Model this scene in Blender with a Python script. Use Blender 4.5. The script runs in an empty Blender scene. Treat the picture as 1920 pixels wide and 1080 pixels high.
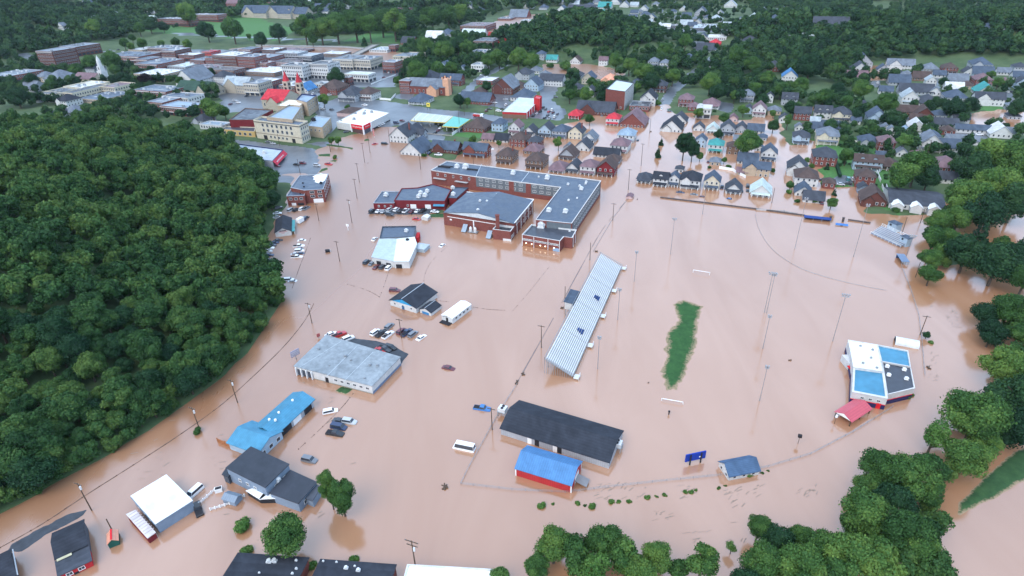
import bpy, math, random
import numpy as np
from mathutils import Vector
random.seed(7)
RNG = np.random.default_rng(11)
S = bpy.context.scene
C = S.collection
# ------------------------------------------------------------------ camera
FPX, HCAM = 1130.0, 125.0
PIT, ROL = math.radians(29.8), math.radians(-1.6)
_r0 = np.array([1., 0, 0]); _u0 = np.array([0, math.sin(PIT), math.cos(PIT)]); FW = np.array([0, math.cos(PIT), -math.sin(PIT)])
RT = math.cos(ROL)*_r0 + math.sin(ROL)*_u0
UP = -math.sin(ROL)*_r0 + math.cos(ROL)*_u0
CAMP = np.array([0, 0, HCAM])
cam = bpy.data.cameras.new('camera'); camo = bpy.data.objects.new('camera', cam); C.objects.link(camo)
cam.sensor_width = 36; cam.lens = FPX/1920*36; cam.clip_start = 1; cam.clip_end = 9000
from mathutils import Matrix
camo.matrix_world = Matrix(((RT[0], UP[0], -FW[0], 0), (RT[1], UP[1], -FW[1], 0), (RT[2], UP[2], -FW[2], HCAM), (0, 0, 0, 1)))
S.camera = camo
# ------------------------------------------------------------------ light
SUN_EL, SUN_AZ = math.radians(50), math.radians(215)
world = bpy.data.worlds.new('World'); S.world = world; world.use_nodes = True
nt = world.node_tree; nt.nodes.clear()
sky = nt.nodes.new('ShaderNodeTexSky'); sky.sky_type = 'NISHITA'; sky.sun_disc = False
sky.sun_elevation = SUN_EL; sky.sun_rotation = SUN_AZ; sky.air_density = 1.0; sky.dust_density = 3.0; sky.ozone_density = 1.0; sky.altitude = 300
hs = nt.nodes.new('ShaderNodeMixRGB'); hs.inputs[0].default_value = 0.4; hs.inputs[2].default_value = (9.0, 12.6, 17.5, 1)
bg = nt.nodes.new('ShaderNodeBackground'); bg.inputs[1].default_value = 0.15
wo = nt.nodes.new('ShaderNodeOutputWorld')
nt.links.new(sky.outputs[0], hs.inputs[1]); nt.links.new(hs.outputs[0], bg.inputs[0]); nt.links.new(bg.outputs[0], wo.inputs[0])
sl = bpy.data.lights.new('sun', 'SUN'); sl.energy = 1.0; sl.angle = math.radians(45); sl.color = (1, .90, .76)
so = bpy.data.objects.new('sun', sl); C.objects.link(so)
_sd = Vector((math.sin(SUN_AZ)*math.cos(SUN_EL), math.cos(SUN_AZ)*math.cos(SUN_EL), math.sin(SUN_EL)))
so.rotation_euler = _sd.to_track_quat('Z', 'Y').to_euler(); so.location = (0, 0, 300)
S.view_settings.view_transform = 'Standard'; S.view_settings.look = 'None'; S.view_settings.gamma = 1; S.view_settings.use_curve_mapping = False
S.view_settings.exposure = 0.56
S.cycles.max_bounces = 5; S.cycles.diffuse_bounces = 2; S.cycles.glossy_bounces = 2; S.cycles.transmission_bounces = 2; S.cycles.transparent_max_bounces = 4

# ------------------------------------------------------------------ geometry helpers
def at(px, py, z=0.0):
    d = FW + RT*((px-960)/FPX) - UP*((py-540)/FPX)
    return CAMP + d*((z-HCAM)/d[2])
def scale_at(P):
    return FPX/float((np.asarray(P)-CAMP) @ FW)
def toim(P):
    d = np.asarray(P)-CAMP; q = d @ FW
    return 960+FPX*(d @ RT)/q, 540-FPX*(d @ UP)/q
def pole_height(bx, by, ty):
    P = at(bx, by); lo, hi = 0, 60
    for _ in range(40):
        m = (lo+hi)/2
        if toim((P[0], P[1], m))[1] > ty: lo = m
        else: hi = m
    return lo
def vnoise(x, y, s, seed=0):
    x = np.asarray(x)/s; y = np.asarray(y)/s
    xi = np.floor(x).astype(np.int64); yi = np.floor(y).astype(np.int64); fx = x-xi; fy = y-yi
    fx = fx*fx*(3-2*fx); fy = fy*fy*(3-2*fy)
    def h(a, b):
        v = np.sin(a*127.1+b*311.7+seed*74.7)*43758.5453
        return v-np.floor(v)
    return (h(xi, yi)*(1-fx)+h(xi+1, yi)*fx)*(1-fy)+(h(xi, yi+1)*(1-fx)+h(xi+1, yi+1)*fx)*fy
def inpoly(x, y, poly):
    x = np.asarray(x); r = np.zeros(x.shape, bool); n = len(poly)
    for i in range(n):
        x0, y0 = poly[i]; x1, y1 = poly[(i+1) % n]
        if y0 == y1: continue
        c = ((y0 > y) != (y1 > y)) & (x < (x1-x0)*(y-y0)/(y1-y0)+x0)
        r ^= c
    return r
def dist_seg(x, y, a, b):
    ax, ay = a; bx, by = b; dx, dy = bx-ax, by-ay
    t = np.clip(((x-ax)*dx+(y-ay)*dy)/max(dx*dx+dy*dy, 1e-9), 0, 1)
    return np.hypot(x-ax-t*dx, y-ay-t*dy)
def dist_line(x, y, pts, closed=False):
    d = np.full(np.shape(x), 1e9)
    for i in range(len(pts)-(0 if closed else 1)):
        d = np.minimum(d, dist_seg(x, y, pts[i], pts[(i+1) % len(pts)]))
    return d
def wp(pts, z=0.0):
    return [tuple(at(a, b, z)[:2]) for a, b in pts]

class MB:
    def __init__(s): s.v = []; s.f = []
    def poly(s, pts):
        n = len(s.v); s.v += [tuple(map(float, p)) for p in pts]; s.f.append(tuple(range(n, n+len(pts)))); return s
    def box(s, x0, x1, y0, y1, z0, z1, bottom=True):
        n = len(s.v)
        s.v += [(x0, y0, z0), (x1, y0, z0), (x1, y1, z0), (x0, y1, z0), (x0, y0, z1), (x1, y0, z1), (x1, y1, z1), (x0, y1, z1)]
        s.f += [tuple(n+i for i in q) for q in ((4, 5, 6, 7), (0, 1, 5, 4), (1, 2, 6, 5), (2, 3, 7, 6), (3, 0, 4, 7))]
        if bottom: s.f.append((n+3, n+2, n+1, n))
        return s
    def prism(s, poly, z0, z1):
        m = len(poly); n = len(s.v)
        s.v += [(p[0], p[1], z0) for p in poly]+[(p[0], p[1], z1) for p in poly]
        for i in range(m):
            j = (i+1) % m; s.f.append((n+i, n+j, n+m+j, n+m+i))
        s.f.append(tuple(n+m+i for i in range(m))); s.f.append(tuple(n+i for i in reversed(range(m))))
        return s
    def cyl(s, a, b, r0, r1, k=6):
        a = Vector(a); b = Vector(b); d = (b-a).normalized()
        u = d.orthogonal().normalized(); w = d.cross(u); n = len(s.v)
        for i in range(k):
            t = 2*math.pi*i/k; o = u*math.cos(t)+w*math.sin(t)
            s.v += [tuple(a+o*r0), tuple(b+o*r1)]
        for i in range(k):
            j = (i+1) % k; s.f.append((n+2*i, n+2*j, n+2*j+1, n+2*i+1))
        s.f.append(tuple(n+2*i+1 for i in range(k))); s.f.append(tuple(n+2*i for i in reversed(range(k))))
        return s
    def slab(s, a, b, c, d, t):
        """four top corners, thickness t downwards"""
        n = len(s.v); top = [tuple(map(float, p)) for p in (a, b, c, d)]; bot = [(p[0], p[1], p[2]-t) for p in top]
        s.v += top+bot
        s.f += [tuple(n+i for i in q) for q in ((0, 1, 2, 3), (7, 6, 5, 4), (0, 4, 5, 1), (1, 5, 6, 2), (2, 6, 7, 3), (3, 7, 4, 0))]
        return s
    def mesh(s, name, mat):
        me = bpy.data.meshes.new(name); me.from_pydata(s.v, [], s.f); me.update()
        if mat: me.materials.append(mat)
        return me
    def build(s, name, mat, parent=None):
        return link(name, s.mesh(name, mat), parent)
def link(name, me, parent=None):
    o = bpy.data.objects.new(name, me); C.objects.link(o)
    if parent: o.parent = parent
    return o
LABELS = []
def tag(o, label, cat, group=None):
    o['label'] = label; o['category'] = cat
    if group: o['group'] = group
    LABELS.append((label, group)); return o
def thing(name, label, cat, loc=(0, 0, 0), rz=0, group=None):
    o = bpy.data.objects.new(name, None); C.objects.link(o); o.empty_display_size = .5
    o.location = [float(q) for q in loc]; o.rotation_euler = (0, 0, rz)
    return tag(o, label, cat, group)
def np_mesh(name, V, F, mat, attr=None):
    """V (n,3), F (m,4) quads"""
    me = bpy.data.meshes.new(name); V = np.ascontiguousarray(V, np.float32); F = np.ascontiguousarray(F, np.int32)
    k = F.shape[1]
    me.vertices.add(len(V)); me.vertices.foreach_set('co', V.ravel())
    me.loops.add(F.size); me.loops.foreach_set('vertex_index', F.ravel())
    me.polygons.add(len(F)); me.polygons.foreach_set('loop_start', np.arange(0, F.size, k, dtype=np.int32))
    me.update(calc_edges=True)
    for nme, arr in (attr or {}).items():
        a = me.attributes.new(nme, 'FLOAT', 'POINT'); a.data.foreach_set('value', np.ascontiguousarray(arr, np.float32))
    if mat: me.materials.append(mat)
    return me

# ------------------------------------------------------------------ materials
_M = {}
def nodes(name):
    m = bpy.data.materials.new(name); m.use_nodes = True; t = m.node_tree; b = t.nodes['Principled BSDF']; return m, t, b
def nn(t, typ, **kw):
    n = t.nodes.new(typ)
    for k, v in kw.items(): setattr(n, k, v)
    return n
def paint(col, rough=.7, kind='plain', var=.16, sc=.6, metal=0.0):
    key = (tuple(col), rough, kind, var, sc, metal)
    if key in _M: return _M[key]
    m, t, b = nodes(kind+'_surface'); L = t.links
    b.inputs['Specular IOR Level'].default_value = .3 if kind in ('flat', 'seam') else .12; b.inputs['Roughness'].default_value = rough; b.inputs['Metallic'].default_value = metal
    tc = nn(t, 'ShaderNodeTexCoord')
    no = nn(t, 'ShaderNodeTexNoise'); no.inputs['Scale'].default_value = sc; no.inputs['Detail'].default_value = 5; no.inputs['Roughness'].default_value = .65
    L.new(tc.outputs['Object'], no.inputs['Vector'])
    r = nn(t, 'ShaderNodeMapRange'); r.inputs[1].default_value = .3; r.inputs[2].default_value = .7; r.inputs[3].default_value = 1-var; r.inputs[4].default_value = 1+var
    L.new(no.outputs['Fac'], r.inputs[0])
    mx = nn(t, 'ShaderNodeVectorMath', operation='SCALE'); mx.inputs[0].default_value = col[:3]
    L.new(r.outputs[0], mx.inputs['Scale']); last = mx.outputs[0]
    bumpsrc = None
    if kind == 'brick':
        br = nn(t, 'ShaderNodeTexBrick'); br.inputs['Scale'].default_value = 1; br.inputs['Brick Width'].default_value = .45; br.inputs['Row Height'].default_value = .15; br.inputs['Mortar Size'].default_value = .02
        br.inputs['Color1'].default_value = (1.1, 1.1, 1.1, 1); br.inputs['Color2'].default_value = (.75, .75, .75, 1); br.inputs['Mortar'].default_value = (1.25, 1.3, 1.3, 1)
        mp = nn(t, 'ShaderNodeMapping'); mp.inputs['Rotation'].default_value = (math.pi/2, 0, 0); L.new(tc.outputs['Object'], mp.inputs[0]); L.new(mp.outputs[0], br.inputs['Vector'])
        m2 = nn(t, 'ShaderNodeVectorMath', operation='MULTIPLY'); L.new(last, m2.inputs[0]); L.new(br.outputs['Color'], m2.inputs[1]); last = m2.outputs[0]
    elif kind in ('shingle', 'siding', 'seam'):
        w = nn(t, 'ShaderNodeTexWave'); w.wave_type = 'BANDS'; w.wave_profile = 'SAW'
        w.bands_direction = {'shingle': 'Z', 'siding': 'Z', 'seam': 'X'}[kind]
        w.inputs['Scale'].default_value = {'shingle': 1.1, 'siding': .9, 'seam': .5}[kind]; w.inputs['Distortion'].default_value = {'shingle': 1.2, 'siding': 0, 'seam': 0}[kind]
        L.new(tc.outputs['Object'], w.inputs['Vector'])
        r2 = nn(t, 'ShaderNodeMapRange'); r2.inputs[3].default_value = .86; r2.inputs[4].default_value = 1.06; L.new(w.outputs['Fac'], r2.inputs[0])
        m2 = nn(t, 'ShaderNodeVectorMath', operation='SCALE'); L.new(last, m2.inputs[0]); L.new(r2.outputs[0], m2.inputs['Scale']); last = m2.outputs[0]
        bumpsrc = w.outputs['Fac']
    if kind in ('shingle', 'flat', 'seam'):      # weathering: larger stains
        n3 = nn(t, 'ShaderNodeTexNoise'); n3.inputs['Scale'].default_value = .13; n3.inputs['Detail'].default_value = 6; n3.inputs['Distortion'].default_value = 1.5
        L.new(tc.outputs['Object'], n3.inputs['Vector'])
        r3 = nn(t, 'ShaderNodeMapRange'); r3.inputs[1].default_value = .35; r3.inputs[2].default_value = .65; r3.inputs[3].default_value = .8 if kind != 'seam' else .92; r3.inputs[4].default_value = 1.15 if kind != 'seam' else 1.05
        L.new(n3.outputs['Fac'], r3.inputs[0])
        m3 = nn(t, 'ShaderNodeVectorMath', operation='SCALE'); L.new(last, m3.inputs[0]); L.new(r3.outputs[0], m3.inputs['Scale']); last = m3.outputs[0]
        if kind == 'flat':
            rr = nn(t, 'ShaderNodeMapRange'); rr.inputs[1].default_value = .4; rr.inputs[2].default_value = .6; rr.inputs[3].default_value = max(.12, rough-.3); rr.inputs[4].default_value = rough
            L.new(n3.outputs['Fac'], rr.inputs[0]); L.new(rr.outputs[0], b.inputs['Roughness'])
    if bumpsrc:
        bp = nn(t, 'ShaderNodeBump'); bp.inputs['Strength'].default_value = .35; bp.inputs['Distance'].default_value = .05; L.new(bumpsrc, bp.inputs['Height']); L.new(bp.outputs[0], b.inputs['Normal'])
    L.new(last, b.inputs['Base Color'])
    _M[key] = m; return m
WALLC = dict(white=(.57, .57, .56), cream=(.58, .52, .40), tan=(.42, .33, .24), brick=(.185, .062, .052), dark_brick=(.12, .048, .04), maroon=(.17, .025, .03), grey=(.36, .38, .41),
             light_blue=(.36, .46, .55), blue_grey=(.22, .28, .36), brown=(.19, .12, .085), pink=(.52, .38, .37), orange=(.62, .34, .22), stone=(.40, .35, .28), red=(.45, .03, .035), navy=(.03, .04, .12), charcoal=(.09, .1, .12), green=(.02, .09, .07), yellow=(.55, .38, .16))
ROOFC = dict(black=(.035, .04, .052), dark=(.06, .068, .085), slate=(.075, .10, .14), grey=(.16, .185, .22), brown=(.09, .065, .06), mauve=(.19, .125, .14), bright=(.82, .83, .82), white=(.60, .61, .61), red=(.5, .045, .06), teal=(.06, .28, .27), blue=(.07, .20, .40), sky_blue=(.065, .24, .37), navy_blue=(.075, .13, .22), pale=(.36, .41, .44), mint=(.5, .58, .56), green=(.04, .08, .06), orange=(.72, .33, .22), pale_blue=(.25, .33, .41), light_grey=(.36, .41, .45))
def wallm(c): 
    return paint(WALLC[c], .8, 'brick' if c in ('brick', 'dark_brick', 'stone') else ('siding' if c in ('white', 'grey', 'light_blue', 'blue_grey', 'cream') else 'plain'), .12)
def roofm(c, kind='shingle'):
    return paint(ROOFC[c], {'shingle': .75, 'flat': .6, 'seam': .4}[kind], kind, .14)
def glassm():
    if 'g' in _M: return _M['g']
    m, t, b = nodes('window_glass'); b.inputs['Base Color'].default_value = (.035, .045, .06, 1); b.inputs['Roughness'].default_value = .12
    _M['g'] = m; return m
TRIM = paint((.78, .78, .77), .6, 'plain', .05)
DARK = paint((.03, .03, .035), .7)
WOOD = paint((.10, .07, .05), .85, 'plain', .25, 2)
STEEL = paint((.33, .35, .37), .45, 'plain', .1, 1, .5)
ALU = paint((.66, .67, .67), .4, 'plain', .1, 1, .25)
# ------------------------------------------------------------------ terrain
YAW = math.radians(-21); VX = np.array([math.cos(YAW), math.sin(YAW)]); UX = np.array([-math.sin(YAW), math.cos(YAW)])
FAR = [(-3000, 4200), (-3000, 700), (-900, 640)]
# the dry ground: everything beyond the flood's edge
SHORE = [(-60, 230), (430, 300), (520, 330), (556, 326), (600, 330), (607, 312), (598, 290), (612, 270), (640, 259), (690, 247), (718, 236), (742, 240), (760, 268), (800, 272), (800, 297), (850, 301), (868, 287), (905, 264), (935, 262), (962, 255), (985, 262), (1010, 250), (1036, 240), (1060, 232), (1095, 224), (1118, 212), (1150, 218), (1165, 232), (1212, 222), (1222, 200), (1252, 196), (1258, 212), (1310, 222), (1345, 216), (1400, 226), (1440, 214), (1462, 240), (1468, 272), (1492, 272), (1500, 262), (1526, 268), (1532, 300), (1534, 330), (1538, 352), (1606, 350), (1614, 372), (1616, 398), (1664, 405), (1684, 408), (1712, 408), (1746, 406), (1758, 385), (1785, 350), (1840, 330), (1930, 320), (2100, 300)]
LAND = wp(SHORE)
LAND = LAND+[(3500, LAND[-1][1]+200), (3500, 4500), (-3500, 4500), (-3500, LAND[0][1])]
POOLS = [[(190, 78), (235, 70), (330, 82), (480, 76), (700, 92), (760, 100), (712, 106), (480, 98), (350, 92), (225, 90)], [(1010, 118), (1060, 112), (1135, 124), (1175, 140), (1120, 148), (1020, 136)],
         [(905, 60), (950, 26), (1005, 20), (1060, 30), (985, 45), (975, 90), (930, 75)], [(1600, 122), (1690, 122), (1690, 150), (1630, 152)], [(1812, 214), (1875, 206), (1960, 214), (1960, 262), (1880, 240), (1822, 240)],
         [(1400, 228), (1442, 222), (1450, 252), (1412, 262)], [(1790, 320), (1830, 325), (1830, 345), (1780, 360)], [(700, 96), (745, 100), (750, 112), (690, 112)], [(960, 72), (1000, 60), (990, 100), (965, 95)],
         [(1180, 262), (1262, 268), (1300, 212), (1268, 214)], [(1270, 214), (1322, 226), (1330, 246), (1300, 250)], [(1500, 200), (1540, 198), (1530, 210)]]
POOLS = [wp(p) for p in POOLS]
ISLES = [[(505, 430), (540, 385), (536, 360), (560, 330), (500, 330), (470, 430), (480, 520), (500, 520), (496, 470)], [(690, 398), (720, 392), (840, 396), (838, 400), (690, 401)], [(803, 400), (838, 398), (838, 407), (806, 407)],
         [(1752, 500), (1790, 500), (1790, 420), (1770, 420)], [(1720, 240), (1900, 300), (1900, 400), (1770, 380)]]
ISLES = [wp(p) for p in ISLES]
# hillside on the left: foot of the slope where it meets the water
FOOT = [(-420, 1180), (-120, 1020), (0, 964), (110, 906), (200, 855), (300, 795), (400, 722), (445, 684), (500, 615), (530, 570), (533, 545), (510, 500), (496, 460), (510, 420), (528, 385), (520, 350), (500, 320), (440, 290), (415, 265)]
FOOTW = wp(FOOT)
HILLP = FOOTW+wp([(385, 276), (300, 262), (180, 262), (90, 272), (0, 272), (-200, 276)])+[(-900, 440), (-900, 40)]
def grid_axis(a, b, step, lo, hi, grow):
    c = list(np.arange(a, b+step, step)); s = step
    while c[-1] < hi: s *= grow; c.append(c[-1]+s)
    s = step
    while c[0] > lo: s *= grow; c.insert(0, c[0]-s)
    return np.array(c)
GX = grid_axis(-420, 420, 3.0, -3200, 3200, 1.06); GY = grid_axis(60, 640, 3.0, -200, 4300, 1.035)
X, Y = np.meshgrid(GX, GY)
_wx = X+(vnoise(X, Y, 9, 1)-.5)*7+(vnoise(X, Y, 4, 4)-.5)*3; _wy = Y+(vnoise(X, Y, 9, 2)-.5)*7+(vnoise(X, Y, 4, 5)-.5)*3
land = inpoly(_wx, _wy, LAND).astype(float)
for p in POOLS: land[inpoly(_wx, _wy, p)] = 0
for p in ISLES: land[inpoly(_wx, _wy, p)] = 1
hill_in = inpoly(X, Y, HILLP); land[hill_in] = 1
def blur(a, n):
    for _ in range(n):
        b = a.copy(); b[1:-1, 1:-1] = (a[1:-1, 1:-1]*4+a[:-2, 1:-1]+a[2:, 1:-1]+a[1:-1, :-2]+a[1:-1, 2:])/8; a = b
    return a
landb = blur(land, 2)
def gauss(cx, cy, rx, ry, ang=0):
    c, s = math.cos(ang), math.sin(ang); dx, dy = X-cx, Y-cy
    return np.exp(-(((dx*c+dy*s)/rx)**2+((-dx*s+dy*c)/ry)**2))
Z = -1.3+2.0*landb+land*(vnoise(X, Y, 25, 7)-.4)*.25
hd = dist_line(X, Y, FOOTW)*hill_in
hback = np.minimum(hd, dist_line(X, Y, HILLP[len(FOOTW)-1:]))*hill_in
t_ = np.clip(hd/105, 0, 1); t2 = np.clip(dist_line(X, Y, HILLP, True)/95, 0, 1)
hill_z = hill_in*(23*(t_*t_*(3-2*t_))*(.35+.65*t2*t2*(3-2*t2))+np.minimum(hd*.22, 2.2)+(vnoise(X, Y, 30, 3)-.5)*9*np.clip(hd/40, 0, 1))
Z = Z+hill_z
kc = at(1092, 96); KNOLL = 36*gauss(kc[0], kc[1]+38, 98, 72); Z += KNOLL
ra = at(1700, 108); RIDGE = 30*np.exp(-(((X-ra[0]-20)*.45+(Y-ra[1]-60))/75)**2)*np.clip((X-ra[0]+190)/90, 0, 1); Z += RIDGE
la = at(-60, 90); LEFT = 62*gauss(la[0]-60, la[1]+40, 210, 260, .3); Z += LEFT
far = np.clip((Y-1150-vnoise(X, Y, 300, 5)*250)/700, 0, 1); FARH = 95*far*far*(3-2*far)*(.5+.8*vnoise(X, Y, 420, 6)); Z += FARH
campus = 3*gauss(-430, 1150, 300, 200); Z += campus
def gz(x, y):
    x = np.asarray(x, float); y = np.asarray(y, float)
    i = np.clip(np.searchsorted(GX, x)-1, 0, len(GX)-2); j = np.clip(np.searchsorted(GY, y)-1, 0, len(GY)-2)
    fx = (x-GX[i])/(GX[i+1]-GX[i]); fy = (y-GY[j])/(GY[j+1]-GY[j])
    return (Z[j, i]*(1-fx)+Z[j, i+1]*fx)*(1-fy)+(Z[j+1, i]*(1-fx)+Z[j+1, i+1]*fx)*fy
_ts = np.concatenate([np.arange(120, 700, 1.5), np.arange(700, 2600, 4)])
def hit(px, py, dz=0.0, floor=0.0):
    """where the ray through a pixel meets the surface dz above ground or water"""
    d = FW + RT*((px-960)/FPX) - UP*((py-540)/FPX)
    P = CAMP+d*_ts[:, None]
    z = np.maximum(gz(P[:, 0], P[:, 1]), floor)+dz
    k = np.nonzero(P[:, 2] <= z)[0]
    k = k[0] if len(k) else len(_ts)-1
    if k:
        a, b = P[k-1], P[k]; da = a[2]-z[k-1]; db = b[2]-z[k]; f = da/(da-db) if da != db else 0
        return a+(b-a)*min(max(f, 0), 1)
    return P[0]
def onland(p): return np.array([p[0], p[1], max(0., float(gz(p[0], p[1])))])
# cover: how paved the ground is (lots, streets), how lush the grass
PAVE = [[(500, 345), (470, 290), (430, 262), (600, 281), (610, 300), (604, 332), (560, 345)], [(400, 240), (470, 255), (640, 282), (668, 262), (560, 272), (440, 246)], [(560, 240), (620, 255), (640, 225), (690, 200), (640, 182), (585, 205), (600, 225)],
        [(640, 182), (720, 190), (820, 207), (860, 210), (960, 222), (960, 232), (850, 222), (810, 232), (830, 245), (822, 262), (745, 252), (748, 235), (716, 216), (640, 196)], [(680, 245), (745, 236), (745, 212), (700, 240)],
        [(846, 190), (868, 192), (905, 150), (985, 108), (975, 106), (895, 146)], [(870, 195), (950, 205), (960, 178), (925, 172), (900, 196)], [(950, 190), (990, 222), (1052, 228), (1064, 212), (1035, 190), (1050, 160), (1010, 158), (1012, 190), (985, 195)],
        [(1222, 206), (1252, 206), (1268, 175), (1350, 105), (1336, 104), (1255, 165), (1238, 190)], [(330, 250), (420, 190), (250, 100), (470, 92), (700, 96), (760, 110), (740, 165), (650, 165), (600, 190), (470, 210), (400, 215)], [(440, 165), (415, 195), (445, 210), (470, 190)],
        [(740, 185), (772, 190), (775, 178), (748, 176)], [(1640, 352), (1690, 396), (1752, 405), (1752, 375), (1680, 378)], [(1395, 80), (1412, 80), (1484, 0), (1470, 0)], [(1750, 190), (1764, 190), (1760, 140), (1754, 140)], [(1880, 220), (1905, 220), (1895, 165), (1886, 165)],
        [(1550, 347), (1600, 350), (1604, 335), (1570, 330)], [(1630, 165), (1650, 165), (1650, 145), (1636, 145)], [(1785, 260), (1850, 262), (1850, 240), (1790, 236)], [(1210, 60), (1350, 66), (1350, 58), (1215, 52)], [(1320, 200), (1370, 215), (1378, 196), (1340, 190)],
        [(40, 118), (70, 132), (80, 118), (60, 112)], [(60, 112), (72, 110), (66, 66), (60, 66)], [(270, 58), (330, 72), (480, 76), (640, 80), (640, 77), (480, 73), (335, 68), (275, 55)], [(560, 205), (690, 202), (700, 196), (560, 190)], [(790, 254), (880, 250), (880, 246), (790, 250)], [(760, 262), (830, 266), (835, 258), (770, 256)]]
pave = np.zeros_like(Z)
for p in PAVE: pave[inpoly(X, Y, wp(p))] = 1
pave = blur(pave, 1)
LUSH = [[(150, 62), (330, 72), (520, 78), (560, 60), (480, 38), (380, 38), (330, 48), (240, 55)], [(640, 80), (800, 84), (830, 60), (700, 62)], [(390, 4), (430, 22), (440, 0), (400, 0)], [(1530, 352), (1690, 405), (1640, 260), (1520, 262)], [(840, 255), (905, 262), (905, 240), (860, 240)], [(240, 160), (285, 165), (280, 178), (240, 178)], [(1420, 28), (1480, 50), (1480, 24), (1440, 14)], [(1820, 180), (1880, 190), (1880, 208), (1830, 208)]]
lush = np.zeros_like(Z)
for p in LUSH: lush[inpoly(X, Y, wp(p))] = 1
lush = blur(lush, 1)
ny, nx = Z.shape
idx = np.arange(nx*ny).reshape(ny, nx)
GF = np.stack([idx[:-1, :-1], idx[:-1, 1:], idx[1:, 1:], idx[1:, :-1]], -1).reshape(-1, 4)
def ground_mat():
    m, t, b = nodes('ground_cover'); L = t.links
    geo = nn(t, 'ShaderNodeNewGeometry')
    n1 = nn(t, 'ShaderNodeTexNoise'); n1.inputs['Scale'].default_value = .06; n1.inputs['Detail'].default_value = 8; n1.inputs['Roughness'].default_value = .7
    n2 = nn(t, 'ShaderNodeTexNoise'); n2.inputs['Scale'].default_value = .9; n2.inputs['Detail'].default_value = 4
    for n in (n1, n2): L.new(geo.outputs['Position'], n.inputs['Vector'])
    cr = nn(t, 'ShaderNodeValToRGB'); e = cr.color_ramp.elements; e[0].position = .32; e[0].color = (.03, .065, .02, 1); e[1].position = .7; e[1].color = (.085, .125, .05, 1)
    L.new(n1.outputs['Fac'], cr.inputs[0])
    lu = nn(t, 'ShaderNodeValToRGB'); e = lu.color_ramp.elements; e[0].position = .3; e[0].color = (.035, .12, .025, 1); e[1].position = .75; e[1].color = (.07, .18, .04, 1)
    L.new(n2.outputs['Fac'], lu.inputs[0])
    pv = nn(t, 'ShaderNodeValToRGB'); e = pv.color_ramp.elements; e[0].position = .3; e[0].color = (.06, .068, .082, 1); e[1].position = .75; e[1].color = (.15, .165, .185, 1)
    L.new(n1.outputs['Fac'], pv.inputs[0])
    def A(nm):
        a = nn(t, 'ShaderNodeAttribute'); a.attribute_name = nm
        r = nn(t, 'ShaderNodeMapRange'); r.inputs[1].default_value = .42; r.inputs[2].default_value = .58; L.new(a.outputs['Fac'], r.inputs[0]); return r.outputs[0]
    m1 = nn(t, 'ShaderNodeMixRGB'); L.new(A('lush'), m1.inputs[0]); L.new(cr.outputs[0], m1.inputs[1]); L.new(lu.outputs[0], m1.inputs[2])
    pf = A('pave')
    m2 = nn(t, 'ShaderNodeMixRGB'); L.new(pf, m2.inputs[0]); L.new(m1.outputs[0], m2.inputs[1]); L.new(pv.outputs[0], m2.inputs[2])
    L.new(m2.outputs[0], b.inputs['Base Color'])
    rr = nn(t, 'ShaderNodeMapRange'); rr.inputs[3].default_value = .95; rr.inputs[4].default_value = .32; L.new(pf, rr.inputs[0]); L.new(rr.outputs[0], b.inputs['Roughness'])
    return m
GROUND = ground_mat()
gm = np_mesh('ground', np.stack([X.ravel(), Y.ravel(), Z.ravel()], -1), GF, GROUND, dict(pave=pave.ravel(), lush=lush.ravel()))
go = link('ground', gm); go['kind'] = 'structure'
gm.polygons.foreach_set('use_smooth', np.ones(len(gm.polygons), bool))

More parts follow.
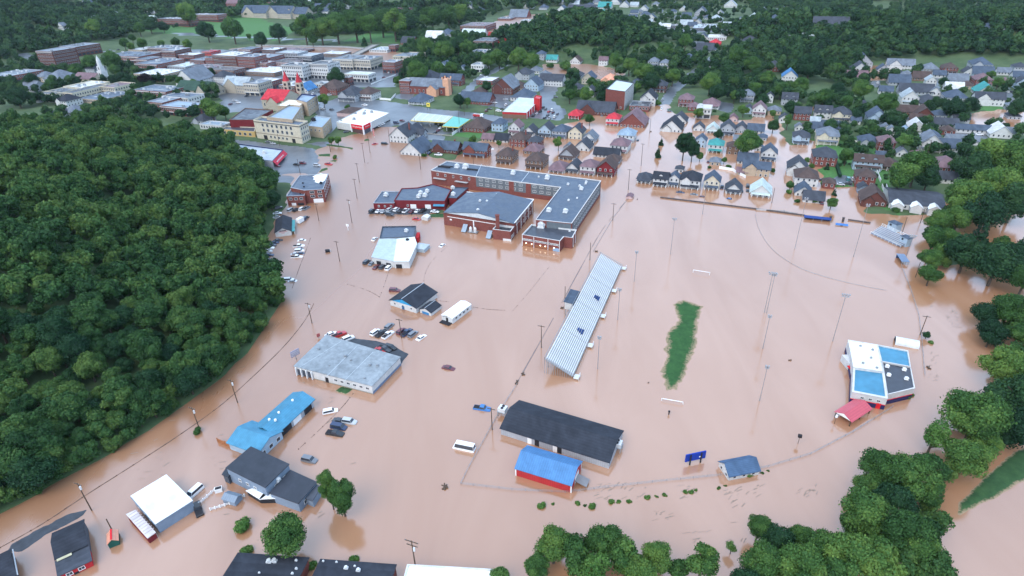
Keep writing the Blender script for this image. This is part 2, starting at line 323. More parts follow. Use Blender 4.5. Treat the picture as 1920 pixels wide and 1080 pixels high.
def water_mat():
    m, t, b = nodes('flood_water'); L = t.links
    geo = nn(t, 'ShaderNodeNewGeometry')
    mp = nn(t, 'ShaderNodeMapping'); mp.inputs['Rotation'].default_value = (0, 0, math.radians(-60)); mp.inputs['Scale'].default_value = (1, .25, 1); L.new(geo.outputs['Position'], mp.inputs[0])
    n1 = nn(t, 'ShaderNodeTexNoise'); n1.inputs['Scale'].default_value = .035; n1.inputs['Detail'].default_value = 7; n1.inputs['Distortion'].default_value = 1.2; L.new(mp.outputs[0], n1.inputs['Vector'])
    n0 = nn(t, 'ShaderNodeTexNoise'); n0.inputs['Scale'].default_value = .006; n0.inputs['Detail'].default_value = 2; L.new(geo.outputs['Position'], n0.inputs['Vector'])
    ad = nn(t, 'ShaderNodeMath', operation='ADD'); L.new(n1.outputs['Fac'], ad.inputs[0]); L.new(n0.outputs['Fac'], ad.inputs[1])
    cr = nn(t, 'ShaderNodeValToRGB'); e = cr.color_ramp.elements; e[0].position = .38; e[0].color = (.345, .170, .088, 1); e[1].position = .62; e[1].color = (.43, .238, .146, 1)
    hf = nn(t, 'ShaderNodeMath', operation='MULTIPLY'); hf.inputs[1].default_value = .5; L.new(ad.outputs[0], hf.inputs[0]); L.new(hf.outputs[0], cr.inputs[0])
    # browner band by the hillside: muddier current, with the hill's dark reflection painted in
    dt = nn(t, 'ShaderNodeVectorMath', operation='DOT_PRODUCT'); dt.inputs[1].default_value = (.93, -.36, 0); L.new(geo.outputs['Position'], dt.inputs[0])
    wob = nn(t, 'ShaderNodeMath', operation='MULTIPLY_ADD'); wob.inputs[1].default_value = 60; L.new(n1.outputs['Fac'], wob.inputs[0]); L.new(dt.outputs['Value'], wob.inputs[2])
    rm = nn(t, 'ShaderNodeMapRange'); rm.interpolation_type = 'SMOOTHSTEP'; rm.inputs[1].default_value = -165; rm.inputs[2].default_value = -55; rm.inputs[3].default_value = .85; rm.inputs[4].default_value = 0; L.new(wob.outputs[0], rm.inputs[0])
    mud_hill_reflection = nn(t, 'ShaderNodeMixRGB'); mud_hill_reflection.inputs[2].default_value = (.25, .115, .056, 1); L.new(rm.outputs[0], mud_hill_reflection.inputs[0]); L.new(cr.outputs[0], mud_hill_reflection.inputs[1]); L.new(mud_hill_reflection.outputs[0], b.inputs['Base Color'])
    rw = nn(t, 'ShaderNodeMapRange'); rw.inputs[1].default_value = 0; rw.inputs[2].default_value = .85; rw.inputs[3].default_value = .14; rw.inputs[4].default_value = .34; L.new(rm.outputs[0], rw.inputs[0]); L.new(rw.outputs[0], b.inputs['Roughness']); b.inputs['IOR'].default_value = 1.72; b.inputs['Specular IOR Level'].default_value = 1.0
    n2 = nn(t, 'ShaderNodeTexNoise'); n2.inputs['Scale'].default_value = .35; n2.inputs['Detail'].default_value = 5; n2.inputs['Distortion'].default_value = .6; L.new(geo.outputs['Position'], n2.inputs['Vector'])
    n3 = nn(t, 'ShaderNodeTexNoise'); n3.inputs['Scale'].default_value = .025; n3.inputs['Detail'].default_value = 4; n3.inputs['Distortion'].default_value = 2; L.new(mp.outputs[0], n3.inputs['Vector'])
    r3 = nn(t, 'ShaderNodeMapRange'); r3.inputs[1].default_value = .45; r3.inputs[2].default_value = .7; r3.inputs[3].default_value = .02; r3.inputs[4].default_value = .22; L.new(n3.outputs['Fac'], r3.inputs[0])
    bp = nn(t, 'ShaderNodeBump'); bp.inputs['Distance'].default_value = .25; L.new(r3.outputs[0], bp.inputs['Strength']); L.new(n2.outputs['Fac'], bp.inputs['Height']); L.new(bp.outputs[0], b.inputs['Normal'])
    return m
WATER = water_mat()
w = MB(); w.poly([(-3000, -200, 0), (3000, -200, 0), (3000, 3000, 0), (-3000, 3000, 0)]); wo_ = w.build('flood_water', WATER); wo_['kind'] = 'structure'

def turf_mat(col):
    m, t, b = nodes('wet_grass'); L = t.links; geo = nn(t, 'ShaderNodeNewGeometry')
    n1 = nn(t, 'ShaderNodeTexNoise'); n1.inputs['Scale'].default_value = .35; n1.inputs['Detail'].default_value = 8; n1.inputs['Roughness'].default_value = .7; L.new(geo.outputs['Position'], n1.inputs['Vector'])
    cr = nn(t, 'ShaderNodeValToRGB'); e = cr.color_ramp.elements; e[0].position = .3; e[0].color = (col[0]*.62, col[1]*.68, col[2]*.7, 1); e[1].position = .72; e[1].color = (col[0]*1.5, col[1]*1.3, col[2]*1.2, 1); L.new(n1.outputs['Fac'], cr.inputs[0])
    a = nn(t, 'ShaderNodeAttribute'); a.attribute_name = 'rise'
    n2 = nn(t, 'ShaderNodeTexNoise'); n2.inputs['Scale'].default_value = 1.6; n2.inputs['Detail'].default_value = 6; L.new(geo.outputs['Position'], n2.inputs['Vector'])
    ad = nn(t, 'ShaderNodeMath', operation='MULTIPLY_ADD'); ad.inputs[1].default_value = -1.1; L.new(n2.outputs['Fac'], ad.inputs[0]); L.new(a.outputs['Fac'], ad.inputs[2])
    r = nn(t, 'ShaderNodeMapRange'); r.interpolation_type = 'SMOOTHSTEP'; r.inputs[1].default_value = -.55; r.inputs[2].default_value = .05; L.new(ad.outputs[0], r.inputs[0])
    mx = nn(t, 'ShaderNodeMixRGB'); mx.inputs[1].default_value = (.30, .22, .14, 1); L.new(r.outputs[0], mx.inputs[0]); L.new(cr.outputs[0], mx.inputs[2]); L.new(mx.outputs[0], b.inputs['Base Color'])
    b.inputs['Roughness'].default_value = .9; b.inputs['Specular IOR Level'].default_value = .15; return m
def patch(name, px, res, top, mat, edge=3.0, rough=.5, seed=0, label=None):
    """a low rise of ground whose shore is cut by the water"""
    P = wp(px); xs = [p[0] for p in P]; ys = [p[1] for p in P]
    gx = np.arange(min(xs)-3, max(xs)+3, res); gy = np.arange(min(ys)-3, max(ys)+3, res); x, y = np.meshgrid(gx, gy)
    d = dist_line(x, y, P, True)*np.where(inpoly(x, y, P), 1, -1)
    z = np.clip(d/edge, -1, 1)*top+(vnoise(x, y, 1.1, seed)-.5)*rough*top*1.2+(vnoise(x, y, 4, seed+1)-.5)*rough*top
    n = np.arange(x.size).reshape(x.shape); F = np.stack([n[:-1, :-1], n[:-1, 1:], n[1:, 1:], n[1:, :-1]], -1).reshape(-1, 4)
    keep = (z.ravel()[F] > -.15*1).any(1); 
    me = np_mesh(name, np.stack([x.ravel(), y.ravel(), z.ravel()], -1), F[keep], mat, dict(rise=z.ravel()/top))
    o = link(name, me); o['kind'] = 'structure'; return o
TURF = turf_mat((.031, .093, .031))
BANK = turf_mat((.034, .085, .034))
ASPH = paint((.058, .066, .078), .6, 'plain', .25, .4)
CONC = paint((.3, .29, .27), .7, 'plain', .2, .5)
patch('grass_field', [(1265, 570), (1280, 563), (1318, 574), (1310, 600), (1306, 636), (1304, 652), (1286, 692), (1277, 718), (1266, 732), (1250, 730), (1240, 705), (1247, 670), (1252, 622), (1272, 602), (1268, 585)], .4, .22, TURF, 3.2, .32, 3)
patch('grass_bank', [(1795, 968), (1797, 945), (1850, 890), (1900, 848), (2000, 800), (2000, 880), (1910, 905), (1870, 930)], .5, .4, BANK, 1.2, .28, 9)
patch('road', [(14, 1036), (20, 1022), (70, 993), (130, 964), (163, 956), (156, 966), (120, 986), (84, 1004), (40, 1036)], .5, .12, ASPH, 2, .22, 21)
patch('parking_apron', [(640, 632), (705, 639), (740, 650), (766, 664), (750, 685), (700, 690), (640, 660)], .5, .3, ASPH, 1.0, .2, 31)
patch('parking_strip', [(688, 401), (706, 388), (840, 390), (800, 402), (760, 402.5)], .5, .5, ASPH, 1.2, .2, 35)
patch('grass_verge', [(801, 402), (838, 400), (838, 408), (806, 408)], .5, .4, BANK, 1, .4, 36)
for k, q in enumerate([[(597, 324), (616, 318), (614, 314), (602, 317)], [(597, 290), (620, 288), (620, 294), (598, 293)], [(598, 272), (650, 278), (662, 282), (662, 277), (602, 268)], [(613, 302), (632, 300), (630, 304)], [(682, 262), (692, 260), (693, 264), (683, 265)]]):
    patch('traffic_island', q, .5, .35, BANK, 1, .4, 40+k)
patch('yard', [(626, 733), (640, 725), (662, 730), (648, 739)], .4, .25, BANK, .8, .6, 50)
# ------------------------------------------------------------------ trees
def leaf_mat(lo, mid, hi, rnd=.7, name='foliage'):
    m, t, b = nodes(name); L = t.links
    a = nn(t, 'ShaderNodeAttribute'); a.attribute_name = 'tint'
    oi = nn(t, 'ShaderNodeObjectInfo')
    ma = nn(t, 'ShaderNodeMath', operation='MULTIPLY_ADD'); ma.inputs[1].default_value = rnd; L.new(oi.outputs['Random'], ma.inputs[0]); L.new(a.outputs['Fac'], ma.inputs[2])
    sb = nn(t, 'ShaderNodeMath', operation='SUBTRACT'); sb.inputs[1].default_value = rnd/2; L.new(ma.outputs[0], sb.inputs[0])
    cr = nn(t, 'ShaderNodeValToRGB'); e = cr.color_ramp.elements; e[0].position = .05; e[0].color = lo+(1,); e[1].position = .95; e[1].color = hi+(1,)
    q = e.new(.5); q.color = mid+(1,)
    L.new(sb.outputs[0], cr.inputs[0]); L.new(cr.outputs[0], b.inputs['Base Color'])
    b.inputs['Roughness'].default_value = .6; b.inputs['Specular IOR Level'].default_value = .1
    tr = nn(t, 'ShaderNodeBsdfTranslucent'); L.new(cr.outputs[0], tr.inputs[0])
    mx = nn(t, 'ShaderNodeMixShader'); mx.inputs[0].default_value = .22; L.new(b.outputs[0], mx.inputs[1]); L.new(tr.outputs[0], mx.inputs[2])
    L.new(mx.outputs[0], t.nodes['Material Output'].inputs[0]); return m
LEAF = leaf_mat((.030, .080, .026), (.066, .150, .040), (.142, .235, .054), .55)
LEAFS = leaf_mat((.025, .068, .026), (.050, .120, .037), (.108, .180, .048), 0.0, 'forest_foliage')
LEAFF = leaf_mat((.025, .068, .026), (.050, .120, .037), (.112, .185, .048), .8, 'hillside_foliage')
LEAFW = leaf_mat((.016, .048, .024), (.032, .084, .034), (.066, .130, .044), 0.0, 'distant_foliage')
LEAFD = leaf_mat((.013, .040, .022), (.022, .066, .030), (.042, .098, .036), .4, 'dark_foliage')
LEAFP = leaf_mat((.012, .008, .012), (.02, .012, .018), (.03, .02, .024), .2, 'purple_foliage')
LEAFY = leaf_mat((.05, .13, .03), (.09, .19, .045), (.15, .26, .07), .3, 'light_foliage')
BARK = paint((.09, .07, .055), .9, 'plain', .3, 2)
BARKW = paint((.38, .35, .30), .9, 'plain', .3, 2)
def sph(c, r, nu=8, nv=5, rng=None):
    V = []; F = []
    for j in range(nv+1):
        th = math.pi*j/nv
        for i in range(nu):
            ph = 2*math.pi*i/nu; k = r*(1+(rng.random()-.5)*.3 if rng is not None else 1)
            V.append((c[0]+k*math.sin(th)*math.cos(ph), c[1]+k*math.sin(th)*math.sin(ph), c[2]+k*math.cos(th)))
    for j in range(nv):
        for i in range(nu):
            F.append((j*nu+i, (j+1)*nu+i, (j+1)*nu+(i+1) % nu, j*nu+(i+1) % nu))
    return np.array(V), np.array(F)
def crown_arrays(seed, nl, R, zc, hz, n, ls, lr=.46, core=True, cone=False, droop=0.0, fill=.62):
    r = np.random.default_rng(seed)
    if cone:
        k = 9; cs = []; rs = []
        for j in range(k):
            f = j/(k-1); rr = R*(1-f)**.8
            m = max(1, int(6*(1-f)))
            for q in range(m):
                a = r.random()*6.28+q*6.28/m; cs.append((rr*.6*math.cos(a), rr*.6*math.sin(a), zc-hz+2*hz*f)); rs.append(max(rr*.5, R*.14)*(.85+.3*r.random()))
        cs = np.array(cs); rs = np.array(rs)
    else:
        d = r.normal(size=(nl, 3)); d /= np.linalg.norm(d, axis=1)[:, None]
        d[:, 2] = d[:, 2]*.8+.12
        rad = fill*(.55+.5*r.random(nl)); cs = np.stack([d[:, 0]*R*rad, d[:, 1]*R*rad, zc+d[:, 2]*hz*rad*1.05], -1)
        rs = R*lr*(.62+.6*r.random(nl))
    w = rs**2/np.sum(rs**2); which = r.choice(len(cs), int(n*1.5), p=w)
    u = r.normal(size=(len(which), 3)); u[:, 2] += .35; u /= np.linalg.norm(u, axis=1)[:, None]
    rr_ = rs[which]*(.78+.26*r.random(len(which))**.7+.3*r.random(len(which))**6)
    sq = np.array([1, 1, .85])
    pos = cs[which]+u*rr_[:, None]*sq
    keep = np.ones(len(pos), bool)
    for k in range(len(cs)):
        dd = np.linalg.norm((pos-cs[k])/sq, axis=1); keep &= ~((dd < rs[k]*.74) & (which != k))
    pos, u, which = pos[keep][:n], u[keep][:n], which[keep][:n]
    nrm = u+r.normal(size=u.shape)*.55; nrm /= np.linalg.norm(nrm, axis=1)[:, None]
    tan = np.cross(nrm, r.normal(size=u.shape)); tan /= np.linalg.norm(tan, axis=1)[:, None]; bit = np.cross(nrm, tan)
    s = (ls*(.55+.9*r.random(len(pos))))[:, None]
    V = np.stack([pos-tan*s*.6, pos-bit*s*.45+nrm*s*.1, pos+tan*s*.6-nrm*s*.12, pos+bit*s*.45+nrm*s*.1], 1).reshape(-1, 3)
    lt = .25+.5*r.random(len(cs)); tint = np.repeat(np.clip(lt[which]+(r.random(len(pos))-.5)*.42, 0, 1), 4)
    F = np.arange(len(V)).reshape(-1, 4)
    if core:
        for k in range(len(cs)):
            v, f = sph(cs[k], rs[k]*.72, 7, 5, r); v[:, 2] = cs[k][2]+(v[:, 2]-cs[k][2])*.85
            F = np.concatenate([F, f+len(V)]); V = np.concatenate([V, v]); tint = np.concatenate([tint, np.full(len(v), lt[k])])
    return V, F, tint
def crown(name, mat, **k):
    V, F, t = crown_arrays(**k); return np_mesh(name, V, F, mat, dict(tint=t))
def trunk_mesh(R, H, mat=BARK, seed=0, limbs=5):
    r = random.Random(seed); b = MB()
    b.cyl((0, 0, -1.5), (.1*R*.3, 0, H*.35), R*.075, R*.055, 7); b.cyl((.1*R*.3, 0, H*.35), (0, .05*R, H*.72), R*.055, R*.02, 6)
    for k in range(limbs):
        a = k*6.283/limbs+r.random(); z = H*(.28+.06*k)
        b.cyl((.02*R, 0, z), (R*.55*math.cos(a), R*.55*math.sin(a), z+H*.22), R*.035, R*.01, 5)
    return b.mesh('trunk', mat)
# every kind is 10 m wide; height differs
KINDS = {}
def kind(nm, H, mat, variants, bark=BARK, **kw):
    KINDS[nm] = (H, [(crown('crown', mat, seed=sd, **kw), trunk_mesh(5, H, bark, sd)) for sd in variants])
kind('round', 11.5, LEAF, (1, 2, 3, 4), nl=24, lr=.37, R=5, zc=6.2, hz=4.9, n=4200, ls=.48)
kind('wood_round', 11.5, LEAFF, (41, 42, 43, 44), nl=26, R=5, zc=6.2, hz=5.0, n=5200, ls=.42, lr=.35)
kind('wood_oval', 13.5, LEAFF, (45, 46, 47), nl=26, R=5, zc=7.2, hz=6.2, n=5200, ls=.42, lr=.34)
kind('oval', 14.5, LEAF, (5, 6, 7), nl=24, R=5, zc=7.8, hz=6.6, n=4400, ls=.48, lr=.36)
kind('fine', 11.5, LEAF, (11, 12, 13), nl=24, R=5, zc=6.2, hz=5.0, n=9000, ls=.31, lr=.36)
kind('tallfine', 16, LEAF, (14, 15), nl=26, R=5, zc=8.4, hz=7.6, n=9500, ls=.32, lr=.36)
kind('towering', 22, LEAF, (17, 18), nl=34, R=5, zc=10.5, hz=11, n=11000, ls=.32, lr=.34)
kind('light', 13, LEAFY, (16,), nl=22, R=5, zc=8, hz=5, n=3600, ls=.38, lr=.3, core=False)
kind('conifer', 19, LEAFD, (21, 22), nl=9, R=5, zc=9.4, hz=8.6, n=2600, ls=.6, cone=True)
kind('dark', 11.5, LEAFD, (23, 24), nl=18, R=5, zc=6.0, hz=5.0, n=5200, ls=.4)
kind('darktower', 19, LEAFD, (31, 32), nl=26, R=5, zc=9, hz=9, n=6000, ls=.42, lr=.36)
kind('purple', 10.5, LEAFP, (25,), nl=12, R=5, zc=6.2, hz=4.0, n=1800, ls=.6)
kind('bush', 6.5, LEAFY, (26, 27), nl=10, R=5, zc=2.4, hz=3.2, n=1400, ls=.7)
kind('darkbush', 6.0, LEAF, (28, 29), nl=10, R=5, zc=2.4, hz=3.0, n=1300, ls=.7)
TREECOUNT = 0
def tree_at(P, s, kd, label, cat='tree', name='tree', group=None, rz=None, sz=1.0):
    global TREECOUNT; TREECOUNT += 1
    H, vs = KINDS[kd]; cr, tr = vs[random.randrange(len(vs))]
    o = thing(name, label, cat, P, random.random()*6.28 if rz is None else rz, group); o.scale = (s, s, s*sz)
    link('crown', cr, o)
    if cat == 'tree': link('trunk', tr, o)
    return o
def tree_px(cx, cy, w, kd='round', h=None):
    """tree whose crown centre shows at a pixel with a crown w px wide"""
    H, vs = KINDS[kd]; zc = 7.
    for _ in range(3):
        P = hit(cx, cy, zc); m = w/scale_at(P); s = m/10.6; zc = H*.58*s
    B = np.array([P[0], P[1], P[2]-zc]); B[2] = max(B[2], -1.6*s) if B[2] < .3 else B[2]
    return B, s
KW = dict(round='broad leafy tree', oval='tall oval leafy tree', fine='full leafy tree', tallfine='tall leafy tree', towering='towering dense tree', light='thin pale green tree', conifer='dark pointed conifer', dark='dark green dense tree', darktower='tall dark evergreen tree', purple='purple-leaved round tree', bush='pale green bush', darkbush='low green bush')
ORD = ['', 'first', 'second', 'third', 'fourth', 'fifth', 'sixth', 'seventh', 'eighth', 'ninth', 'tenth', 'eleventh', 'twelfth', '13th', '14th', '15th', '16th', '17th', '18th', '19th', '20th', '21st', '22nd', '23rd', '24th', '25th', '26th', '27th', '28th', '29th', '30th', '31st', '32nd', '33rd', '34th', '35th', '36th', '37th', '38th', '39th', '40th']
def rank(descs, xs, where):
    """a label for every member: its look, and if others look the same its place among them"""
    out = [None]*len(descs); by = {}
    for i, d in enumerate(descs): by.setdefault(d, []).append(i)
    for d, ii in by.items():
        if len(ii) == 1: out[ii[0]] = d+' '+where; continue
        ii.sort(key=lambda i: xs[i])
        for k, i in enumerate(ii):
            p = 'leftmost' if k == 0 else ('rightmost' if k == len(ii)-1 else ORD[k+1]+' from left')
            out[i] = d+' '+where+', '+p
    return out
TREES = [
 ('along the flooded river bank', 'trees along the flooded river bank', [
  (1760, 412, 52, 'fine'), (1752, 445, 50, 'oval'), (1745, 482, 52, 'fine'), (1746, 512, 44, 'round'), (1768, 470, 40, 'oval'), (1840, 432, 52, 'conifer'), (1815, 470, 76, 'dark'), (1872, 488, 88, 'dark'), (1912, 470, 70, 'dark'), (1925, 520, 70, 'fine'),
  (1850, 392, 84, 'dark'), (1812, 368, 92, 'fine'), (1872, 340, 90, 'fine'), (1905, 372, 80, 'dark'), (1905, 292, 90, 'fine'), (1858, 288, 80, 'round'), (1800, 405, 60, 'fine'), (1785, 445, 46, 'fine'),
  (1722, 302, 66, 'oval'), (1690, 326, 66, 'round'), (1742, 330, 50, 'dark'), (1830, 310, 70, 'dark'),
  (1852, 585, 54, 'dark'), (1896, 572, 84, 'fine'), (1862, 622, 56, 'dark'), (1912, 622, 60, 'fine'), (1885, 682, 96, 'fine'), (1915, 742, 110, 'dark'), (1836, 772, 128, 'fine'), (1752, 818, 76, 'light'), (1810, 848, 100, 'fine'), (1846, 830, 70, 'fine'), (1902, 798, 90, 'dark'), (1890, 745, 80, 'fine'),
  (1660, 872, 92, 'fine'), (1706, 892, 110, 'fine'), (1628, 908, 60, 'fine'), (1640, 962, 118, 'fine'), (1692, 985, 120, 'fine'), (1735, 880, 88, 'round'), (1748, 928, 60, 'oval'), (1600, 978, 66, 'fine'), (1590, 1040, 120, 'fine'), (1725, 1022, 100, 'fine'), (1655, 1050, 110, 'round'), (1680, 930, 80, 'dark')]),
 ('at the foot of the photo', 'trees in the water along the near bank', [
  (1038, 1022, 84, 'fine'), (1085, 1038, 92, 'round'), (1132, 1020, 92, 'fine'), (1175, 1044, 84, 'round'), (1232, 1048, 76, 'fine'), (1318, 1048, 74, 'oval'), (1272, 1066, 50, 'round'), (1372, 1026, 28, 'light'), (1424, 985, 52, 'tallfine'), (1462, 1005, 70, 'dark'), (1500, 1002, 60, 'fine'), (1545, 1020, 92, 'fine'), (1430, 1054, 92, 'fine'), (1500, 1058, 110, 'fine'), (1006, 1062, 60, 'fine'), (940, 1082, 50, 'round'), (1120, 1076, 90, 'light'), (1200, 1080, 80, 'fine'), (1560, 1075, 90, 'round'), (1400, 1085, 70, 'dark')]),
 ('standing in open flood water', None, [(530, 1000, 98, 'fine'), (1738, 627, 16, 'dark'), (452, 980, 38, 'bush'), (370, 806, 20, 'darkbush')]),
 ('on the wooded slope above the lot', None, [(500, 340, 46, 'round'), (478, 372, 52, 'oval'), (505, 372, 40, 'dark')]),
 ('in the old town at left', 'trees among the old town buildings', [
  (232, 146, 28, 'dark'), (272, 148, 26, 'purple'), (293, 148, 16, 'purple'), (207, 112, 42, 'round'), (165, 115, 34, 'round'), (140, 130, 30, 'round'), (60, 148, 30, 'dark'), (30, 178, 40, 'dark'), (92, 158, 28, 'round'), (395, 200, 50, 'round'), (420, 208, 26, 'round'), (335, 150, 20, 'round'), (362, 155, 18, 'round'), (395, 135, 20, 'dark'), (250, 190, 28, 'round'), (215, 130, 24, 'round'), (630, 140, 36, 'dark'), (606, 186, 24, 'oval'), (651, 200, 13, 'darkbush'), (232, 80, 22, 'round'), (266, 80, 24, 'round'), (301, 82, 18, 'round'), (328, 78, 20, 'round'), (350, 82, 22, 'round'), (247, 70, 16, 'round'), (246, 86, 18, 'round')]),
 ('by the brick church and gas station', 'trees by the church and gas station', [
  (785, 130, 50, 'fine'), (755, 125, 24, 'conifer'), (820, 128, 34, 'round'), (847, 125, 30, 'fine'), (800, 82, 40, 'fine'), (830, 92, 44, 'fine'), (858, 82, 36, 'dark'), (872, 68, 24, 'oval'), (876, 88, 30, 'oval'), (915, 110, 34, 'fine'), (936, 105, 36, 'round'), (862, 186, 27, 'dark'), (875, 190, 20, 'round'), (912, 160, 22, 'dark'), (620, 262, 17, 'round'), (633, 262, 18, 'round'), (628, 293, 12, 'darkbush'), (886, 260, 20, 'oval'), (816, 268, 15, 'darkbush'), (935, 268, 12, 'oval'), (940, 66, 14, 'round'), (745, 150, 20, 'round'), (795, 290, 12, 'darkbush'), (715, 122, 10, 'dark')]),
 ('on the campus lawn', 'trees on the campus lawn', [(387, 55, 30, 'dark'), (435, 52, 38, 'round'), (467, 68, 10, 'round'), (488, 72, 24, 'dark'), (520, 58, 28, 'dark'), (570, 50, 38, 'oval'), (600, 52, 44, 'fine'), (630, 45, 48, 'fine'), (665, 40, 52, 'fine'), (692, 48, 36, 'light'), (715, 36, 44, 'fine'), (738, 40, 40, 'oval'), (768, 46, 24, 'dark'), (810, 30, 40, 'fine'), (840, 25, 36, 'round'), (860, 22, 30, 'round'), (682, 72, 10, 'conifer'), (585, 70, 22, 'round'), (352, 22, 36, 'round'), (305, 48, 16, 'dark'), (280, 45, 22, 'dark'), (260, 52, 20, 'round'), (215, 45, 24, 'dark'), (172, 48, 28, 'round')]),
 ('among houses below the wooded knoll', 'trees below the wooded knoll', [
  (972, 105, 44, 'fine'), (996, 112, 36, 'fine'), (1032, 122, 14, 'darkbush'), (1060, 122, 26, 'darkbush'), (1155, 112, 36, 'fine'), (1180, 120, 34, 'fine'), (1210, 132, 42, 'fine'), (1222, 150, 34, 'dark'), (1262, 140, 34, 'fine'), (1245, 92, 36, 'fine'), (1285, 78, 34, 'light'), (1068, 176, 30, 'fine'), (1100, 175, 34, 'fine'), (1112, 155, 30, 'round'), (1130, 180, 24, 'dark'), (1195, 162, 18, 'round'), (1106, 222, 22, 'fine'), (1232, 192, 16, 'darkbush'), (1310, 210, 24, 'fine'), (1358, 220, 24, 'fine'), (1332, 152, 44, 'fine'), (1372, 140, 46, 'dark'), (1410, 118, 40, 'fine'), (1385, 100, 46, 'fine'), (1440, 145, 36, 'round'), (1418, 140, 32, 'dark'), (1345, 170, 36, 'dark'), (1380, 82, 28, 'dark'), (1415, 165, 30, 'round'), (1432, 185, 26, 'dark'), (1395, 205, 24, 'round'), (1378, 178, 20, 'oval'), (1216, 48, 14, 'dark'), (1174, 38, 26, 'dark')]),
 ('in the flooded streets right of the school', 'trees in the flooded streets', [
  (1047, 266, 22, 'oval'), (1240, 262, 10, 'conifer'), (1234, 281, 14, 'conifer'), (1284, 262, 40, 'darktower'), (1300, 272, 32, 'darktower'), (1313, 292, 18, 'round'), (1347, 282, 12, 'darkbush'), (1358, 299, 14, 'round'), (1404, 265, 58, 'fine'), (1451, 234, 26, 'dark'), (1478, 226, 26, 'light'), (1348, 250, 20, 'dark'), (1450, 318, 12, 'darkbush'), (1514, 300, 14, 'round'), (1522, 312, 14, 'light'), (1482, 346, 18, 'round'), (1481, 358, 14, 'bush'), (1560, 378, 26, 'fine'), (1495, 376, 11, 'darkbush'), (1529, 376, 13, 'darkbush'), (1366, 312, 13, 'darkbush'), (1588, 290, 34, 'round'), (1552, 308, 10, 'conifer'), (1330, 313, 8, 'darkbush'), (1566, 357, 10, 'conifer'), (1612, 350, 10, 'bush'), (1640, 242, 22, 'round'), (1696, 265, 36, 'light'), (1675, 218, 34, 'dark'), (1746, 246, 18, 'round'), (1610, 215, 24, 'dark'), (1660, 190, 50, 'fine'), (1545, 180, 40, 'round'), (1575, 168, 36, 'dark'), (1618, 165, 44, 'fine'), (1500, 158, 40, 'fine'), (1520, 120, 56, 'dark'), (1570, 128, 24, 'light'), (1590, 190, 30, 'round'), (1465, 165, 34, 'fine'), (1485, 200, 30, 'dark'), (1755, 190, 26, 'dark'), (1790, 200, 40, 'dark'), (1825, 195, 34, 'dark'), (1722, 126, 18, 'dark'), (1770, 152, 20, 'dark'), (1872, 155, 24, 'light'), (1858, 140, 18, 'oval'), (1905, 200, 34, 'dark'), (1680, 392, 16, 'darkbush'), (1450, 212, 16, 'round'), (1700, 325, 30, 'dark')]),
]
for where, grp, items in TREES:
    data = [(tree_px(a, b, c*(1.25 if 'campus' in where else 1.0), k), k, a) for a, b, c, k in items]
    labs = rank([KW[k] for _, k, _ in data], [a for *_, a in data], where)
    for ((B, s), k, a), lab in zip(data, labs):
        isb = 'bush' in k
        tree_at(B, s, k, lab, 'bush' if isb else 'tree', 'bush' if isb else ('conifer_tree' if k == 'conifer' else 'broadleaf_tree'), grp)
for (bx, by, ty, w_), lab in zip(((648, 968, 880, 58), (626, 955, 866, 44)), ('tall dense tree standing in open flood water, larger of a touching pair', 'tall tree in open flood water, slimmer one behind its partner')):
    P = at(bx, by); s = w_/scale_at(P)/10.2; hh = pole_height(bx, by, ty); tree_at((P[0], P[1], -1.2), s, 'towering', lab, 'tree', 'broadleaf_tree', None, None, hh/(21*s))
# low bushes strung along the field fence
bl = [(1016, 945, 18), (1037, 943, 8), (1083, 941, 12), (1110, 945, 17), (1097, 946, 8), (1146, 938, 14), (1160, 939, 11), (1180, 937, 12), (1214, 930, 13), (1231, 929, 9), (1246, 926, 10), (1285, 920, 11), (1296, 920, 12), (1305, 917, 8), (1348, 913, 10), (1360, 909, 8), (1404, 887, 16), (1429, 885, 8), (1440, 881, 7), (585, 1057, 22), (663, 1046, 22), (462, 1030, 28), (1700, 739, 18), (1708, 738, 12), (1745, 640, 12)]
for (a, b, c), lab in zip(bl, rank([('small' if c < 12 else 'rounded')+' green bush poking out of the flood' for *_, c in bl], [q[0] for q in bl], 'by the field fence')):
    P = at(a, b+c*.25); tree_at((P[0], P[1], -.4), c/scale_at(P)/10, 'bush' if c > 10 else 'darkbush', lab, 'bush', 'bush', 'bushes poking out of the flood')

# forest on the hillside: the trees that show largest are objects, the rest one mass
def scatter(x0, x1, y0, y1, step, test, seed):
    r = np.random.default_rng(seed); gx, gy = np.meshgrid(np.arange(x0, x1, step), np.arange(y0, y1, step))
    x = gx.ravel()+(r.random(gx.size)-.5)*step*.9; y = gy.ravel()+(r.random(gx.size)-.5)*step*.9
    k = test(x, y); return x[k], y[k], r
HP2 = HILLP
def in_hill(x, y):
    return inpoly(x, y, HP2) & (dist_line(x, y, FOOTW) > 1.5)
hx, hy, hr = scatter(-700, -40, 60, 560, 5.5, in_hill, 5)
hz_ = gz(hx, hy)
ims = [toim((a, b, c+8)) for a, b, c in zip(hx, hy, hz_)]
vis = np.array([-90 < p[0] < 700 and 120 < p[1] < 1120 for p in ims])
hx, hy, hz_ = hx[vis], hy[vis], hz_[vis]
dist = np.sqrt(hx**2+hy**2+(hz_-HCAM)**2)
order = np.argsort(dist)
NIND = 150
for i in order[:NIND]:
    s = .6+.6*hr.random()**1.6; kd = ['wood_round', 'wood_oval', 'wood_round', 'wood_round', 'wood_oval', 'dark'][int(hr.random()*6)]
    tree_at((hx[i], hy[i], hz_[i]-.6), s, kd, 'leafy tree in the dense forest on the hillside beside the water', 'tree', 'forest_tree', 'forest trees on the hillside', sz=.8+.3*hr.random())
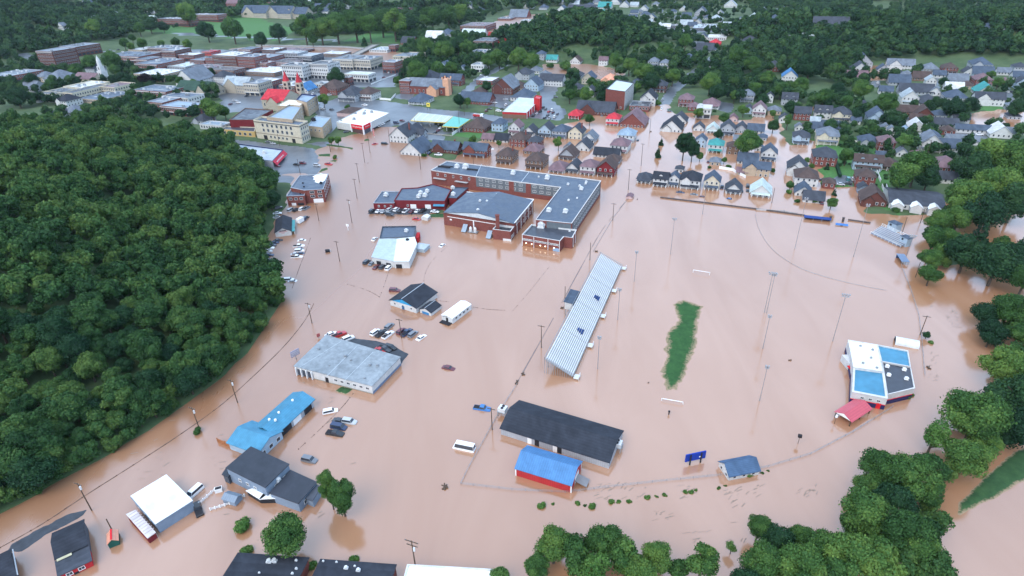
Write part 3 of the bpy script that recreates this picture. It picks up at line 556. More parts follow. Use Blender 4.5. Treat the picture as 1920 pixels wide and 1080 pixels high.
def mass(name, xs, ys, zs, ss, protos, mat, seed, szs=None):
    r = np.random.default_rng(seed); Vs, Fs, Ts = [], [], []; n = 0
    for k in range(len(xs)):
        V, F, T = protos[int(r.random()*len(protos))]; a = r.random()*6.28; c, s_ = math.cos(a), math.sin(a); s = ss[k]; sz = szs[k] if szs is not None else .85+.4*r.random()
        P = np.stack([(V[:, 0]*c-V[:, 1]*s_)*s+xs[k], (V[:, 0]*s_+V[:, 1]*c)*s+ys[k], V[:, 2]*s*sz+zs[k]], -1)
        Vs.append(P); Fs.append(F+n); n += len(P); Ts.append(np.clip(T+(r.random()-.5)*.85, 0, 1))
    o = link(name, np_mesh(name, np.concatenate(Vs), np.concatenate(Fs), mat, dict(tint=np.concatenate(Ts)))); o['kind'] = 'stuff'; return o
P1 = [crown_arrays(seed=60+k, nl=19, R=5, zc=6.6+k % 2, hz=4.6+k % 2, n=900, ls=.78, lr=.36) for k in range(5)]
rest = order[NIND:]
mass('hillside_forest', hx[rest], hy[rest], hz_[rest]-.8, (.6+.65*hr.random(len(rest))**1.6), P1, LEAFS, 8)
# grass and brush at the foot of the slope
P2 = [crown_arrays(seed=80+k, nl=6, R=5, zc=5.6, hz=4, n=110, ls=2.1) for k in range(5)]
def far_wood(name, test, step, s0, seed, bounds, cull=None):
    x, y, r = scatter(*bounds, step, test, seed); z = gz(x, y)
    im = np.array([toim((a, b, c+8)) for a, b, c in zip(x, y, z)])
    k = (im[:, 0] > -60) & (im[:, 0] < 1980) & (im[:, 1] > -60)
    x, y, z = x[k], y[k], z[k]
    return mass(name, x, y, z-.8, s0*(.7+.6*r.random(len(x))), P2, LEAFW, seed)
def gzv(A):
    def f(x, y):
        i = np.clip(np.searchsorted(GX, x)-1, 0, len(GX)-2); j = np.clip(np.searchsorted(GY, y)-1, 0, len(GY)-2); return A[j, i]
    return f
kn, rd, lf, fh = gzv(KNOLL), gzv(RIDGE), gzv(LEFT), gzv(FARH)
far_wood('knoll_wood', lambda x, y: kn(x, y) > 9, 8, 1.25, 101, (kc[0]-200, kc[0]+200, kc[1]-150, kc[1]+230))
far_wood('ridge_wood', lambda x, y: (rd(x, y) > 6.5) & (y > 200), 8.5, 1.15, 102, (250, 1400, 300, 1300))
far_wood('slope_wood', lambda x, y: (lf(x, y) > 9) & (vnoise(x, y, 60, 3) > .22), 9, 1.15, 103, (-1100, -200, 500, 1500))
far_wood('valley_wood', lambda x, y: (fh(x, y) > 4) & (vnoise(x, y, 120, 9) > .25), 14, 1.7, 104, (-1700, 1800, 1100, 2500))
far_wood('town_wood', lambda x, y: (y > 640) & (y < 1500) & (vnoise(x, y, 70, 12) > .58) & (kn(x, y) < 6) & (rd(x, y) < 6) & (gz(x, y) > .3) & (x > 250) & ~inpoly(x, y, wp([(900, 100), (900, 30), (1000, 0), (1340, 0), (1450, 60), (1440, 110), (1215, 110)])), 12, 1.0, 105, (100, 1300, 640, 1500))
# ------------------------------------------------------------------ buildings
FRAME_M = paint((.66, .66, .65), .6, 'plain', .05)
_PM = {}
def pane_mesh(w, h, fr=.12, mat=None):
    k = (round(w, 2), round(h, 2), fr, mat.name if mat else '')
    if k not in _PM:
        f = MB(); f.box(-w/2-fr, w/2+fr, -.07, .02, h/2, h/2+fr); f.box(-w/2-fr, w/2+fr, -.09, .02, -h/2-fr, -h/2)
        f.box(-w/2-fr, -w/2, -.07, .02, -h/2, h/2); f.box(w/2, w/2+fr, -.07, .02, -h/2, h/2); f.box(-.03, .03, -.05, .02, -h/2, h/2)
        p = MB(); p.box(-w/2, w/2, -.03, .015, -h/2, h/2)
        _PM[k] = (f.mesh('window', mat or FRAME_M), p.mesh('pane', glassm()))
    return _PM[k]
def window(parent, x, y, z, rz, w, h, mat=None):
    a, b = pane_mesh(w, h, .12, mat); o = link('window', a, parent); o.location = (x, y, z); o.rotation_euler = (0, 0, rz)
    link('pane', b, o); return o
def door_part(parent, x, y, z, rz, w, h, mat, name='door'):
    m = MB(); m.box(-w/2, w/2, -.1, .03, 0, h); o = m.build(name, mat, parent); o.location = (x, y, z); o.rotation_euler = (0, 0, rz); return o
class Block:
    """flat-roofed volume from roof corners seen at height z; corners run counter-clockwise starting front left"""
    def __init__(s, th, px, z, wall, roof, base=-1.5, para=0.0, coping='white', local=None, rk='flat', pw=.35):
        o = np.array(th.location[:2]); s.th = th; s.z = z
        s.p = [np.array(q, float) for q in local] if local is not None else [at(a, b, z)[:2]-o for a, b in px]
        n = len(s.p)
        m = MB()
        for i in range(n):
            a, b = s.p[i], s.p[(i+1) % n]; m.poly([(*a, base), (*b, base), (*b, z), (*a, z)])
        s.wall = m.build('wall', wallm(wall) if isinstance(wall, str) else wall, th)
        rz = z-para if para else z
        c = sum(s.p)/n; ins = [c+(q-c)*(1-.25/max(np.linalg.norm(q-c), 1)) for q in s.p]
        r = MB()
        if para:
            r.poly([(*q, rz) for q in ins])
        else:
            out = [c+(q-c)*(1+.3/max(np.linalg.norm(q-c), 1)) for q in s.p]; r.prism(out, z, z+.22)
        s.roof = r.build('roof', roofm(roof, rk) if isinstance(roof, str) else roof, th)
        if para:
            k = MB()
            out = [c+(q-c)*(1+.12/max(np.linalg.norm(q-c), 1)) for q in s.p]; inn = [c+(q-c)*(1-pw/max(np.linalg.norm(q-c), 1)) for q in s.p]
            for i in range(n):
                j = (i+1) % n; A, B, D, E = out[i], out[j], inn[j], inn[i]
                k.poly([(*A, z), (*B, z), (*B, z+.18), (*A, z+.18)]); k.poly([(*A, z+.18), (*B, z+.18), (*D, z+.18), (*E, z+.18)]); k.poly([(*E, z+.18), (*D, z+.18), (*D, rz-.05), (*E, rz-.05)])
                k.poly([(*A, z), (*E, z), (*D, z), (*B, z)])
            k.build('parapet', paint(WALLC.get(coping, ROOFC.get(coping)), .6), th)
    def edge(s, i):
        a, b = s.p[i], s.p[(i+1) % len(s.p)]; d = b-a; L = np.linalg.norm(d); return a, d/L, L, math.atan2(d[1], d[0])
    def windows(s, i, n, rows, w=1.2, h=1.5, t0=.06, t1=.94, mat=None):
        a, d, L, ang = s.edge(i); nrm = np.array([d[1], -d[0]])
        for z in rows:
            for k in range(n):
                t = t0+(t1-t0)*(k+.5)/n; q = a+d*L*t+nrm*.02; window(s.th, q[0], q[1], z, ang, w, h, mat)
    def door(s, i, t, z, w, h, mat, name='door'):
        a, d, L, ang = s.edge(i); q = a+d*L*t; return door_part(s.th, q[0]+d[1]*.02, q[1]-d[0]*.02, z, ang, w, h, mat, name)
    def band(s, i, z0, z1, mat, name, off=.05, t0=0, t1=1):
        a, d, L, ang = s.edge(i); m = MB(); m.box(L*t0, L*t1, -off, .02, z0, z1); o = m.build(name, mat, s.th); o.location = (a[0], a[1], 0); o.rotation_euler = (0, 0, ang); return o
def unit(th, px, z, kind='rooftop_unit', s=1.0, mat=None):
    """air handler: curb, cabinet, fan hood"""
    o = np.array(th.location[:2]); P = at(*px, z)[:2]-o; m = MB(); m.box(-.9*s, .9*s, -.8*s, .8*s, 0, .35*s); m.box(-.75*s, .75*s, -.65*s, .65*s, .35*s, 1.3*s); m.cyl((0, 0, 1.3*s), (0, 0, 1.6*s), .5*s, .42*s, 8); m.box(.75*s, 1.05*s, -.4*s, .4*s, .6*s, 1.1*s)
    q = m.build(kind, mat or ALU, th); q.location = (P[0], P[1], z-.05); q.rotation_euler = (0, 0, YAW); return q
def loc_of(px, z=0): P = at(*px, z); return (P[0], P[1], 0)
def gable_shell(th, w, d, h, rise, wall, roof, axis='y', base=-1.5, ov=.4, hip=False, rk='shingle', x0=0, y0=0, flat=False, gablemat=None, thick=.2):
    """walls and a pitched roof centred on x0,y0; ridge runs along the given local axis"""
    a, b = x0-w/2, x0+w/2; c, e = y0-d/2, y0+d/2
    m = MB()
    for p, q in (((a, c), (b, c)), ((b, c), (b, e)), ((b, e), (a, e)), ((a, e), (a, c))): m.poly([(*p, base), (*q, base), (*q, h), (*p, h)])
    g = MB() if gablemat else m
    if not hip:
        if axis == 'y':
            for yy, f in ((c, 1), (e, -1)): g.poly([(a, yy, h), (b, yy, h), (x0, yy, h+rise)][::f])
        else:
            for xx, f in ((b, 1), (a, -1)): g.poly([(xx, c, h), (xx, e, h), (xx, y0, h+rise)][::f])
    m.build('wall', wall, th)
    if gablemat: g.build('gable', gablemat, th)
    r = MB(); A, B, Cc, E = a-ov, b+ov, c-ov, e+ov
    if axis == 'y':
        s = rise/(w/2); z0 = h-ov*s+.05; z1 = h+rise+.1
        if hip:
            k = min(w/2, d/2-.3); r1, r2 = (x0, c+k, z1), (x0, e-k, z1)
            z0 = h-.05
            r.poly([(A, Cc, z0), (B, Cc, z0), r1]); r.poly([(B, E, z0), (A, E, z0), r2]); r.poly([(B, Cc, z0), (B, E, z0), r2, r1]); r.poly([(A, E, z0), (A, Cc, z0), r1, r2]); r.poly([(A, Cc, z0), (A, E, z0), (B, E, z0), (B, Cc, z0)])
        else:
            r.slab((A, Cc, z0), (x0, Cc, z1), (x0, E, z1), (A, E, z0), thick); r.slab((x0, Cc, z1), (B, Cc, z0), (B, E, z0), (x0, E, z1), thick)
    else:
        s = rise/(d/2); z0 = h-ov*s+.05; z1 = h+rise+.1
        if hip:
            k = min(d/2, w/2-.3); r1, r2 = (a+k, y0, z1), (b-k, y0, z1); z0 = h-.05
            r.poly([(A, E, z0), (A, Cc, z0), r1]); r.poly([(B, Cc, z0), (B, E, z0), r2]); r.poly([(A, Cc, z0), (B, Cc, z0), r2, r1]); r.poly([(B, E, z0), (A, E, z0), r1, r2]); r.poly([(A, Cc, z0), (A, E, z0), (B, E, z0), (B, Cc, z0)])
        else:
            r.slab((A, Cc, z0), (B, Cc, z0), (B, y0, z1), (A, y0, z1), thick); r.slab((A, y0, z1), (B, y0, z1), (B, E, z0), (A, E, z0), thick)
    return r.build('roof', roof, th)
def rect3(A, B, Cx, z):
    """front-left, front-right and back-right roof corners -> centre, yaw, width, depth"""
    a, b, c = at(*A, z)[:2], at(*B, z)[:2], at(*Cx, z)[:2]; w = np.linalg.norm(b-a); d = (b-a)/w; n = np.array([-d[1], d[0]]); dep = float((c-b) @ n)
    cen = (a+b)/2+n*dep/2; return (cen[0], cen[1], 0), math.atan2(d[1], d[0]), w, dep
def joined_windows(th, w, d, rows, nx, ny, ww=.95, hh=1.3, faces='fslr', x0=0, y0=0):
    """windows of a small house: frames in one part, panes under it"""
    f, p = MB(), MB()
    def put(cx, cy, z, ax, sg):
        if ax == 'x':
            f.box(cx-ww/2-.14, cx+ww/2+.14, min(cy, cy+sg*.06), max(cy, cy+sg*.06), z-hh/2-.14, z+hh/2+.14); p.box(cx-ww/2, cx+ww/2, min(cy, cy+sg*.09), max(cy, cy+sg*.09), z-hh/2, z+hh/2)
        else:
            f.box(min(cx, cx+sg*.06), max(cx, cx+sg*.06), cy-ww/2-.14, cy+ww/2+.14, z-hh/2-.14, z+hh/2+.14); p.box(min(cx, cx+sg*.09), max(cx, cx+sg*.09), cy-ww/2, cy+ww/2, z-hh/2, z+hh/2)
    for z in rows:
        for k in range(nx):
            t = (k+.5)/nx-.5
            if 'f' in faces: put(x0+w*t*.94, y0-d/2, z, 'x', -1)
        for k in range(ny):
            t = (k+.5)/ny-.5
            if 'r' in faces: put(x0+w/2, y0+d*t*.94, z, 'y', 1)
            if 'l' in faces: put(x0-w/2, y0+d*t*.94, z, 'y', -1)
    if not f.v: return
    o = f.build('window', FRAME_M, th); o['kind'] = 'stuff'; q = p.build('pane', glassm(), o); q['kind'] = 'stuff'
def house(th, w, d, st, wall, roof, typ, ex, sink=0.0):
    H = (2.75 if typ != 'f' else 3.7)*st+.35-sink; rise = .42*min(w, d)*(.8 if typ == 'h' else 1)
    wm = wallm(wall)
    if typ == 'f':
        b = Block(th, None, H, wall, roof, local=[(-w/2, -d/2), (w/2, -d/2), (w/2, d/2), (-w/2, d/2)], para=.5, coping='grey' if wall not in ('white', 'cream') else wall)
    else:
        gable_shell(th, w, d, H, rise, wm, roofm(roof), 'y' if typ in 'gh' and (typ == 'g' or d >= w) else 'x', hip=typ == 'h', ov=.6)
    if typ == 'f':
        joined_windows(th, w, d, [5.4+3.7*k for k in range(st-1)] or [2.2], max(2, int(w/2.6)), max(2, int(d/2.8)), 1.25, 1.7)
        r = random.Random(int(w*97+d*31)); m = MB()
        for k in range(max(2, int(w*d/160))): x, y, s = (r.random()-.5)*w*.75, (r.random()-.5)*d*.75, .6+.8*r.random(); m.box(x-s, x+s, y-s*.8, y+s*.8, H-.5, H+.3+.7*s)
        m.box(-w*.3, w*.34, -d*.18, -d*.15, H-.5, H-.25); q = m.build('rooftop_unit', r.choice([ALU, STEEL, paint((.5, .52, .53), .6)]), th); q['kind'] = 'stuff'
        if st > 1:
            m = MB(); n = max(2, int(w/4.5))
            for k in range(n): m.box(-w/2+w*(k+.12)/n, -w/2+w*(k+.88)/n, -d/2-.08, -d/2+.02, .2, 2.9)
            for k in range(max(2, int(d/6))): n2 = max(2, int(d/6)); m.box(w/2-.02, w/2+.08, -d/2+d*(k+.15)/n2, -d/2+d*(k+.85)/n2, .2, 2.8)
            q = m.build('shopfront', glassm(), th); q['kind'] = 'stuff'
            m = MB(); m.box(-w/2-.3, w/2+.3, -d/2-.35, -d/2-.02, H-1.1, H-.75); m.box(-w/2-.1, w/2+.1, -d/2-.9, -d/2-.02, 3.0, 3.25); m.build('cornice', r.choice([TRIM, paint((.12, .1, .09), .7), paint((.4, .36, .3), .7)]), th)
    else: joined_windows(th, w, d, [z-sink for z in (1.75, 4.7, 7.6, 10.5)[:st] if z-sink > .45], max(2, int(w/2.7)), max(2, int(d/3.2)))
    if 'p' in ex:
        ph = 2.7-sink; r = MB(); r.slab((-w*.46, -d/2-2.2, ph), (w*.46, -d/2-2.2, ph), (w*.46, -d/2-.01, ph+.6), (-w*.46, -d/2-.01, ph+.6), .2); r.build('porch_roof', roofm(roof), th)
        c = MB()
        for k in range(4): x = -w*.42+w*.84*k/3; c.box(x-.12, x+.12, -d/2-2.1, -d/2-1.86, -1.2, ph-.18)
        c.box(-w*.44, w*.44, -d/2-2.15, -d/2-2.05, .7-sink, .8-sink); c.build('porch_column', TRIM, th)
    if 'd' in ex:
        for k, x in enumerate((-w*.22, w*.22) if w > 9 else (0,)):
            r = MB(); zz = H+rise*.15; y1 = -d/2*(.72 if typ != 'g' else 1.0); rr = 1.0; dep = d*.25
            if typ == 'g':
                continue
            q = MB(); q.box(x-rr, x+rr, y1, y1+dep, zz-.6, zz+1.0); q.poly([(x-rr, y1, zz+1.0), (x+rr, y1, zz+1.0), (x, y1, zz+1.7)]); q.build('dormer', wm, th)
            r.slab((x-rr-.25, y1-.3, zz+.9), (x, y1-.3, zz+1.8), (x, y1+dep+.8, zz+1.8), (x-rr-.25, y1+dep+.8, zz+.9), .12); r.slab((x, y1-.3, zz+1.8), (x+rr+.25, y1-.3, zz+.9), (x+rr+.25, y1+dep+.8, zz+.9), (x, y1+dep+.8, zz+1.8), .12); r.build('dormer_roof', roofm(roof), th)
    if 'x' in ex:      # cross gable on the front
        gw = w*.42; x = -w*.2; q = MB(); y1 = -d/2-.6
        q.box(x-gw/2, x+gw/2, y1, -d/2+.5, -1.5, H); q.poly([(x-gw/2, y1, H), (x+gw/2, y1, H), (x, y1, H+gw*.42)]); q.build('front_gable', wm, th)
        r = MB(); zz = H-.1; rz = H+gw*.42+.1; r.slab((x-gw/2-.3, y1-.3, zz), (x, y1-.3, rz), (x, d*.05, rz), (x-gw/2-.3, d*.05, zz), .15); r.slab((x, y1-.3, rz), (x+gw/2+.3, y1-.3, zz), (x+gw/2+.3, d*.05, zz), (x, d*.05, rz), .15); r.build('front_gable_roof', roofm(roof), th)
    if 'c' in ex:
        q = MB(); q.box(w*.28, w*.28+.8, d*.05, d*.05+.8, H, H+rise+1.1); q.build('chimney', wallm('brick'), th)
    if 'e' in ex:      # rear ell
        gable_shell(th, w*.6, d*.7, H-1.2, rise*.7, wm, roofm(roof), 'y', x0=w*.1, y0=d/2+d*.35)
FOOT_PRINTS = []
def cluster(where, group, rows, yaw=YAW, cat='house', sc=1.0):
    built = []
    for row in rows:
        cx, cy, wp_, st, wall, roof, typ = row[:7]; ex = row[7] if len(row) > 7 else ''; ratio = row[8] if len(row) > 8 else (1.15 if typ != 'e' else (.8 if wp_ < 38 else .5))
        hh = 3.0*st*.5+.8
        P = hit(cx, cy, hh); wm_ = wp_/scale_at(P)/(.93+.34*ratio)*sc*(1.24 if typ != 'f' else 1.3); wm_ = max(wm_, 4.0)
        d = wm_*ratio; g = float(gz(P[0], P[1])); z = max(g, 0.0)
        sink = .9 if g < .1 else 0.0
        FOOT_PRINTS.append((P[0], P[1], max(wm_, d)*.55))
        built.append((P, z, wm_, d, st, wall, roof, typ, ex, sink, cx))
    def nm(c): return c.replace('_', ' ')
    TY = dict(g='gable', e='gable', h='hip', f='flat')
    descs = []
    for b in built:
        size = '' if b[4] == 1 else ('two-storey ' if b[4] == 2 else 'tall ')
        if b[7] == 'f' and b[4] == 2: size = ''
        kindw = cat if b[7] != 'f' else 'building'
        if b[4] == 1 and b[2] < 6.5 and b[7] != 'f': kindw = 'small '+cat
        descs.append(f"{size}{nm(b[5])} {kindw} with {nm(b[6])} {TY[b[7]]} roof")
    labs = rank(descs, [b[-1] for b in built], where)
    for b, lab in zip(built, labs):
        P, z, w, d, st, wall, roof, typ, ex, sink, cx = b
        fl = typ == 'f'; garage = st == 1 and w < 6.5 and not fl
        th = thing('building' if fl else cat, lab, 'building' if fl else cat, (P[0], P[1], z), yaw+(random.random()-.5)*.04, group)
        house(th, w, d, st, wall, roof, typ, ex, sink)
# ------------------------------------------------------------------ landmark buildings
WH = 'white'
# school: L-shaped two-storey wing
t = thing('school_wing', 'long L-shaped brick school with slate flat roof and grey window panels', 'school', loc_of((1000, 380)))
z = 8.6
inner = [(808, 319), (892, 331), (1052, 351), (1005, 412), (1072, 419), (1127, 339), (838, 302)]
b = Block(t, inner, z, 'brick', 'slate', para=.3, coping='white')
GP = paint((.13, .15, .165), .6)
b.band(1, 2.6, 8.2, GP, 'wall_panel', .06, .0, .99); b.band(4, 1.6, 8.2, GP, 'wall_panel', .06, .02, .98); b.band(3, 4.6, 8.2, GP, 'wall_panel', .06, .3, .98)
b.windows(1, 12, (4.2, 7.0), 1.9, 1.2, .02, .98); b.windows(4, 16, (3.2, 6.6), 1.7, 1.2); b.windows(0, 5, (6.6,), 1.0, 1.4)
for t0 in (.40, .60): b.band(1, -1.5, 8.3, wallm('brick'), 'brick_pier', .12, t0, t0+.06)
for q, s in (((857, 314), 1.5), ((873, 315), 1.8), ((962, 326), 1.4), ((1026, 335), 1.4), ((1065, 346), .7), ((1090, 355), 1.1), ((1099, 342), .7), ((1098, 345), .6), ((1066, 376), .6), ((1082, 372), .5), ((1087, 349), .6), ((1029, 396), 1.3), ((1060, 398), 1.3), ((1010, 332), .5), ((1086, 349), .5)): unit(t, q, z-.25, s=s)
m = MB(); o_ = np.array(t.location[:2]); P = at(833, 313, z)[:2]-o_; m.box(-4, 4, -.4, .4, 0, .8); m.box(-3, 5, 1.6, 2.2, 0, .5); q = m.build('roof_duct', DARK, t); q.location = (P[0], P[1], z-.28); q.rotation_euler = (0, 0, YAW)
m = MB(); P = at(887, 318, z)[:2]-o_; m.box(-4, 3, -.5, .5, 0, .7); q = m.build('roof_duct', DARK, t); q.location = (P[0], P[1], z-.28); q.rotation_euler = (0, 0, YAW)
m = MB()
for A, B in (((903, 307.5), (892, 331)), ((992, 322), (977, 341))):
    p, q = at(*A, z)[:2]-o_, at(*B, z)[:2]-o_; d_ = (q-p)/np.linalg.norm(q-p)*.15; n_ = np.array([-d_[1], d_[0]]); m.prism([p+n_, p-n_, q-n_, q+n_][::-1], z-.31, z-.1)
m.build('roof_joint', paint((.45, .5, .55), .5), t)
# canopies on the north wall
for tt in (.06, .55):
    a, d_, L, ang = b.edge(0); m = MB(); m.box(0, L*.28, -1.6, 0, 4.2, 4.45); q = m.build('canopy', paint((.4, .42, .42), .6), t); pp = a+d_*L*tt; q.location = (pp[0], pp[1], 0); q.rotation_euler = (0, 0, ang)
# gymnasium
t = thing('gymnasium', 'big square red brick gymnasium with low slate gable roof and chimney', 'gymnasium', loc_of((915, 400)))
z = 7.6; o_ = np.array(t.location[:2])
cs = [(831, 397), (964, 418), (1000, 374), (875, 360)]
P = [at(a, b_, z)[:2]-o_ for a, b_ in cs]
b = Block(t, cs, z-.4, 'brick', 'slate')
bpy.data.objects.remove(b.roof)
mf, mb_ = (P[0]+P[1])/2, (P[2]+P[3])/2
m = MB(); R = 2.3
m.slab((*P[0], z-.3), (*mf, z+R), (*mb_, z+R), (*P[3], z-.3), .35); m.slab((*mf, z+R), (*P[1], z-.3), (*P[2], z-.3), (*mb_, z+R), .35); m.build('roof', roofm('slate', 'flat'), t)
m = MB(); m.poly([(*P[0], z-.4), (*P[1], z-.4), (*mf, z+R-.3)]); m.poly([(*P[2], z-.4), (*P[3], z-.4), (*mb_, z+R-.3)]); m.build('gable', paint((.5, .54, .56), .5), t)
b.band(0, 4.9, 5.15, TRIM, 'coping', .25, .06, .86); b.band(0, 1.0, 5.0, TRIM, 'downpipe', .3, .43, .443); b.band(0, 3.2, 3.9, TRIM, 'vent', .1, .09, .12)
b.windows(1, 8, (5.6,), 1.3, 1.6); b.windows(1, 6, (2.2,), 1.2, 1.3, .3, .98)
for k in range(5): b.band(1, -1, 7.2, TRIM, 'downpipe', .25, .12+.2*k, .125+.2*k)
b.band(1, 7.0, 7.35, TRIM, 'gutter', .35); b.band(2, 7.0, 7.35, TRIM, 'gutter', .35)
q = MB(); pc = at(933, 420, 7)[:2]-o_; q.box(pc[0]-.9, pc[0]+.9, pc[1]-.7, pc[1]+.7, 4.5, 11.5); q.box(pc[0]-1.05, pc[0]+1.05, pc[1]-.85, pc[1]+.85, 11.5, 11.8); q.build('chimney', wallm('brick'), t)
for q, s in (((896, 395), 1.0), ((900, 377), .8), ((913, 378), .8), ((931, 365), .6), ((913, 379), .6)): unit(t, q, z+1.6, 'roof_vent', s=s*.8)
# small boiler block in front of the gymnasium
t = thing('boiler_house', 'small red brick block with sunken black roof before the gymnasium', 'building', loc_of((944, 440)))
b = Block(t, [(924, 430), (957, 434), (964, 425), (932, 421)], 5.2, 'brick', 'black', para=.9); b.windows(1, 3, (1.6,), .9, 1.5); b.door(0, .8, -.4, 4.2, 1.5, ALU, 'loading_door')
# brick classroom block
t = thing('classroom_block', 'low brown brick block with ribbon windows and wet black roof', 'building', loc_of((1030, 445)))
b = Block(t, [(979, 440), (1050, 452), (1057, 444), (1073, 446), (1081, 431), (997, 421)], 5.6, 'brick', 'dark', para=.6)
for t0, t1, n in ((.02, .28, 7), (.34, .66, 8), (.71, .98, 7)): b.windows(0, n, (3.4,), .85, .7, t0, t1)
for t0, t1 in ((.02, .28), (.34, .66), (.71, .98)): b.band(0, .15, 1.5, paint((.27, .11, .055), .7), 'lower_panel', .06, t0, t1)
for tt in (.0, .31, .685, .985): b.band(0, -1, 5.6, TRIM, 'downpipe', .2, tt, tt+.01)
for tt in (.2, .7): b.band(3, -1, 5.6, TRIM, 'downpipe', .2, tt, tt+.02)
for q, s in (((1015, 426), 1.9), ((1041, 426), 1.9), ((1068, 434), .5)): unit(t, q, 5, s=s)
lamp_m, lt, lb = nodes('lit_lamp'); lb.inputs['Emission Color'].default_value = (1, .8, .55, 1); lb.inputs['Emission Strength'].default_value = 3
a, d_, L, ang = b.edge(0)
for tt in (.11, .26, .49, .62, .85): 
    m = MB(); m.box(-.22, .22, -.35, -.05, 1.5, 1.85); q = m.build('wall_lamp', lamp_m, t); pp = a+d_*L*tt; q.location = (pp[0], pp[1], 0); q.rotation_euler = (0, 0, ang)
b.door(0, .9, -.6, 3, 2.2, paint((.25, .36, .5), .5))
# maroon annex
t = thing('school_annex', 'dark maroon brick annex with slate flat roof behind a car row', 'building', loc_of((770, 380)))
b2 = Block(t, [(700, 381), (739, 381), (750, 359), (716, 359)], 4.0, 'maroon', 'slate', para=.3, coping='grey')
b = Block(t, [(739, 376), (834, 377.5), (846, 355), (812, 345), (783, 352), (753, 353.5)], 5.0, 'maroon', 'slate', para=.3, coping='maroon')
b3 = Block(t, [(841, 371), (856, 372), (878, 352), (850, 351)], 4.4, 'maroon', 'slate', para=.3, coping='dark')
b.door(0, .37, .35, 3.2, 2.6, TRIM, 'garage_door'); b.door(0, .66, .35, 3.2, 2.6, TRIM, 'garage_door')
a, d_, L, ang = b.edge(0); m = MB(); m.slab((L*.77, -1.4, 2.7), (L*.99, -1.4, 2.7), (L*.99, -.02, 3.3), (L*.77, -.02, 3.3), .12); q = m.build('awning', roofm('sky_blue', 'seam'), t); q.location = (a[0], a[1], 0); q.rotation_euler = (0, 0, ang)
b2.windows(0, 3, (2.3,), .8, .9, .1, .98); b.windows(0, 1, (2.3,), .8, .9, .22, .3)
for q, s in (((724, 367), 1.3), ((785, 370), 1.2), ((789, 363), 1.2), ((797, 368), 1.3), ((801, 360), 1.2), ((849, 354), 1.2), ((850, 366), 1.3)): unit(t, q, 4.9 if q[0] < 840 and q[0] > 740 else 4.0, s=s)
# cyclone dust collectors by the gymnasium wall
for px, k, lab in (((872, 433), 0, 'grey sloped metal chute'), ((887, 436), 1, 'grey twin tank unit on a low platform'), ((918, 445), 0, 'grey sloped metal stair hood beside the boiler block')):
    t = thing('dust_collector' if k else 'metal_hood', lab+' against the gymnasium wall', 'machine', loc_of(px), YAW)
    if k:
        m = MB(); m.box(-2.6, 2.6, -1.2, 1.2, .3, .6); m.build('platform', STEEL, t)
        for x in (-1.2, 1.2): m = MB(); m.cyl((x, 0, .6), (x, 0, 2.3), .8, .8, 8); m.cyl((x, 0, 2.3), (x, 0, 3.1), .8, .25, 8); m.build('tank', ALU, t)
    else:
        m = MB(); m.slab((-1.2, -2.2, .5), (1.2, -2.2, .5), (1.2, 1.2, 3.2), (-1.2, 1.2, 3.2), .2); m.build('hood', paint((.28, .34, .4), .5), t); m = MB(); m.box(-1.1, 1.1, -.8, 1.1, -1, 1.6); m.build('base', paint((.25, .3, .36), .6), t)
# brick building by the wooded slope
t = thing('brick_building', 'red brick two-level building with torn white roof membrane beside the wooded slope', 'building', loc_of((575, 365)))
b = Block(t, [(570, 357), (606, 355), (616, 326), (562, 329), (545, 352)], 7.6, 'brick', 'slate', para=.25, coping='grey')
b2 = Block(t, [(537, 368), (570.5, 367), (572, 357.5), (549, 351)], 5.6, 'brick', 'slate', para=.25, coping='grey')
b.windows(0, 2, (6.3, 3.9), 2.2, 1.3, .2, .98); b.windows(1, 6, (5.8,), 1.1, 1.7); b.windows(1, 6, (2.6,), 1.1, 1.7); b2.windows(0, 3, (3.9,), 1.5, 1.2, .05, .95)
b.door(0, .65, -.3, 5.4, 2.6, TRIM, 'garage_door'); b2.door(0, .33, -.5, 2.4, 2.0, TRIM, 'garage_door'); b2.door(0, .72, -.6, 3.4, 2.0, DARK, 'garage_door')
o_ = np.array(t.location[:2]); m = MB(); pts = [(614, 327), (609, 338), (604, 342), (597, 343), (590, 341), (592, 338), (587, 336), (590, 333), (586, 331), (593, 328), (601, 325)]; m.prism([at(a, c, 7.5)[:2]-o_ for a, c in pts], 7.36, 7.52); m.build('torn_membrane', paint((.85, .86, .85), .6), t)
for q, s in (((602, 344), .8), ((570, 351), .5), ((563, 364), .4), ((568, 344), .5)): unit(t, q, 7.3 if q[1] < 352 else 5.3, 'roof_vent', s=s, mat=DARK)
# white gable shop by the slope
loc, yw, w, d = rect3((515.5, 436), (545, 432), (553.5, 407), 2.6)
t = thing('shop', 'white shop with dark gable roof and lettering at the foot of wooded slope', 'shop', loc, yw)
gable_shell(t, w, d, 2.6, 2.0, wallm('white'), roofm('black'), 'y')
m = MB(); m.box(-1.6, 1.6, -d/2-.08, -d/2+.02, 2.7, 3.15); m.build('sign_board', paint((.09, .06, .07), .6), t); m = MB(); m.box(-2, 2, -d/2-.06, -d/2+.02, 2.2, 2.4); m.box(-.8, .8, -d/2-.06, -d/2+.02, 1.6, 1.75); m.build('lettering', paint((.6, .2, .2), .6), t)
m = MB(); m.slab((w/2, -d/2, 2.2), (w/2+1.8, -d/2, 1.9), (w/2+1.8, d/2-2, 1.9), (w/2, d/2-2, 2.2), .12); m.build('side_canopy', paint((.06, .25, .26), .5), t); m = MB()
for k in range(4): m.box(w/2+1.5, w/2+1.7, -d/2+.3+k*2, -d/2+.5+k*2, -1, 1.9)
m.build('canopy_post', TRIM, t)
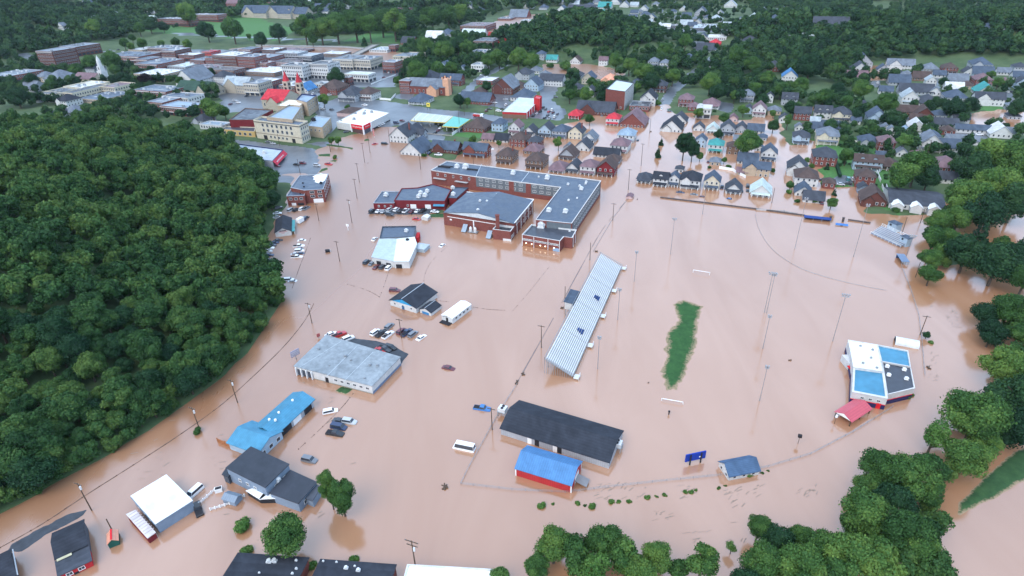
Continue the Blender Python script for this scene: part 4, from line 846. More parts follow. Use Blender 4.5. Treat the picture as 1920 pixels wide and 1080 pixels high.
# dollar shop with red awning
t = thing('store', 'flat slate-roofed store with slanted red awning behind the hillside trees', 'store', loc_of((490, 288)))
b = Block(t, [(420, 293), (511, 302), (531, 281), (448, 270)], 5.0, 'grey', 'light_grey', para=.5, coping='navy', base=-.5)
a, d_, L, ang = b.edge(1); m = MB(); m.slab((0, -2.4, 2.2), (L, -2.4, 2.2), (L, -.05, 4.9), (0, -.05, 4.9), .2); q = m.build('awning', paint((.5, .03, .06), .5), t); q.location = (a[0], a[1], 0); q.rotation_euler = (0, 0, ang)
m = MB()
for k in range(9): x = L*(.15+.07*k); m.slab((x, -1.75, 3.05), (x+.55, -1.75, 3.05), (x+.55, -1.2, 3.68), (x, -1.2, 3.68), .05)
q = m.build('lettering', TRIM, t); q.location = (a[0]+d_[1]*.06, a[1]-d_[0]*.06, .06); q.rotation_euler = (0, 0, ang)
for q, s in (((452, 284), 1.5), ((467, 284), 1.4), ((496, 288), 1.5)): unit(t, q, 4.5, s=s)
# corner office building in tan stone
t = thing('corner_building', 'three-storey cream corner building with dark cornice and rows of windows', 'building', (*loc_of((530, 255))[:2], .5))
b = Block(t, [(475, 226), (561, 236), (577, 228), (491, 219)], 14, 'cream', 'slate', para=1.2, coping='cream', base=-1)
for i in (0, 1): b.band(i, 12.6, 13.1, paint((.12, .11, .1), .6), 'cornice', .3); b.band(i, 4.3, 4.7, paint((.25, .2, .16), .6), 'string_course', .15)
b.windows(0, 7, (10.9, 7.2), 1.9, 2.2, .14, .86); b.windows(1, 4, (10.9, 7.2, 3), 1.3, 2.0); b.windows(0, 5, (2.6,), 1.7, 1.6, .28, .72); b.door(0, .2, -.3, 3.4, 3.6, DARK); b.door(0, .82, -.3, 3, 3.6, DARK)
t = thing('rear_wing', 'long tan wing with pale blue sunken roof behind the cream corner building', 'building', (*loc_of((540, 235))[:2], .5))
b = Block(t, [(500, 221), (548, 226), (566, 200), (543, 197)], 15, 'tan', 'pale_blue', para=1.0, coping='tan', base=-1); b.windows(1, 5, (12, 8.5), 1.1, 1.5); b.windows(0, 3, (12,), 1.2, 1.5)
t = thing('school_hall', 'brown windowless hall with dark flat roof left of the cream corner building', 'building', (*loc_of((465, 240))[:2], .5))
b = Block(t, [(430, 226), (475, 226), (512, 207), (460, 204)], 10, 'maroon', 'dark', para=.4, coping='brown', base=-1)
t = thing('street_shop', 'low yellow brick shopfront with arched bays below the brown hall', 'shop', (*loc_of((445, 252))[:2], .5))
b = Block(t, [(412, 243), (477, 248), (480, 240), (425, 238)], 4.6, 'yellow', 'dark', para=.5, coping='cream', base=-1); b.windows(0, 6, (2.2,), 2.2, 2.0); 
t = thing('two_storey_wing', 'lower tan wing with pale blue roof right of the cream corner building', 'building', (*loc_of((600, 250))[:2], .5))
b = Block(t, [(577, 237), (604, 240), (620, 222), (592, 218)], 8.5, 'tan', 'pale_blue', para=.5, coping='pale', base=-1); b.windows(1, 4, (5.8, 2.6), 1.1, 1.5); b.windows(0, 3, (5.8,), 1.1, 1.4); unit(t, (588, 228), 8, s=1.8, mat=DARK)
t = thing('white_roof_hall', 'tan building with bright white flat roof beside the red-roofed church', 'building', (*loc_of((550, 210))[:2], .5))
b = Block(t, [(520, 199), (560, 201), (574, 191), (541, 188)], 10, 'tan', 'bright', para=.4, coping='cream', base=-1); b.windows(1, 3, (7, 4), 1.2, 1.6)
t = thing('theatre', 'tall tan brick theatre block with blue-grey roof and dark tanks', 'building', (*loc_of((585, 205))[:2], .5))
b = Block(t, [(556, 188), (575, 193), (594, 180), (566, 177)], 12, 'tan', 'pale_blue', para=.8, coping='navy', base=-1); b.windows(1, 4, (9, 5), 1.2, 1.6)
# pharmacy
t = thing('pharmacy', 'white flat-roofed corner pharmacy with red sign band over its entrance', 'pharmacy', (*loc_of((690, 235))[:2], .35))
b = Block(t, [(631, 229.5), (681, 237), (730, 213), (681, 204)], 6.2, 'white', 'bright', para=.4, coping='white', base=-1)
RED = paint((.62, .02, .03), .45, 'plain', .04)
a, d_, L, ang = b.edge(0); m = MB(); m.box(L*.56, L*1.005, -.5, .05, 3.2, 6.5); q = m.build('sign_band', RED, t); q.location = (a[0], a[1], 0); q.rotation_euler = (0, 0, ang)
a1, d1, L1, ang1 = b.edge(1); m = MB(); m.box(-.005*L1, L1*.24, -.5, .05, 3.2, 6.5); q2 = m.build('sign_band', RED, t); q2.location = (a1[0], a1[1], 0); q2.rotation_euler = (0, 0, ang1)
def text(s, size, mat, parent, loc, rz, tilt=math.pi/2, name='lettering', align='CENTER'):
    cu = bpy.data.curves.new(name, 'FONT'); cu.body = s; cu.size = size; cu.align_x = align; cu.align_y = 'CENTER'; cu.extrude = .03; cu.resolution_u = 2; cu.materials.append(mat)
    tmp = bpy.data.objects.new(name, cu); C.objects.link(tmp); bpy.context.view_layer.update(); me = bpy.data.meshes.new_from_object(tmp.evaluated_get(bpy.context.evaluated_depsgraph_get())); bpy.data.objects.remove(tmp); bpy.data.curves.remove(cu)
    o = link(name, me); o.parent = parent; o.location = loc; o.rotation_euler = (tilt, 0, rz); return o
n0 = np.array([d_[1], -d_[0]]); pp = a+d_*L*.78+n0*.56; text('CVS pharmacy', 1.7, TRIM, t, (pp[0], pp[1], 4.9), ang)
n1 = np.array([d1[1], -d1[0]]); pp = a1+d1*L1*.12+n1*.56; text('CVS pharmacy', 1.0, TRIM, t, (pp[0], pp[1], 4.9), ang1)
for i, t0 in ((0, .54), (0, .985), (1, .24)): b.band(i, -.5, 6.9, TRIM, 'pier', .7, t0, t0+.03)
b.band(0, -.2, 3.1, paint((.10, .06, .06), .4), 'shopfront', .08, .58, .98); b.band(1, -.2, 3.1, paint((.08, .09, .11), .3), 'shopfront', .08, .03, .23)
b.band(0, -.5, 1.0, DARK, 'plinth', .12, 0, .53); b.band(1, -.5, 1.0, DARK, 'plinth', .12, .28, 1)
for q, s in (((664, 225), 1.2), ((683, 215), 1.4), ((697, 212), 1.2), ((667, 214), .9), ((640, 227), .6), ((685, 209), .7)): unit(t, q, 5.9, s=s, mat=STEEL)
t = thing('pylon_sign', 'red CVS letters stacked on a slim pole by the pharmacy forecourt', 'sign', loc_of((702, 258)), YAW)
m = MB(); m.cyl((0, 0, -1), (0, 0, 6.6), .12, .12); m.build('pole', TRIM, t)
for k, ch in enumerate('CVS'): text(ch, 2.6, RED, t, (0, -.15, 5.7-1.9*k), 0)
t = thing('annex', 'low brown hip-roofed annex left behind the white pharmacy', 'building', (*loc_of((658, 215))[:2], .4), YAW)
gable_shell(t, 14, 20, 3.5, 2, wallm('pink'), roofm('brown'), 'y', hip=True)
# gas station canopies
t = thing('gas_canopy', 'white ribbed gas station canopy with yellow edge', 'canopy', (*loc_of((812, 232))[:2], .5))
o_ = np.array(t.location[:2])
def canopy(th, px, z, top, edge, ribs):
    P = [at(a, c, z)[:2]-o_ for a, c in px]; m = MB(); m.prism(P, z-.5, z); m.build('fascia', edge, th)
    c_ = sum(P)/4; P2 = [c_+(q-c_)*.97 for q in P]; m = MB(); m.prism(P2, z, z+.12); r = m.build('roof', top, th)
    m = MB()
    for k in range(ribs):
        for s_ in (0, 1):
            f = (k+.5)/ribs; A, B = P2[0]+(P2[1]-P2[0])*f, P2[3]+(P2[2]-P2[3])*f; 
        dv = (P2[1]-P2[0])/np.linalg.norm(P2[1]-P2[0])*.12; m.prism([A-dv, A+dv, B+dv, B-dv], z+.1, z+.2)
    if ribs: m.build('rib', TRIM, th)
    m = MB()
    for u_ in (.12, .5, .88):
        for v_ in (.2, .8):
            q = (P[0]*(1-u_)+P[1]*u_)*(1-v_)+(P[3]*(1-u_)+P[2]*u_)*v_; m.box(q[0]-.25, q[0]+.25, q[1]-.25, q[1]+.25, -.5, z-.5)
    m.build('column', TRIM, th); return P
YEL = paint((.62, .46, .10), .5, 'plain', .05)
canopy(t, [(770, 227), (836, 231), (850, 219), (785, 212)], 5.2, paint((.45, .5, .5), .5, 'plain', .12), YEL, 5)
P = loc_of((815, 238)); 
t = thing('gas_canopy', 'turquoise-topped canopy with yellow edge right of the gas station', 'canopy', (*loc_of((855, 240))[:2], .5)); o_ = np.array(t.location[:2])
canopy(t, [(829, 238), (860, 240), (882, 225), (850, 219)], 5.0, paint((.13, .42, .36), .45, 'plain', .06), YEL, 0)
for k, (a, c) in enumerate([(790, 240), (806, 236), (822, 236)]):
    t = thing('gas_pump', rank(['white gas pump island with dark hose box']*3, [0, 1, 2], 'under the canopy')[k], 'pump', (*loc_of((a, c))[:2], .7), YAW)
    m = MB(); m.box(-1.2, 1.2, -.5, .5, -.2, .2); m.build('base', CONC, t); m = MB(); m.box(-.4, .4, -.3, .3, .2, 2.0); m.build('body', TRIM, t); m = MB(); m.box(-.3, .3, -.34, -.3, .9, 1.6); m.build('panel', DARK, t)
def wall_line(name, label, cat, pts, h, mat, thick=.2, base=-1.2, posts=0, pm=None, cap=None):
    W = [at(a, c)[:2] for a, c in pts]; o = W[0]; zz = max(0., float(gz(*W[0]))); t = thing(name, label, cat, (o[0], o[1], zz)); m = MB(); pmB = MB(); cp = MB()
    for A, B in zip(W[:-1], W[1:]):
        d_ = B-A; L = np.linalg.norm(d_); d_ /= L; n_ = np.array([-d_[1], d_[0]])*thick/2; A_, B_ = A-o, B-o
        m.prism([A_-n_, B_-n_, B_+n_, A_+n_], base, h)
        if cap: cp.prism([A_-n_*1.6, B_-n_*1.6, B_+n_*1.6, A_+n_*1.6], h, h+.1)
    m.build('panel', mat, t)
    if cap: cp.build('top_rail', cap, t)
    if posts:
        me = None
        for A, B in zip(W[:-1], W[1:]):
            L = np.linalg.norm(B-A); k = max(1, int(L/posts))
            for i in range(k+1):
                q = A+(B-A)*i/k-o
                if me is None: x = MB(); x.box(-.12, .12, -.12, .12, base, h+.25); me = x.mesh('post', pm or mat)
                p = link('post', me, t); p.location = (q[0], q[1], 0)
    return t
wall_line('white_wall', 'white panel wall running beside the turquoise canopy', 'wall', [(848, 256), (873, 238)], 2.2, TRIM)
wall_line('low_wall', 'low kerb wall along the gas station forecourt edge', 'wall', [(783, 251), (848, 257)], .7, CONC)
t = thing('price_sign', 'yellow square gas station sign on two black legs at the corner', 'sign', (*loc_of((804, 208))[:2], .5), YAW)
m = MB(); m.box(-1.6, 1.6, -.2, .2, 3.2, 6.4); m.build('panel', paint((.75, .6, .1), .5), t); m = MB(); m.box(-1.4, -1.15, -.12, .12, 0, 3.2); m.box(1.15, 1.4, -.12, .12, 0, 3.2); m.build('leg', DARK, t); m = MB(); m.box(-.9, .9, -.26, -.2, 4.4, 5.2); m.build('lettering', DARK, t)
# red-fronted restaurant row
t = thing('red_shop', 'long shop with pale roof, bright red side and square red tower', 'shop', (*loc_of((985, 215))[:2], .6))
b = Block(t, [(942, 211), (987, 213), (1014, 187), (972, 184)], 5.0, 'red', 'mint', base=-1, para=.3, coping='white')
o_ = np.array(t.location[:2]); b.windows(0, 3, (2,), 2.6, 1.8, .25, .95); a, d_, L, ang = b.edge(0); m = MB(); m.box(0, L, -.15, .02, -.5, 3.3); q = m.build('front_wall', wallm('brown'), t); q.location = (a[0], a[1], 0); q.rotation_euler = (0, 0, ang)
for k in range(6): b.band(1, -.5, 4.8, TRIM, 'pilaster', .3, .02+.16*k, .04+.16*k)
b2 = Block(t, [(1001, 185), (1012, 187), (1016, 182), (1005, 180)], 10, 'red', 'red', base=-1, para=.4, coping='red')
# tall brick hall
t = thing('brick_hall', 'tall blank red brick hall with pale flat roof among houses', 'building', (*loc_of((1160, 200))[:2], .5))
b = Block(t, [(1136, 168), (1172, 173), (1189, 156), (1156, 150)], 15.5, 'brick', 'mint', base=-1, para=.7, coping='dark'); b.windows(1, 4, (12.5, 9.2, 5.9, 2.6), 1.3, 1.8); a, d_, L, ang = b.edge(1)
b.band(1, -1, 15.2, paint((.42, .40, .38), .7), 'render_coat', .05)
m = MB(); m.box(L*.2, L*.5, -3, 3, 0, .1)
b.windows(0, 4, (2.2,), 1.2, 1.2)
# churches
t = thing('red_roof_church', 'tan stone church with bright red roof and two red-spired towers', 'church', (*loc_of((500, 195))[:2], .5), 0)
loc, yw, w, d = rect3((478, 186), (523, 191), (527, 172), 9.0); t.location = (loc[0], loc[1], .5); t.rotation_euler = (0, 0, yw+.15)
gable_shell(t, w*.8, d*.75, 8.5, 6.5, wallm('stone'), roofm('red'), 'x', base=-1); gable_shell(t, w*.36, 8, 7.5, 4.5, wallm('stone'), roofm('red'), 'y', base=-1, y0=-d*.42, x0=w*.12)
joined_windows(t, w*.8, d*.75, [4], 5, 3, 1.2, 3)
for sx, yy in ((-.12, .5), (.42, .42)):
    m = MB(); x = w*sx; y = d*yy; m.box(x-2.6, x+2.6, y-2.6, y+2.6, -1, 19); m.build('tower', wallm('stone'), t); m = MB(); m.cyl((x, y, 19), (x, y, 28), 3.0, .1, 4); m.build('spire', roofm('red'), t)
    m = MB()
    for k in (13, 16.5): m.box(x-1.2, x+1.2, y-2.66, y-2.6, k-1.2, k+.9); m.box(x+2.6, x+2.66, y-1.2, y+1.2, k-1.2, k+.9)
    m.build('louvre', DARK, t)
t = thing('brick_church', 'long brick church with grey roof and square tan stone tower', 'church', (*loc_of((800, 175))[:2], .5), YAW)
gable_shell(t, 40, 17, 8, 6, wallm('brick'), roofm('grey'), 'x', base=-1, x0=4); gable_shell(t, 10, 8, 7, 4, wallm('orange'), roofm('grey'), 'y', base=-1, x0=13, y0=-11)
Block(t, None, 12, 'brick', 'grey', local=[(-24, -9), (-13, -9), (-13, 6), (-24, 6)], base=-1, para=.5)
joined_windows(t, 11, 15, [2, 5.2, 8.6], 4, 4, 1.3, 1.7, 'fl', -18.5, -1.5); joined_windows(t, 40, 17, [3.5], 8, 3, 1.2, 2.6, 'fr', 4, 0)
m = MB(); m.box(22, 28, -8, -2, -1, 15); m.build('tower', wallm('orange'), t); m = MB()
for q in ((22, -8), (28, -8), (28, -2), (22, -2)): m.box(q[0]-.5, q[0]+.5, q[1]-.5, q[1]+.5, 15, 17)
m.build('pinnacle', wallm('orange'), t)
t = thing('white_steeple_church', 'church with tall white octagonal steeple and mauve roof', 'church', (*loc_of((185, 160))[:2], 1), YAW)
gable_shell(t, 30, 16, 7, 5, wallm('cream'), roofm('mauve'), 'x', base=-1, x0=-10); joined_windows(t, 30, 16, [3.5], 5, 3, 1.2, 2.6, 'fr', -10, 0)
m = MB(); m.box(4, 11, 0, 7, -1, 14); m.box(5, 10, 1, 6, 14, 19); m.cyl((7.5, 3.5, 19), (7.5, 3.5, 24), 2.3, 2.0, 8); m.build('tower', wallm('white'), t); m = MB(); m.cyl((7.5, 3.5, 24), (7.5, 3.5, 30), 2.2, .1, 8); m.build('spire', wallm('white'), t); m = MB(); m.box(6.7, 8.3, -.05, 0, 9, 12); m.box(6.9, 8.1, .95, 1, 15.2, 18); m.build('louvre', DARK, t)
t = thing('green_roof_church', 'stone church with long dark green roof and pointed gable', 'church', (*loc_of((378, 178))[:2], .6), YAW)
gable_shell(t, 44, 20, 6, 7, wallm('stone'), roofm('green'), 'x', base=-1); gable_shell(t, 10, 10, 7, 6, wallm('stone'), roofm('green'), 'y', base=-1, x0=17, y0=-12); joined_windows(t, 44, 20, [3], 8, 4, 1.2, 2.4)
# ------------------------------------------------------------------ buildings standing in the flood, near half
loc, yw, w, d = rect3((939, 802), (1142, 866), (1169, 808), 2.6)
t = thing('long_shed', 'long grey metal field house with dark charcoal gable roof', 'field house', loc, yw)
gable_shell(t, w, d, 2.6, 2.2, paint(WALLC['grey'], .5, 'seam', .1), roofm('black'), 'x', ov=.3)
for x, mt in ((-w*.22, TRIM), (w*.02, TRIM), (-w*.15, DARK), (w*.06, DARK)): door_part(t, x, -d/2-.02, -.6, 0, 1.3, 2.7, mt)
for i, (x, tx) in enumerate(((-w/2-1.6, 'left'), (w/2+1.6, 'right'))):
    pos = (loc[0]+x*math.cos(yw)-(2-4*i*0)*-math.sin(yw), loc[1]+x*math.sin(yw)+2*math.cos(yw), 0)
    u = thing('air_handler', f'grey air handler on steel stilts at the {"far" if i == 0 else "near"} end of the long shed', 'air handler', pos, yw)
    m = MB(); m.box(-1.2, 1.2, -1.1, 1.1, 1.9, 3.1); m.build('cabinet', ALU, u); m = MB(); m.cyl((0, -.5, 3.1), (0, -.5, 3.3), .45, .45, 8); m.cyl((0, .55, 3.1), (0, .55, 3.3), .45, .45, 8); m.build('fan', DARK, u); m = MB(); m.box(-1.4, 1.4, -1.3, 1.3, 1.75, 1.9); m.build('platform', STEEL, u); m = MB()
    for q in ((-1.2, -1.1), (1.2, -1.1), (1.2, 1.1), (-1.2, 1.1)): m.box(q[0]-.09, q[0]+.09, q[1]-.09, q[1]+.09, -1, 1.75)
    m.build('leg', STEEL, u)
loc, yw, w, d = rect3((967, 877), (1071, 909), (1094, 866), 2.9)
t = thing('red_barn', 'bright red barn with blue metal roof and white corner trim', 'barn', loc, yw)
gable_shell(t, w, d, 2.9, 2.1, paint(WALLC['red'], .5, 'seam', .06), roofm('blue', 'seam'), 'x', ov=.3)
m = MB()
for x in (-w/2, w/2): m.box(x-.16, x+.16, -d/2-.08, -d/2+.1, -1, 2.8)
m.box(w/2-.02, w/2+.07, -d/2, -d/2+.3, -1, 2.8); m.box(w/2-.02, w/2+.07, d/2-.3, d/2, -1, 2.8); m.build('corner_trim', TRIM, t)
door_part(t, w/2+.03, .2, -.8, math.pi/2, 3.2, 3.2, TRIM, 'barn_door')
m = MB(); m.slab((w/2+.1, -1.6, 1.5), (w/2+3.4, -1.9, .9), (w/2+3.4, 1.0, .9), (w/2+.1, 1.2, 1.5), .12); m.build('door_canopy', paint((.22, .22, .23), .6), t)
# white cottage with slate roof by the fence
loc, yw, w, d = rect3((1366, 889), (1422, 878), (1411, 856), 1.9)
t = thing('cottage', 'small white field shed with navy slate gable roof by the fence', 'shed', loc, yw)
gable_shell(t, w, d*1.25, 1.9, 1.9, wallm('white'), roofm('navy_blue'), 'x', ov=.35); joined_windows(t, w, d*1.25, [1.0], 3, 2, .7, .7, 'fl')
# scoreboard
t = thing('scoreboard', 'blue scoreboard seen from behind on two dark posts', 'scoreboard', loc_of((1302, 868)), math.radians(13))
m = MB(); m.box(-3.0, 3.0, -.15, .15, 1.2, 3.8); m.build('panel', paint((.012, .045, .32), .5), t); m = MB(); m.box(1.0, 1.5, -.2, -.15, 2.0, 2.4); m.build('plate', TRIM, t)
for x in (-1.6, 1.6): m = MB(); m.box(x-.16, x+.16, -.42, -.16, -1, 3.7); m.build('post', DARK, t)
# grey roofed store
t = thing('store', 'wide single-storey store with streaked pale grey roof and white windowed front', 'store', loc_of((650, 690)))
b = Block(t, [(552, 687), (697, 724), (750, 670), (612, 629)], 3.3, 'white', paint((.235, .265, .285), .6, 'flat', .2))
b.windows(0, 6, (1.9,), 1.1, .8, .5, .98); b.band(0, -.3, 2.6, paint((.06, .07, .09), .4), 'porch_shade', .05, .03, .24); b.door(0, .42, -.2, 1.2, 2.2, DARK)  # flat dark panel on the front paints the shade inside the porch
for k in range(4): b.band(0, -.3, 3.2, TRIM, 'porch_column', .7, .02+.07*k, .028+.07*k)
b.band(1, -1, .9, paint((.16, .2, .28), .6), 'base_course', .08); b.band(0, -1, .3, paint((.28, .26, .22), .8), 'base_course', .08, .25, 1)
o_ = np.array(t.location[:2])
for q, s in (((598, 655), .5), ((648, 669), .6), ((658, 676), .4), ((694, 685), .5), ((708, 686), .5), ((684, 710), .4), ((618, 686), .3)): unit(t, q, 3.4, 'roof_vent', s=s, mat=STEEL)
m = MB()
for A, B in (((640, 640), (560, 690)), ((668, 650), (612, 706)), ((700, 660), (645, 715))):
    p, q = at(*A, 3.5)[:2]-o_, at(*B, 3.5)[:2]-o_; d_ = (q-p)/np.linalg.norm(q-p); n_ = np.array([-d_[1], d_[0]])*.08; m.prism([p-n_, q-n_, q+n_, p+n_], 3.5, 3.58)
m.build('roof_seam', paint((.42, .47, .5), .5), t)
# blue-roofed motel-like building
loc, yw, w, d = rect3((478, 800), (516, 813), (580, 747), 3.0)
t = thing('blue_roof_building', 'long open-bay building under a T-shaped sky-blue metal roof', 'building', loc, yw)
BL = roofm('sky_blue', 'seam')
gable_shell(t, w, d, 3.0, 1.5, wallm('grey'), BL, 'y', ov=.6, thick=.25)
gable_shell(t, w*1.45, w*1.2, 2.9, 1.7, wallm('light_blue'), BL, 'x', ov=.45, x0=-w*.12, y0=-d/2-w*.4, hip=False)
for y, mt in ((d*.34, DARK), (d*.04, TRIM), (-d*.22, DARK), (-d*.38, DARK)): door_part(t, w/2+.02, y, -1, math.pi/2, d*.2, 3.4, mt, 'bay_door')
for q in ((0, d*.25), (0, -d*.12), (-.2, -d*.33), (.6, -d*.3)): 
    m = MB(); m.cyl((0, 0, 0), (0, 0, .55), .4, .35, 8); x = m.build('roof_vent', TRIM, t); x.location = (q[0]*w*.3, q[1], 4.35)
joined_windows(t, w*1.45, w*1.2, [1.3], 4, 3, 1.2, 1.1, 'r', -w*.12, -d/2-w*.4)
wall_line('wooden_fence', 'short brown wooden fence left of the sky-blue roof', 'fence', [(409, 829), (438, 841)], 1.4, paint((.32, .13, .06), .8, 'plain', .2), posts=2.4)
# dark two-storey house
t = thing('house', 'large blue-grey sided house with black roof and white canopy wing', 'house', loc_of((480, 890)))
b = Block(t, [(425, 878), (497, 914), (541, 871), (471, 839)], 5.0, 'blue_grey', 'black'); b.windows(0, 3, (2.6,), .8, .8, .2, .8); b.windows(1, 2, (2.4,), .8, 1.0, .2, .9)
b2 = Block(t, [(507, 925), (559, 944), (593, 905), (545, 883)], 3.2, 'blue_grey', 'black'); b2.windows(1, 2, (1.4,), 1.2, 1.1, .2, .8)
b3 = Block(t, [(574, 934), (586, 939), (601, 915), (590, 908)], 2.4, 'blue_grey', 'dark')
b4 = Block(t, [(463, 921), (488, 936), (508, 921), (490, 912)], 1.6, DARK, 'bright'); b5 = Block(t, [(488, 936), (538, 934), (511, 920), (500, 921)], 1.6, DARK, 'bright'); b6 = Block(t, [(418, 890), (427, 895), (434, 887), (424, 880)], 2.6, 'charcoal', 'black')
unit(t, (521, 901), 3.3, s=.8)
loc, yw, w, d = rect3((417, 934), (440, 941), (454, 929), 1.6)
t = thing('shed', 'small plain blue-grey shed beside the white picket fence', 'shed', loc, yw); gable_shell(t, w, d*1.1, 1.6, .7, wallm('blue_grey'), paint((.2, .25, .31), .5, 'seam', .1), 'x', ov=.2)
def picket(label, pts):
    W = [at(a, c)[:2] for a, c in pts]; o = W[0]; t = thing('picket_fence', label, 'fence', (o[0], o[1], 0))
    pm = MB().box(-.12, .12, -.12, .12, -.8, .95).mesh('post', TRIM); r = MB()
    for A, B in zip(W[:-1], W[1:]):
        L = np.linalg.norm(B-A); d_ = (B-A)/L; k = max(2, int(L/1.1)); n_ = np.array([-d_[1], d_[0]])*.04
        for i in range(k+1): p = link('post', pm, t); q = A-o+(B-A)*i/k; p.location = (q[0], q[1], 0)
        for z0 in (.25, .62): r.prism([A-o-n_, B-o-n_, B-o+n_, A-o+n_], z0, z0+.14)
    r.build('rail', TRIM, t)
picket('white railing fence running up to the small white box', [(374, 946), (404, 919)]); picket('white railing fence curving round the blue-grey shed', [(395, 957), (431, 946), (459, 931)])
t = thing('utility_box', 'small white box with dark open top at the railing end', 'box', loc_of((411, 921)), math.radians(20)); m = MB(); m.box(-.9, .9, -.6, .6, -.3, 1.2); m.build('body', TRIM, t); m = MB(); m.box(-.75, .75, -.45, .45, 1.2, 1.26); m.build('top', DARK, t)
# white-roofed warehouse
t = thing('warehouse', 'square blue-grey warehouse with weathered white flat roof', 'warehouse', loc_of((305, 945)))
b = Block(t, [(247, 931), (292, 982), (360, 939), (312, 892)], 3.4, 'blue_grey', paint((.75, .79, .78), .5, 'flat', .05)); b.windows(0, 3, (1.8,), .6, .6, .1, .8)
b.band(0, 3.15, 3.5, paint((.2, .24, .3), .5), 'gutter', .3); b.band(1, 3.15, 3.5, paint((.2, .24, .3), .5), 'gutter', .3)
t = thing('cargo_trailer', 'long red box trailer with ribbed white roof beside the warehouse', 'trailer', loc_of((263, 990)))
b = Block(t, [(238, 966), (276, 1009), (291, 998), (255, 958)], 2.0, 'maroon', paint((.6, .55, .54), .5, 'flat', .1)); a, d_, L, ang = b.edge(0); m = MB()
for k in range(9): m.box(L*(.06+.1*k), L*(.06+.1*k)+.18, .1, 2.3, 2.2, 2.3)
q = m.build('roof_rib', paint((.5, .42, .42), .5), t); q.location = (a[0], a[1], 0); q.rotation_euler = (0, 0, ang)
# black-roofed red house, bottom left
loc, yw, w, d = rect3((104, 1048), (163, 1021), (142, 981), 3.2)
t = thing('house', 'red house with black shingle roof and two white-framed front windows', 'house', loc, yw); gable_shell(t, w, d, 3.2, 1.4, wallm('charcoal'), roofm('black'), 'x', ov=.25)
m = MB(); m.box(-w/2, w/2, -d/2-4.2, -d/2-.02, -1.2, 2.0, False); m.build('front_wall', wallm('red'), t)
m = MB(); m.slab((-w/2-.3, -d/2-4.6, 2.1), (w/2+.3, -d/2-4.6, 2.1), (w/2+.3, -d/2-.3, 2.9), (-w/2-.3, -d/2-.3, 2.9), .18); m.build('front_roof', roofm('dark'), t)
for x in (-w*.22, w*.16): window(t, x, -d/2-4.22, .95, 0, 1.1, .8, TRIM)
door_part(t, -w*.03, -d/2-4.22, -.9, 0, .9, 1.5, DARK)
m = MB(); m.slab((-w/2+.2, -d/2-.9, 3.1), (0, -d/2-.9, 3.1), (0, -d/2-.4, 3.3), (-w/2+.2, -d/2-.4, 3.3), .1); m.build('gutter_debris', paint((.45, .42, .28), .8), t)
loc, yw, w, d = rect3((-25, 1105), (28, 1078), (8, 1036), 3.0)
t = thing('house', 'black-roofed house cut by the bottom-left corner of the photo', 'house', loc, yw); gable_shell(t, w, d, 3.0, 1.6, wallm('charcoal'), roofm('black'), 'x', ov=.3); m = MB(); m.box(w/2+.3, w/2+.5, -d/2, d/2, 2.6, 2.85); m.build('gutter', TRIM, t)
loc, yw, w, d = rect3((201, 1020), (221, 1012), (212, 997), 1.7)
t = thing('shed', 'small green shed with salmon orange roof and red ridge strip', 'shed', loc, yw); gable_shell(t, w, d, 1.7, .9, wallm('green'), roofm('orange', 'seam'), 'y', ov=.15); m = MB(); m.box(-.2, .2, -d/2-.1, d/2+.1, 2.62, 2.78); m.build('ridge', RED, t)
# roofs along the bottom edge
def bottom_roof(label, BLp, BRp, depth, z, wall, roof, rise, units, nm='house'):
    a, b_ = at(*BLp, z)[:2], at(*BRp, z)[:2]; w = np.linalg.norm(b_-a); d_ = (b_-a)/w; n_ = np.array([d_[1], -d_[0]]); cen = (a+b_)/2+n_*depth/2
    t = thing(nm, label, nm, (cen[0], cen[1], 0), math.atan2(d_[1], d_[0]))
    if rise: gable_shell(t, w, depth, z, rise, wallm(wall), roofm(roof), 'x', ov=.3)
    else: Block(t, None, z, wall, roof, local=[(-w/2, -depth/2), (w/2, -depth/2), (w/2, depth/2), (-w/2, depth/2)], para=.2, coping='white')
    for u, v, s in units:
        m = MB(); m.cyl((0, 0, 0), (0, 0, .9*s), .5*s, .45*s, 8); m.box(-.6*s, .6*s, -.4*s, .4*s, 0, .5*s); q = m.build('roof_vent', ALU, t); q.location = (u*w, v*depth, z+rise*(1-abs(2*v))+.05)
    return t, w
t, w = bottom_roof('broad black-roofed brick building with paired white roof vents at the bottom edge', (447, 1038), (577, 1047), 22, 3.4, 'brick', 'black', 1.2, [(.0, .42, 1.0), (.07, .43, 1.0), (.36, .46, .5), (.42, .36, .5), (-.05, .28, .4), (.4, .3, .5)], 'building')
t, w = bottom_roof('black-roofed brick building with two small vents, middle of the bottom edge', (602, 1050), (741, 1060), 18, 3.2, 'brick', 'black', .9, [(-.12, .4, .8), (.05, .38, .8), (-.46, .48, .4), (-.28, .48, .4), (-.02, .44, .4)], 'building')
t, w = bottom_roof('plain bright white roof cut by the bottom edge', (764, 1059), (923, 1068), 16, 3.0, 'grey', 'bright', 0, [], 'building')
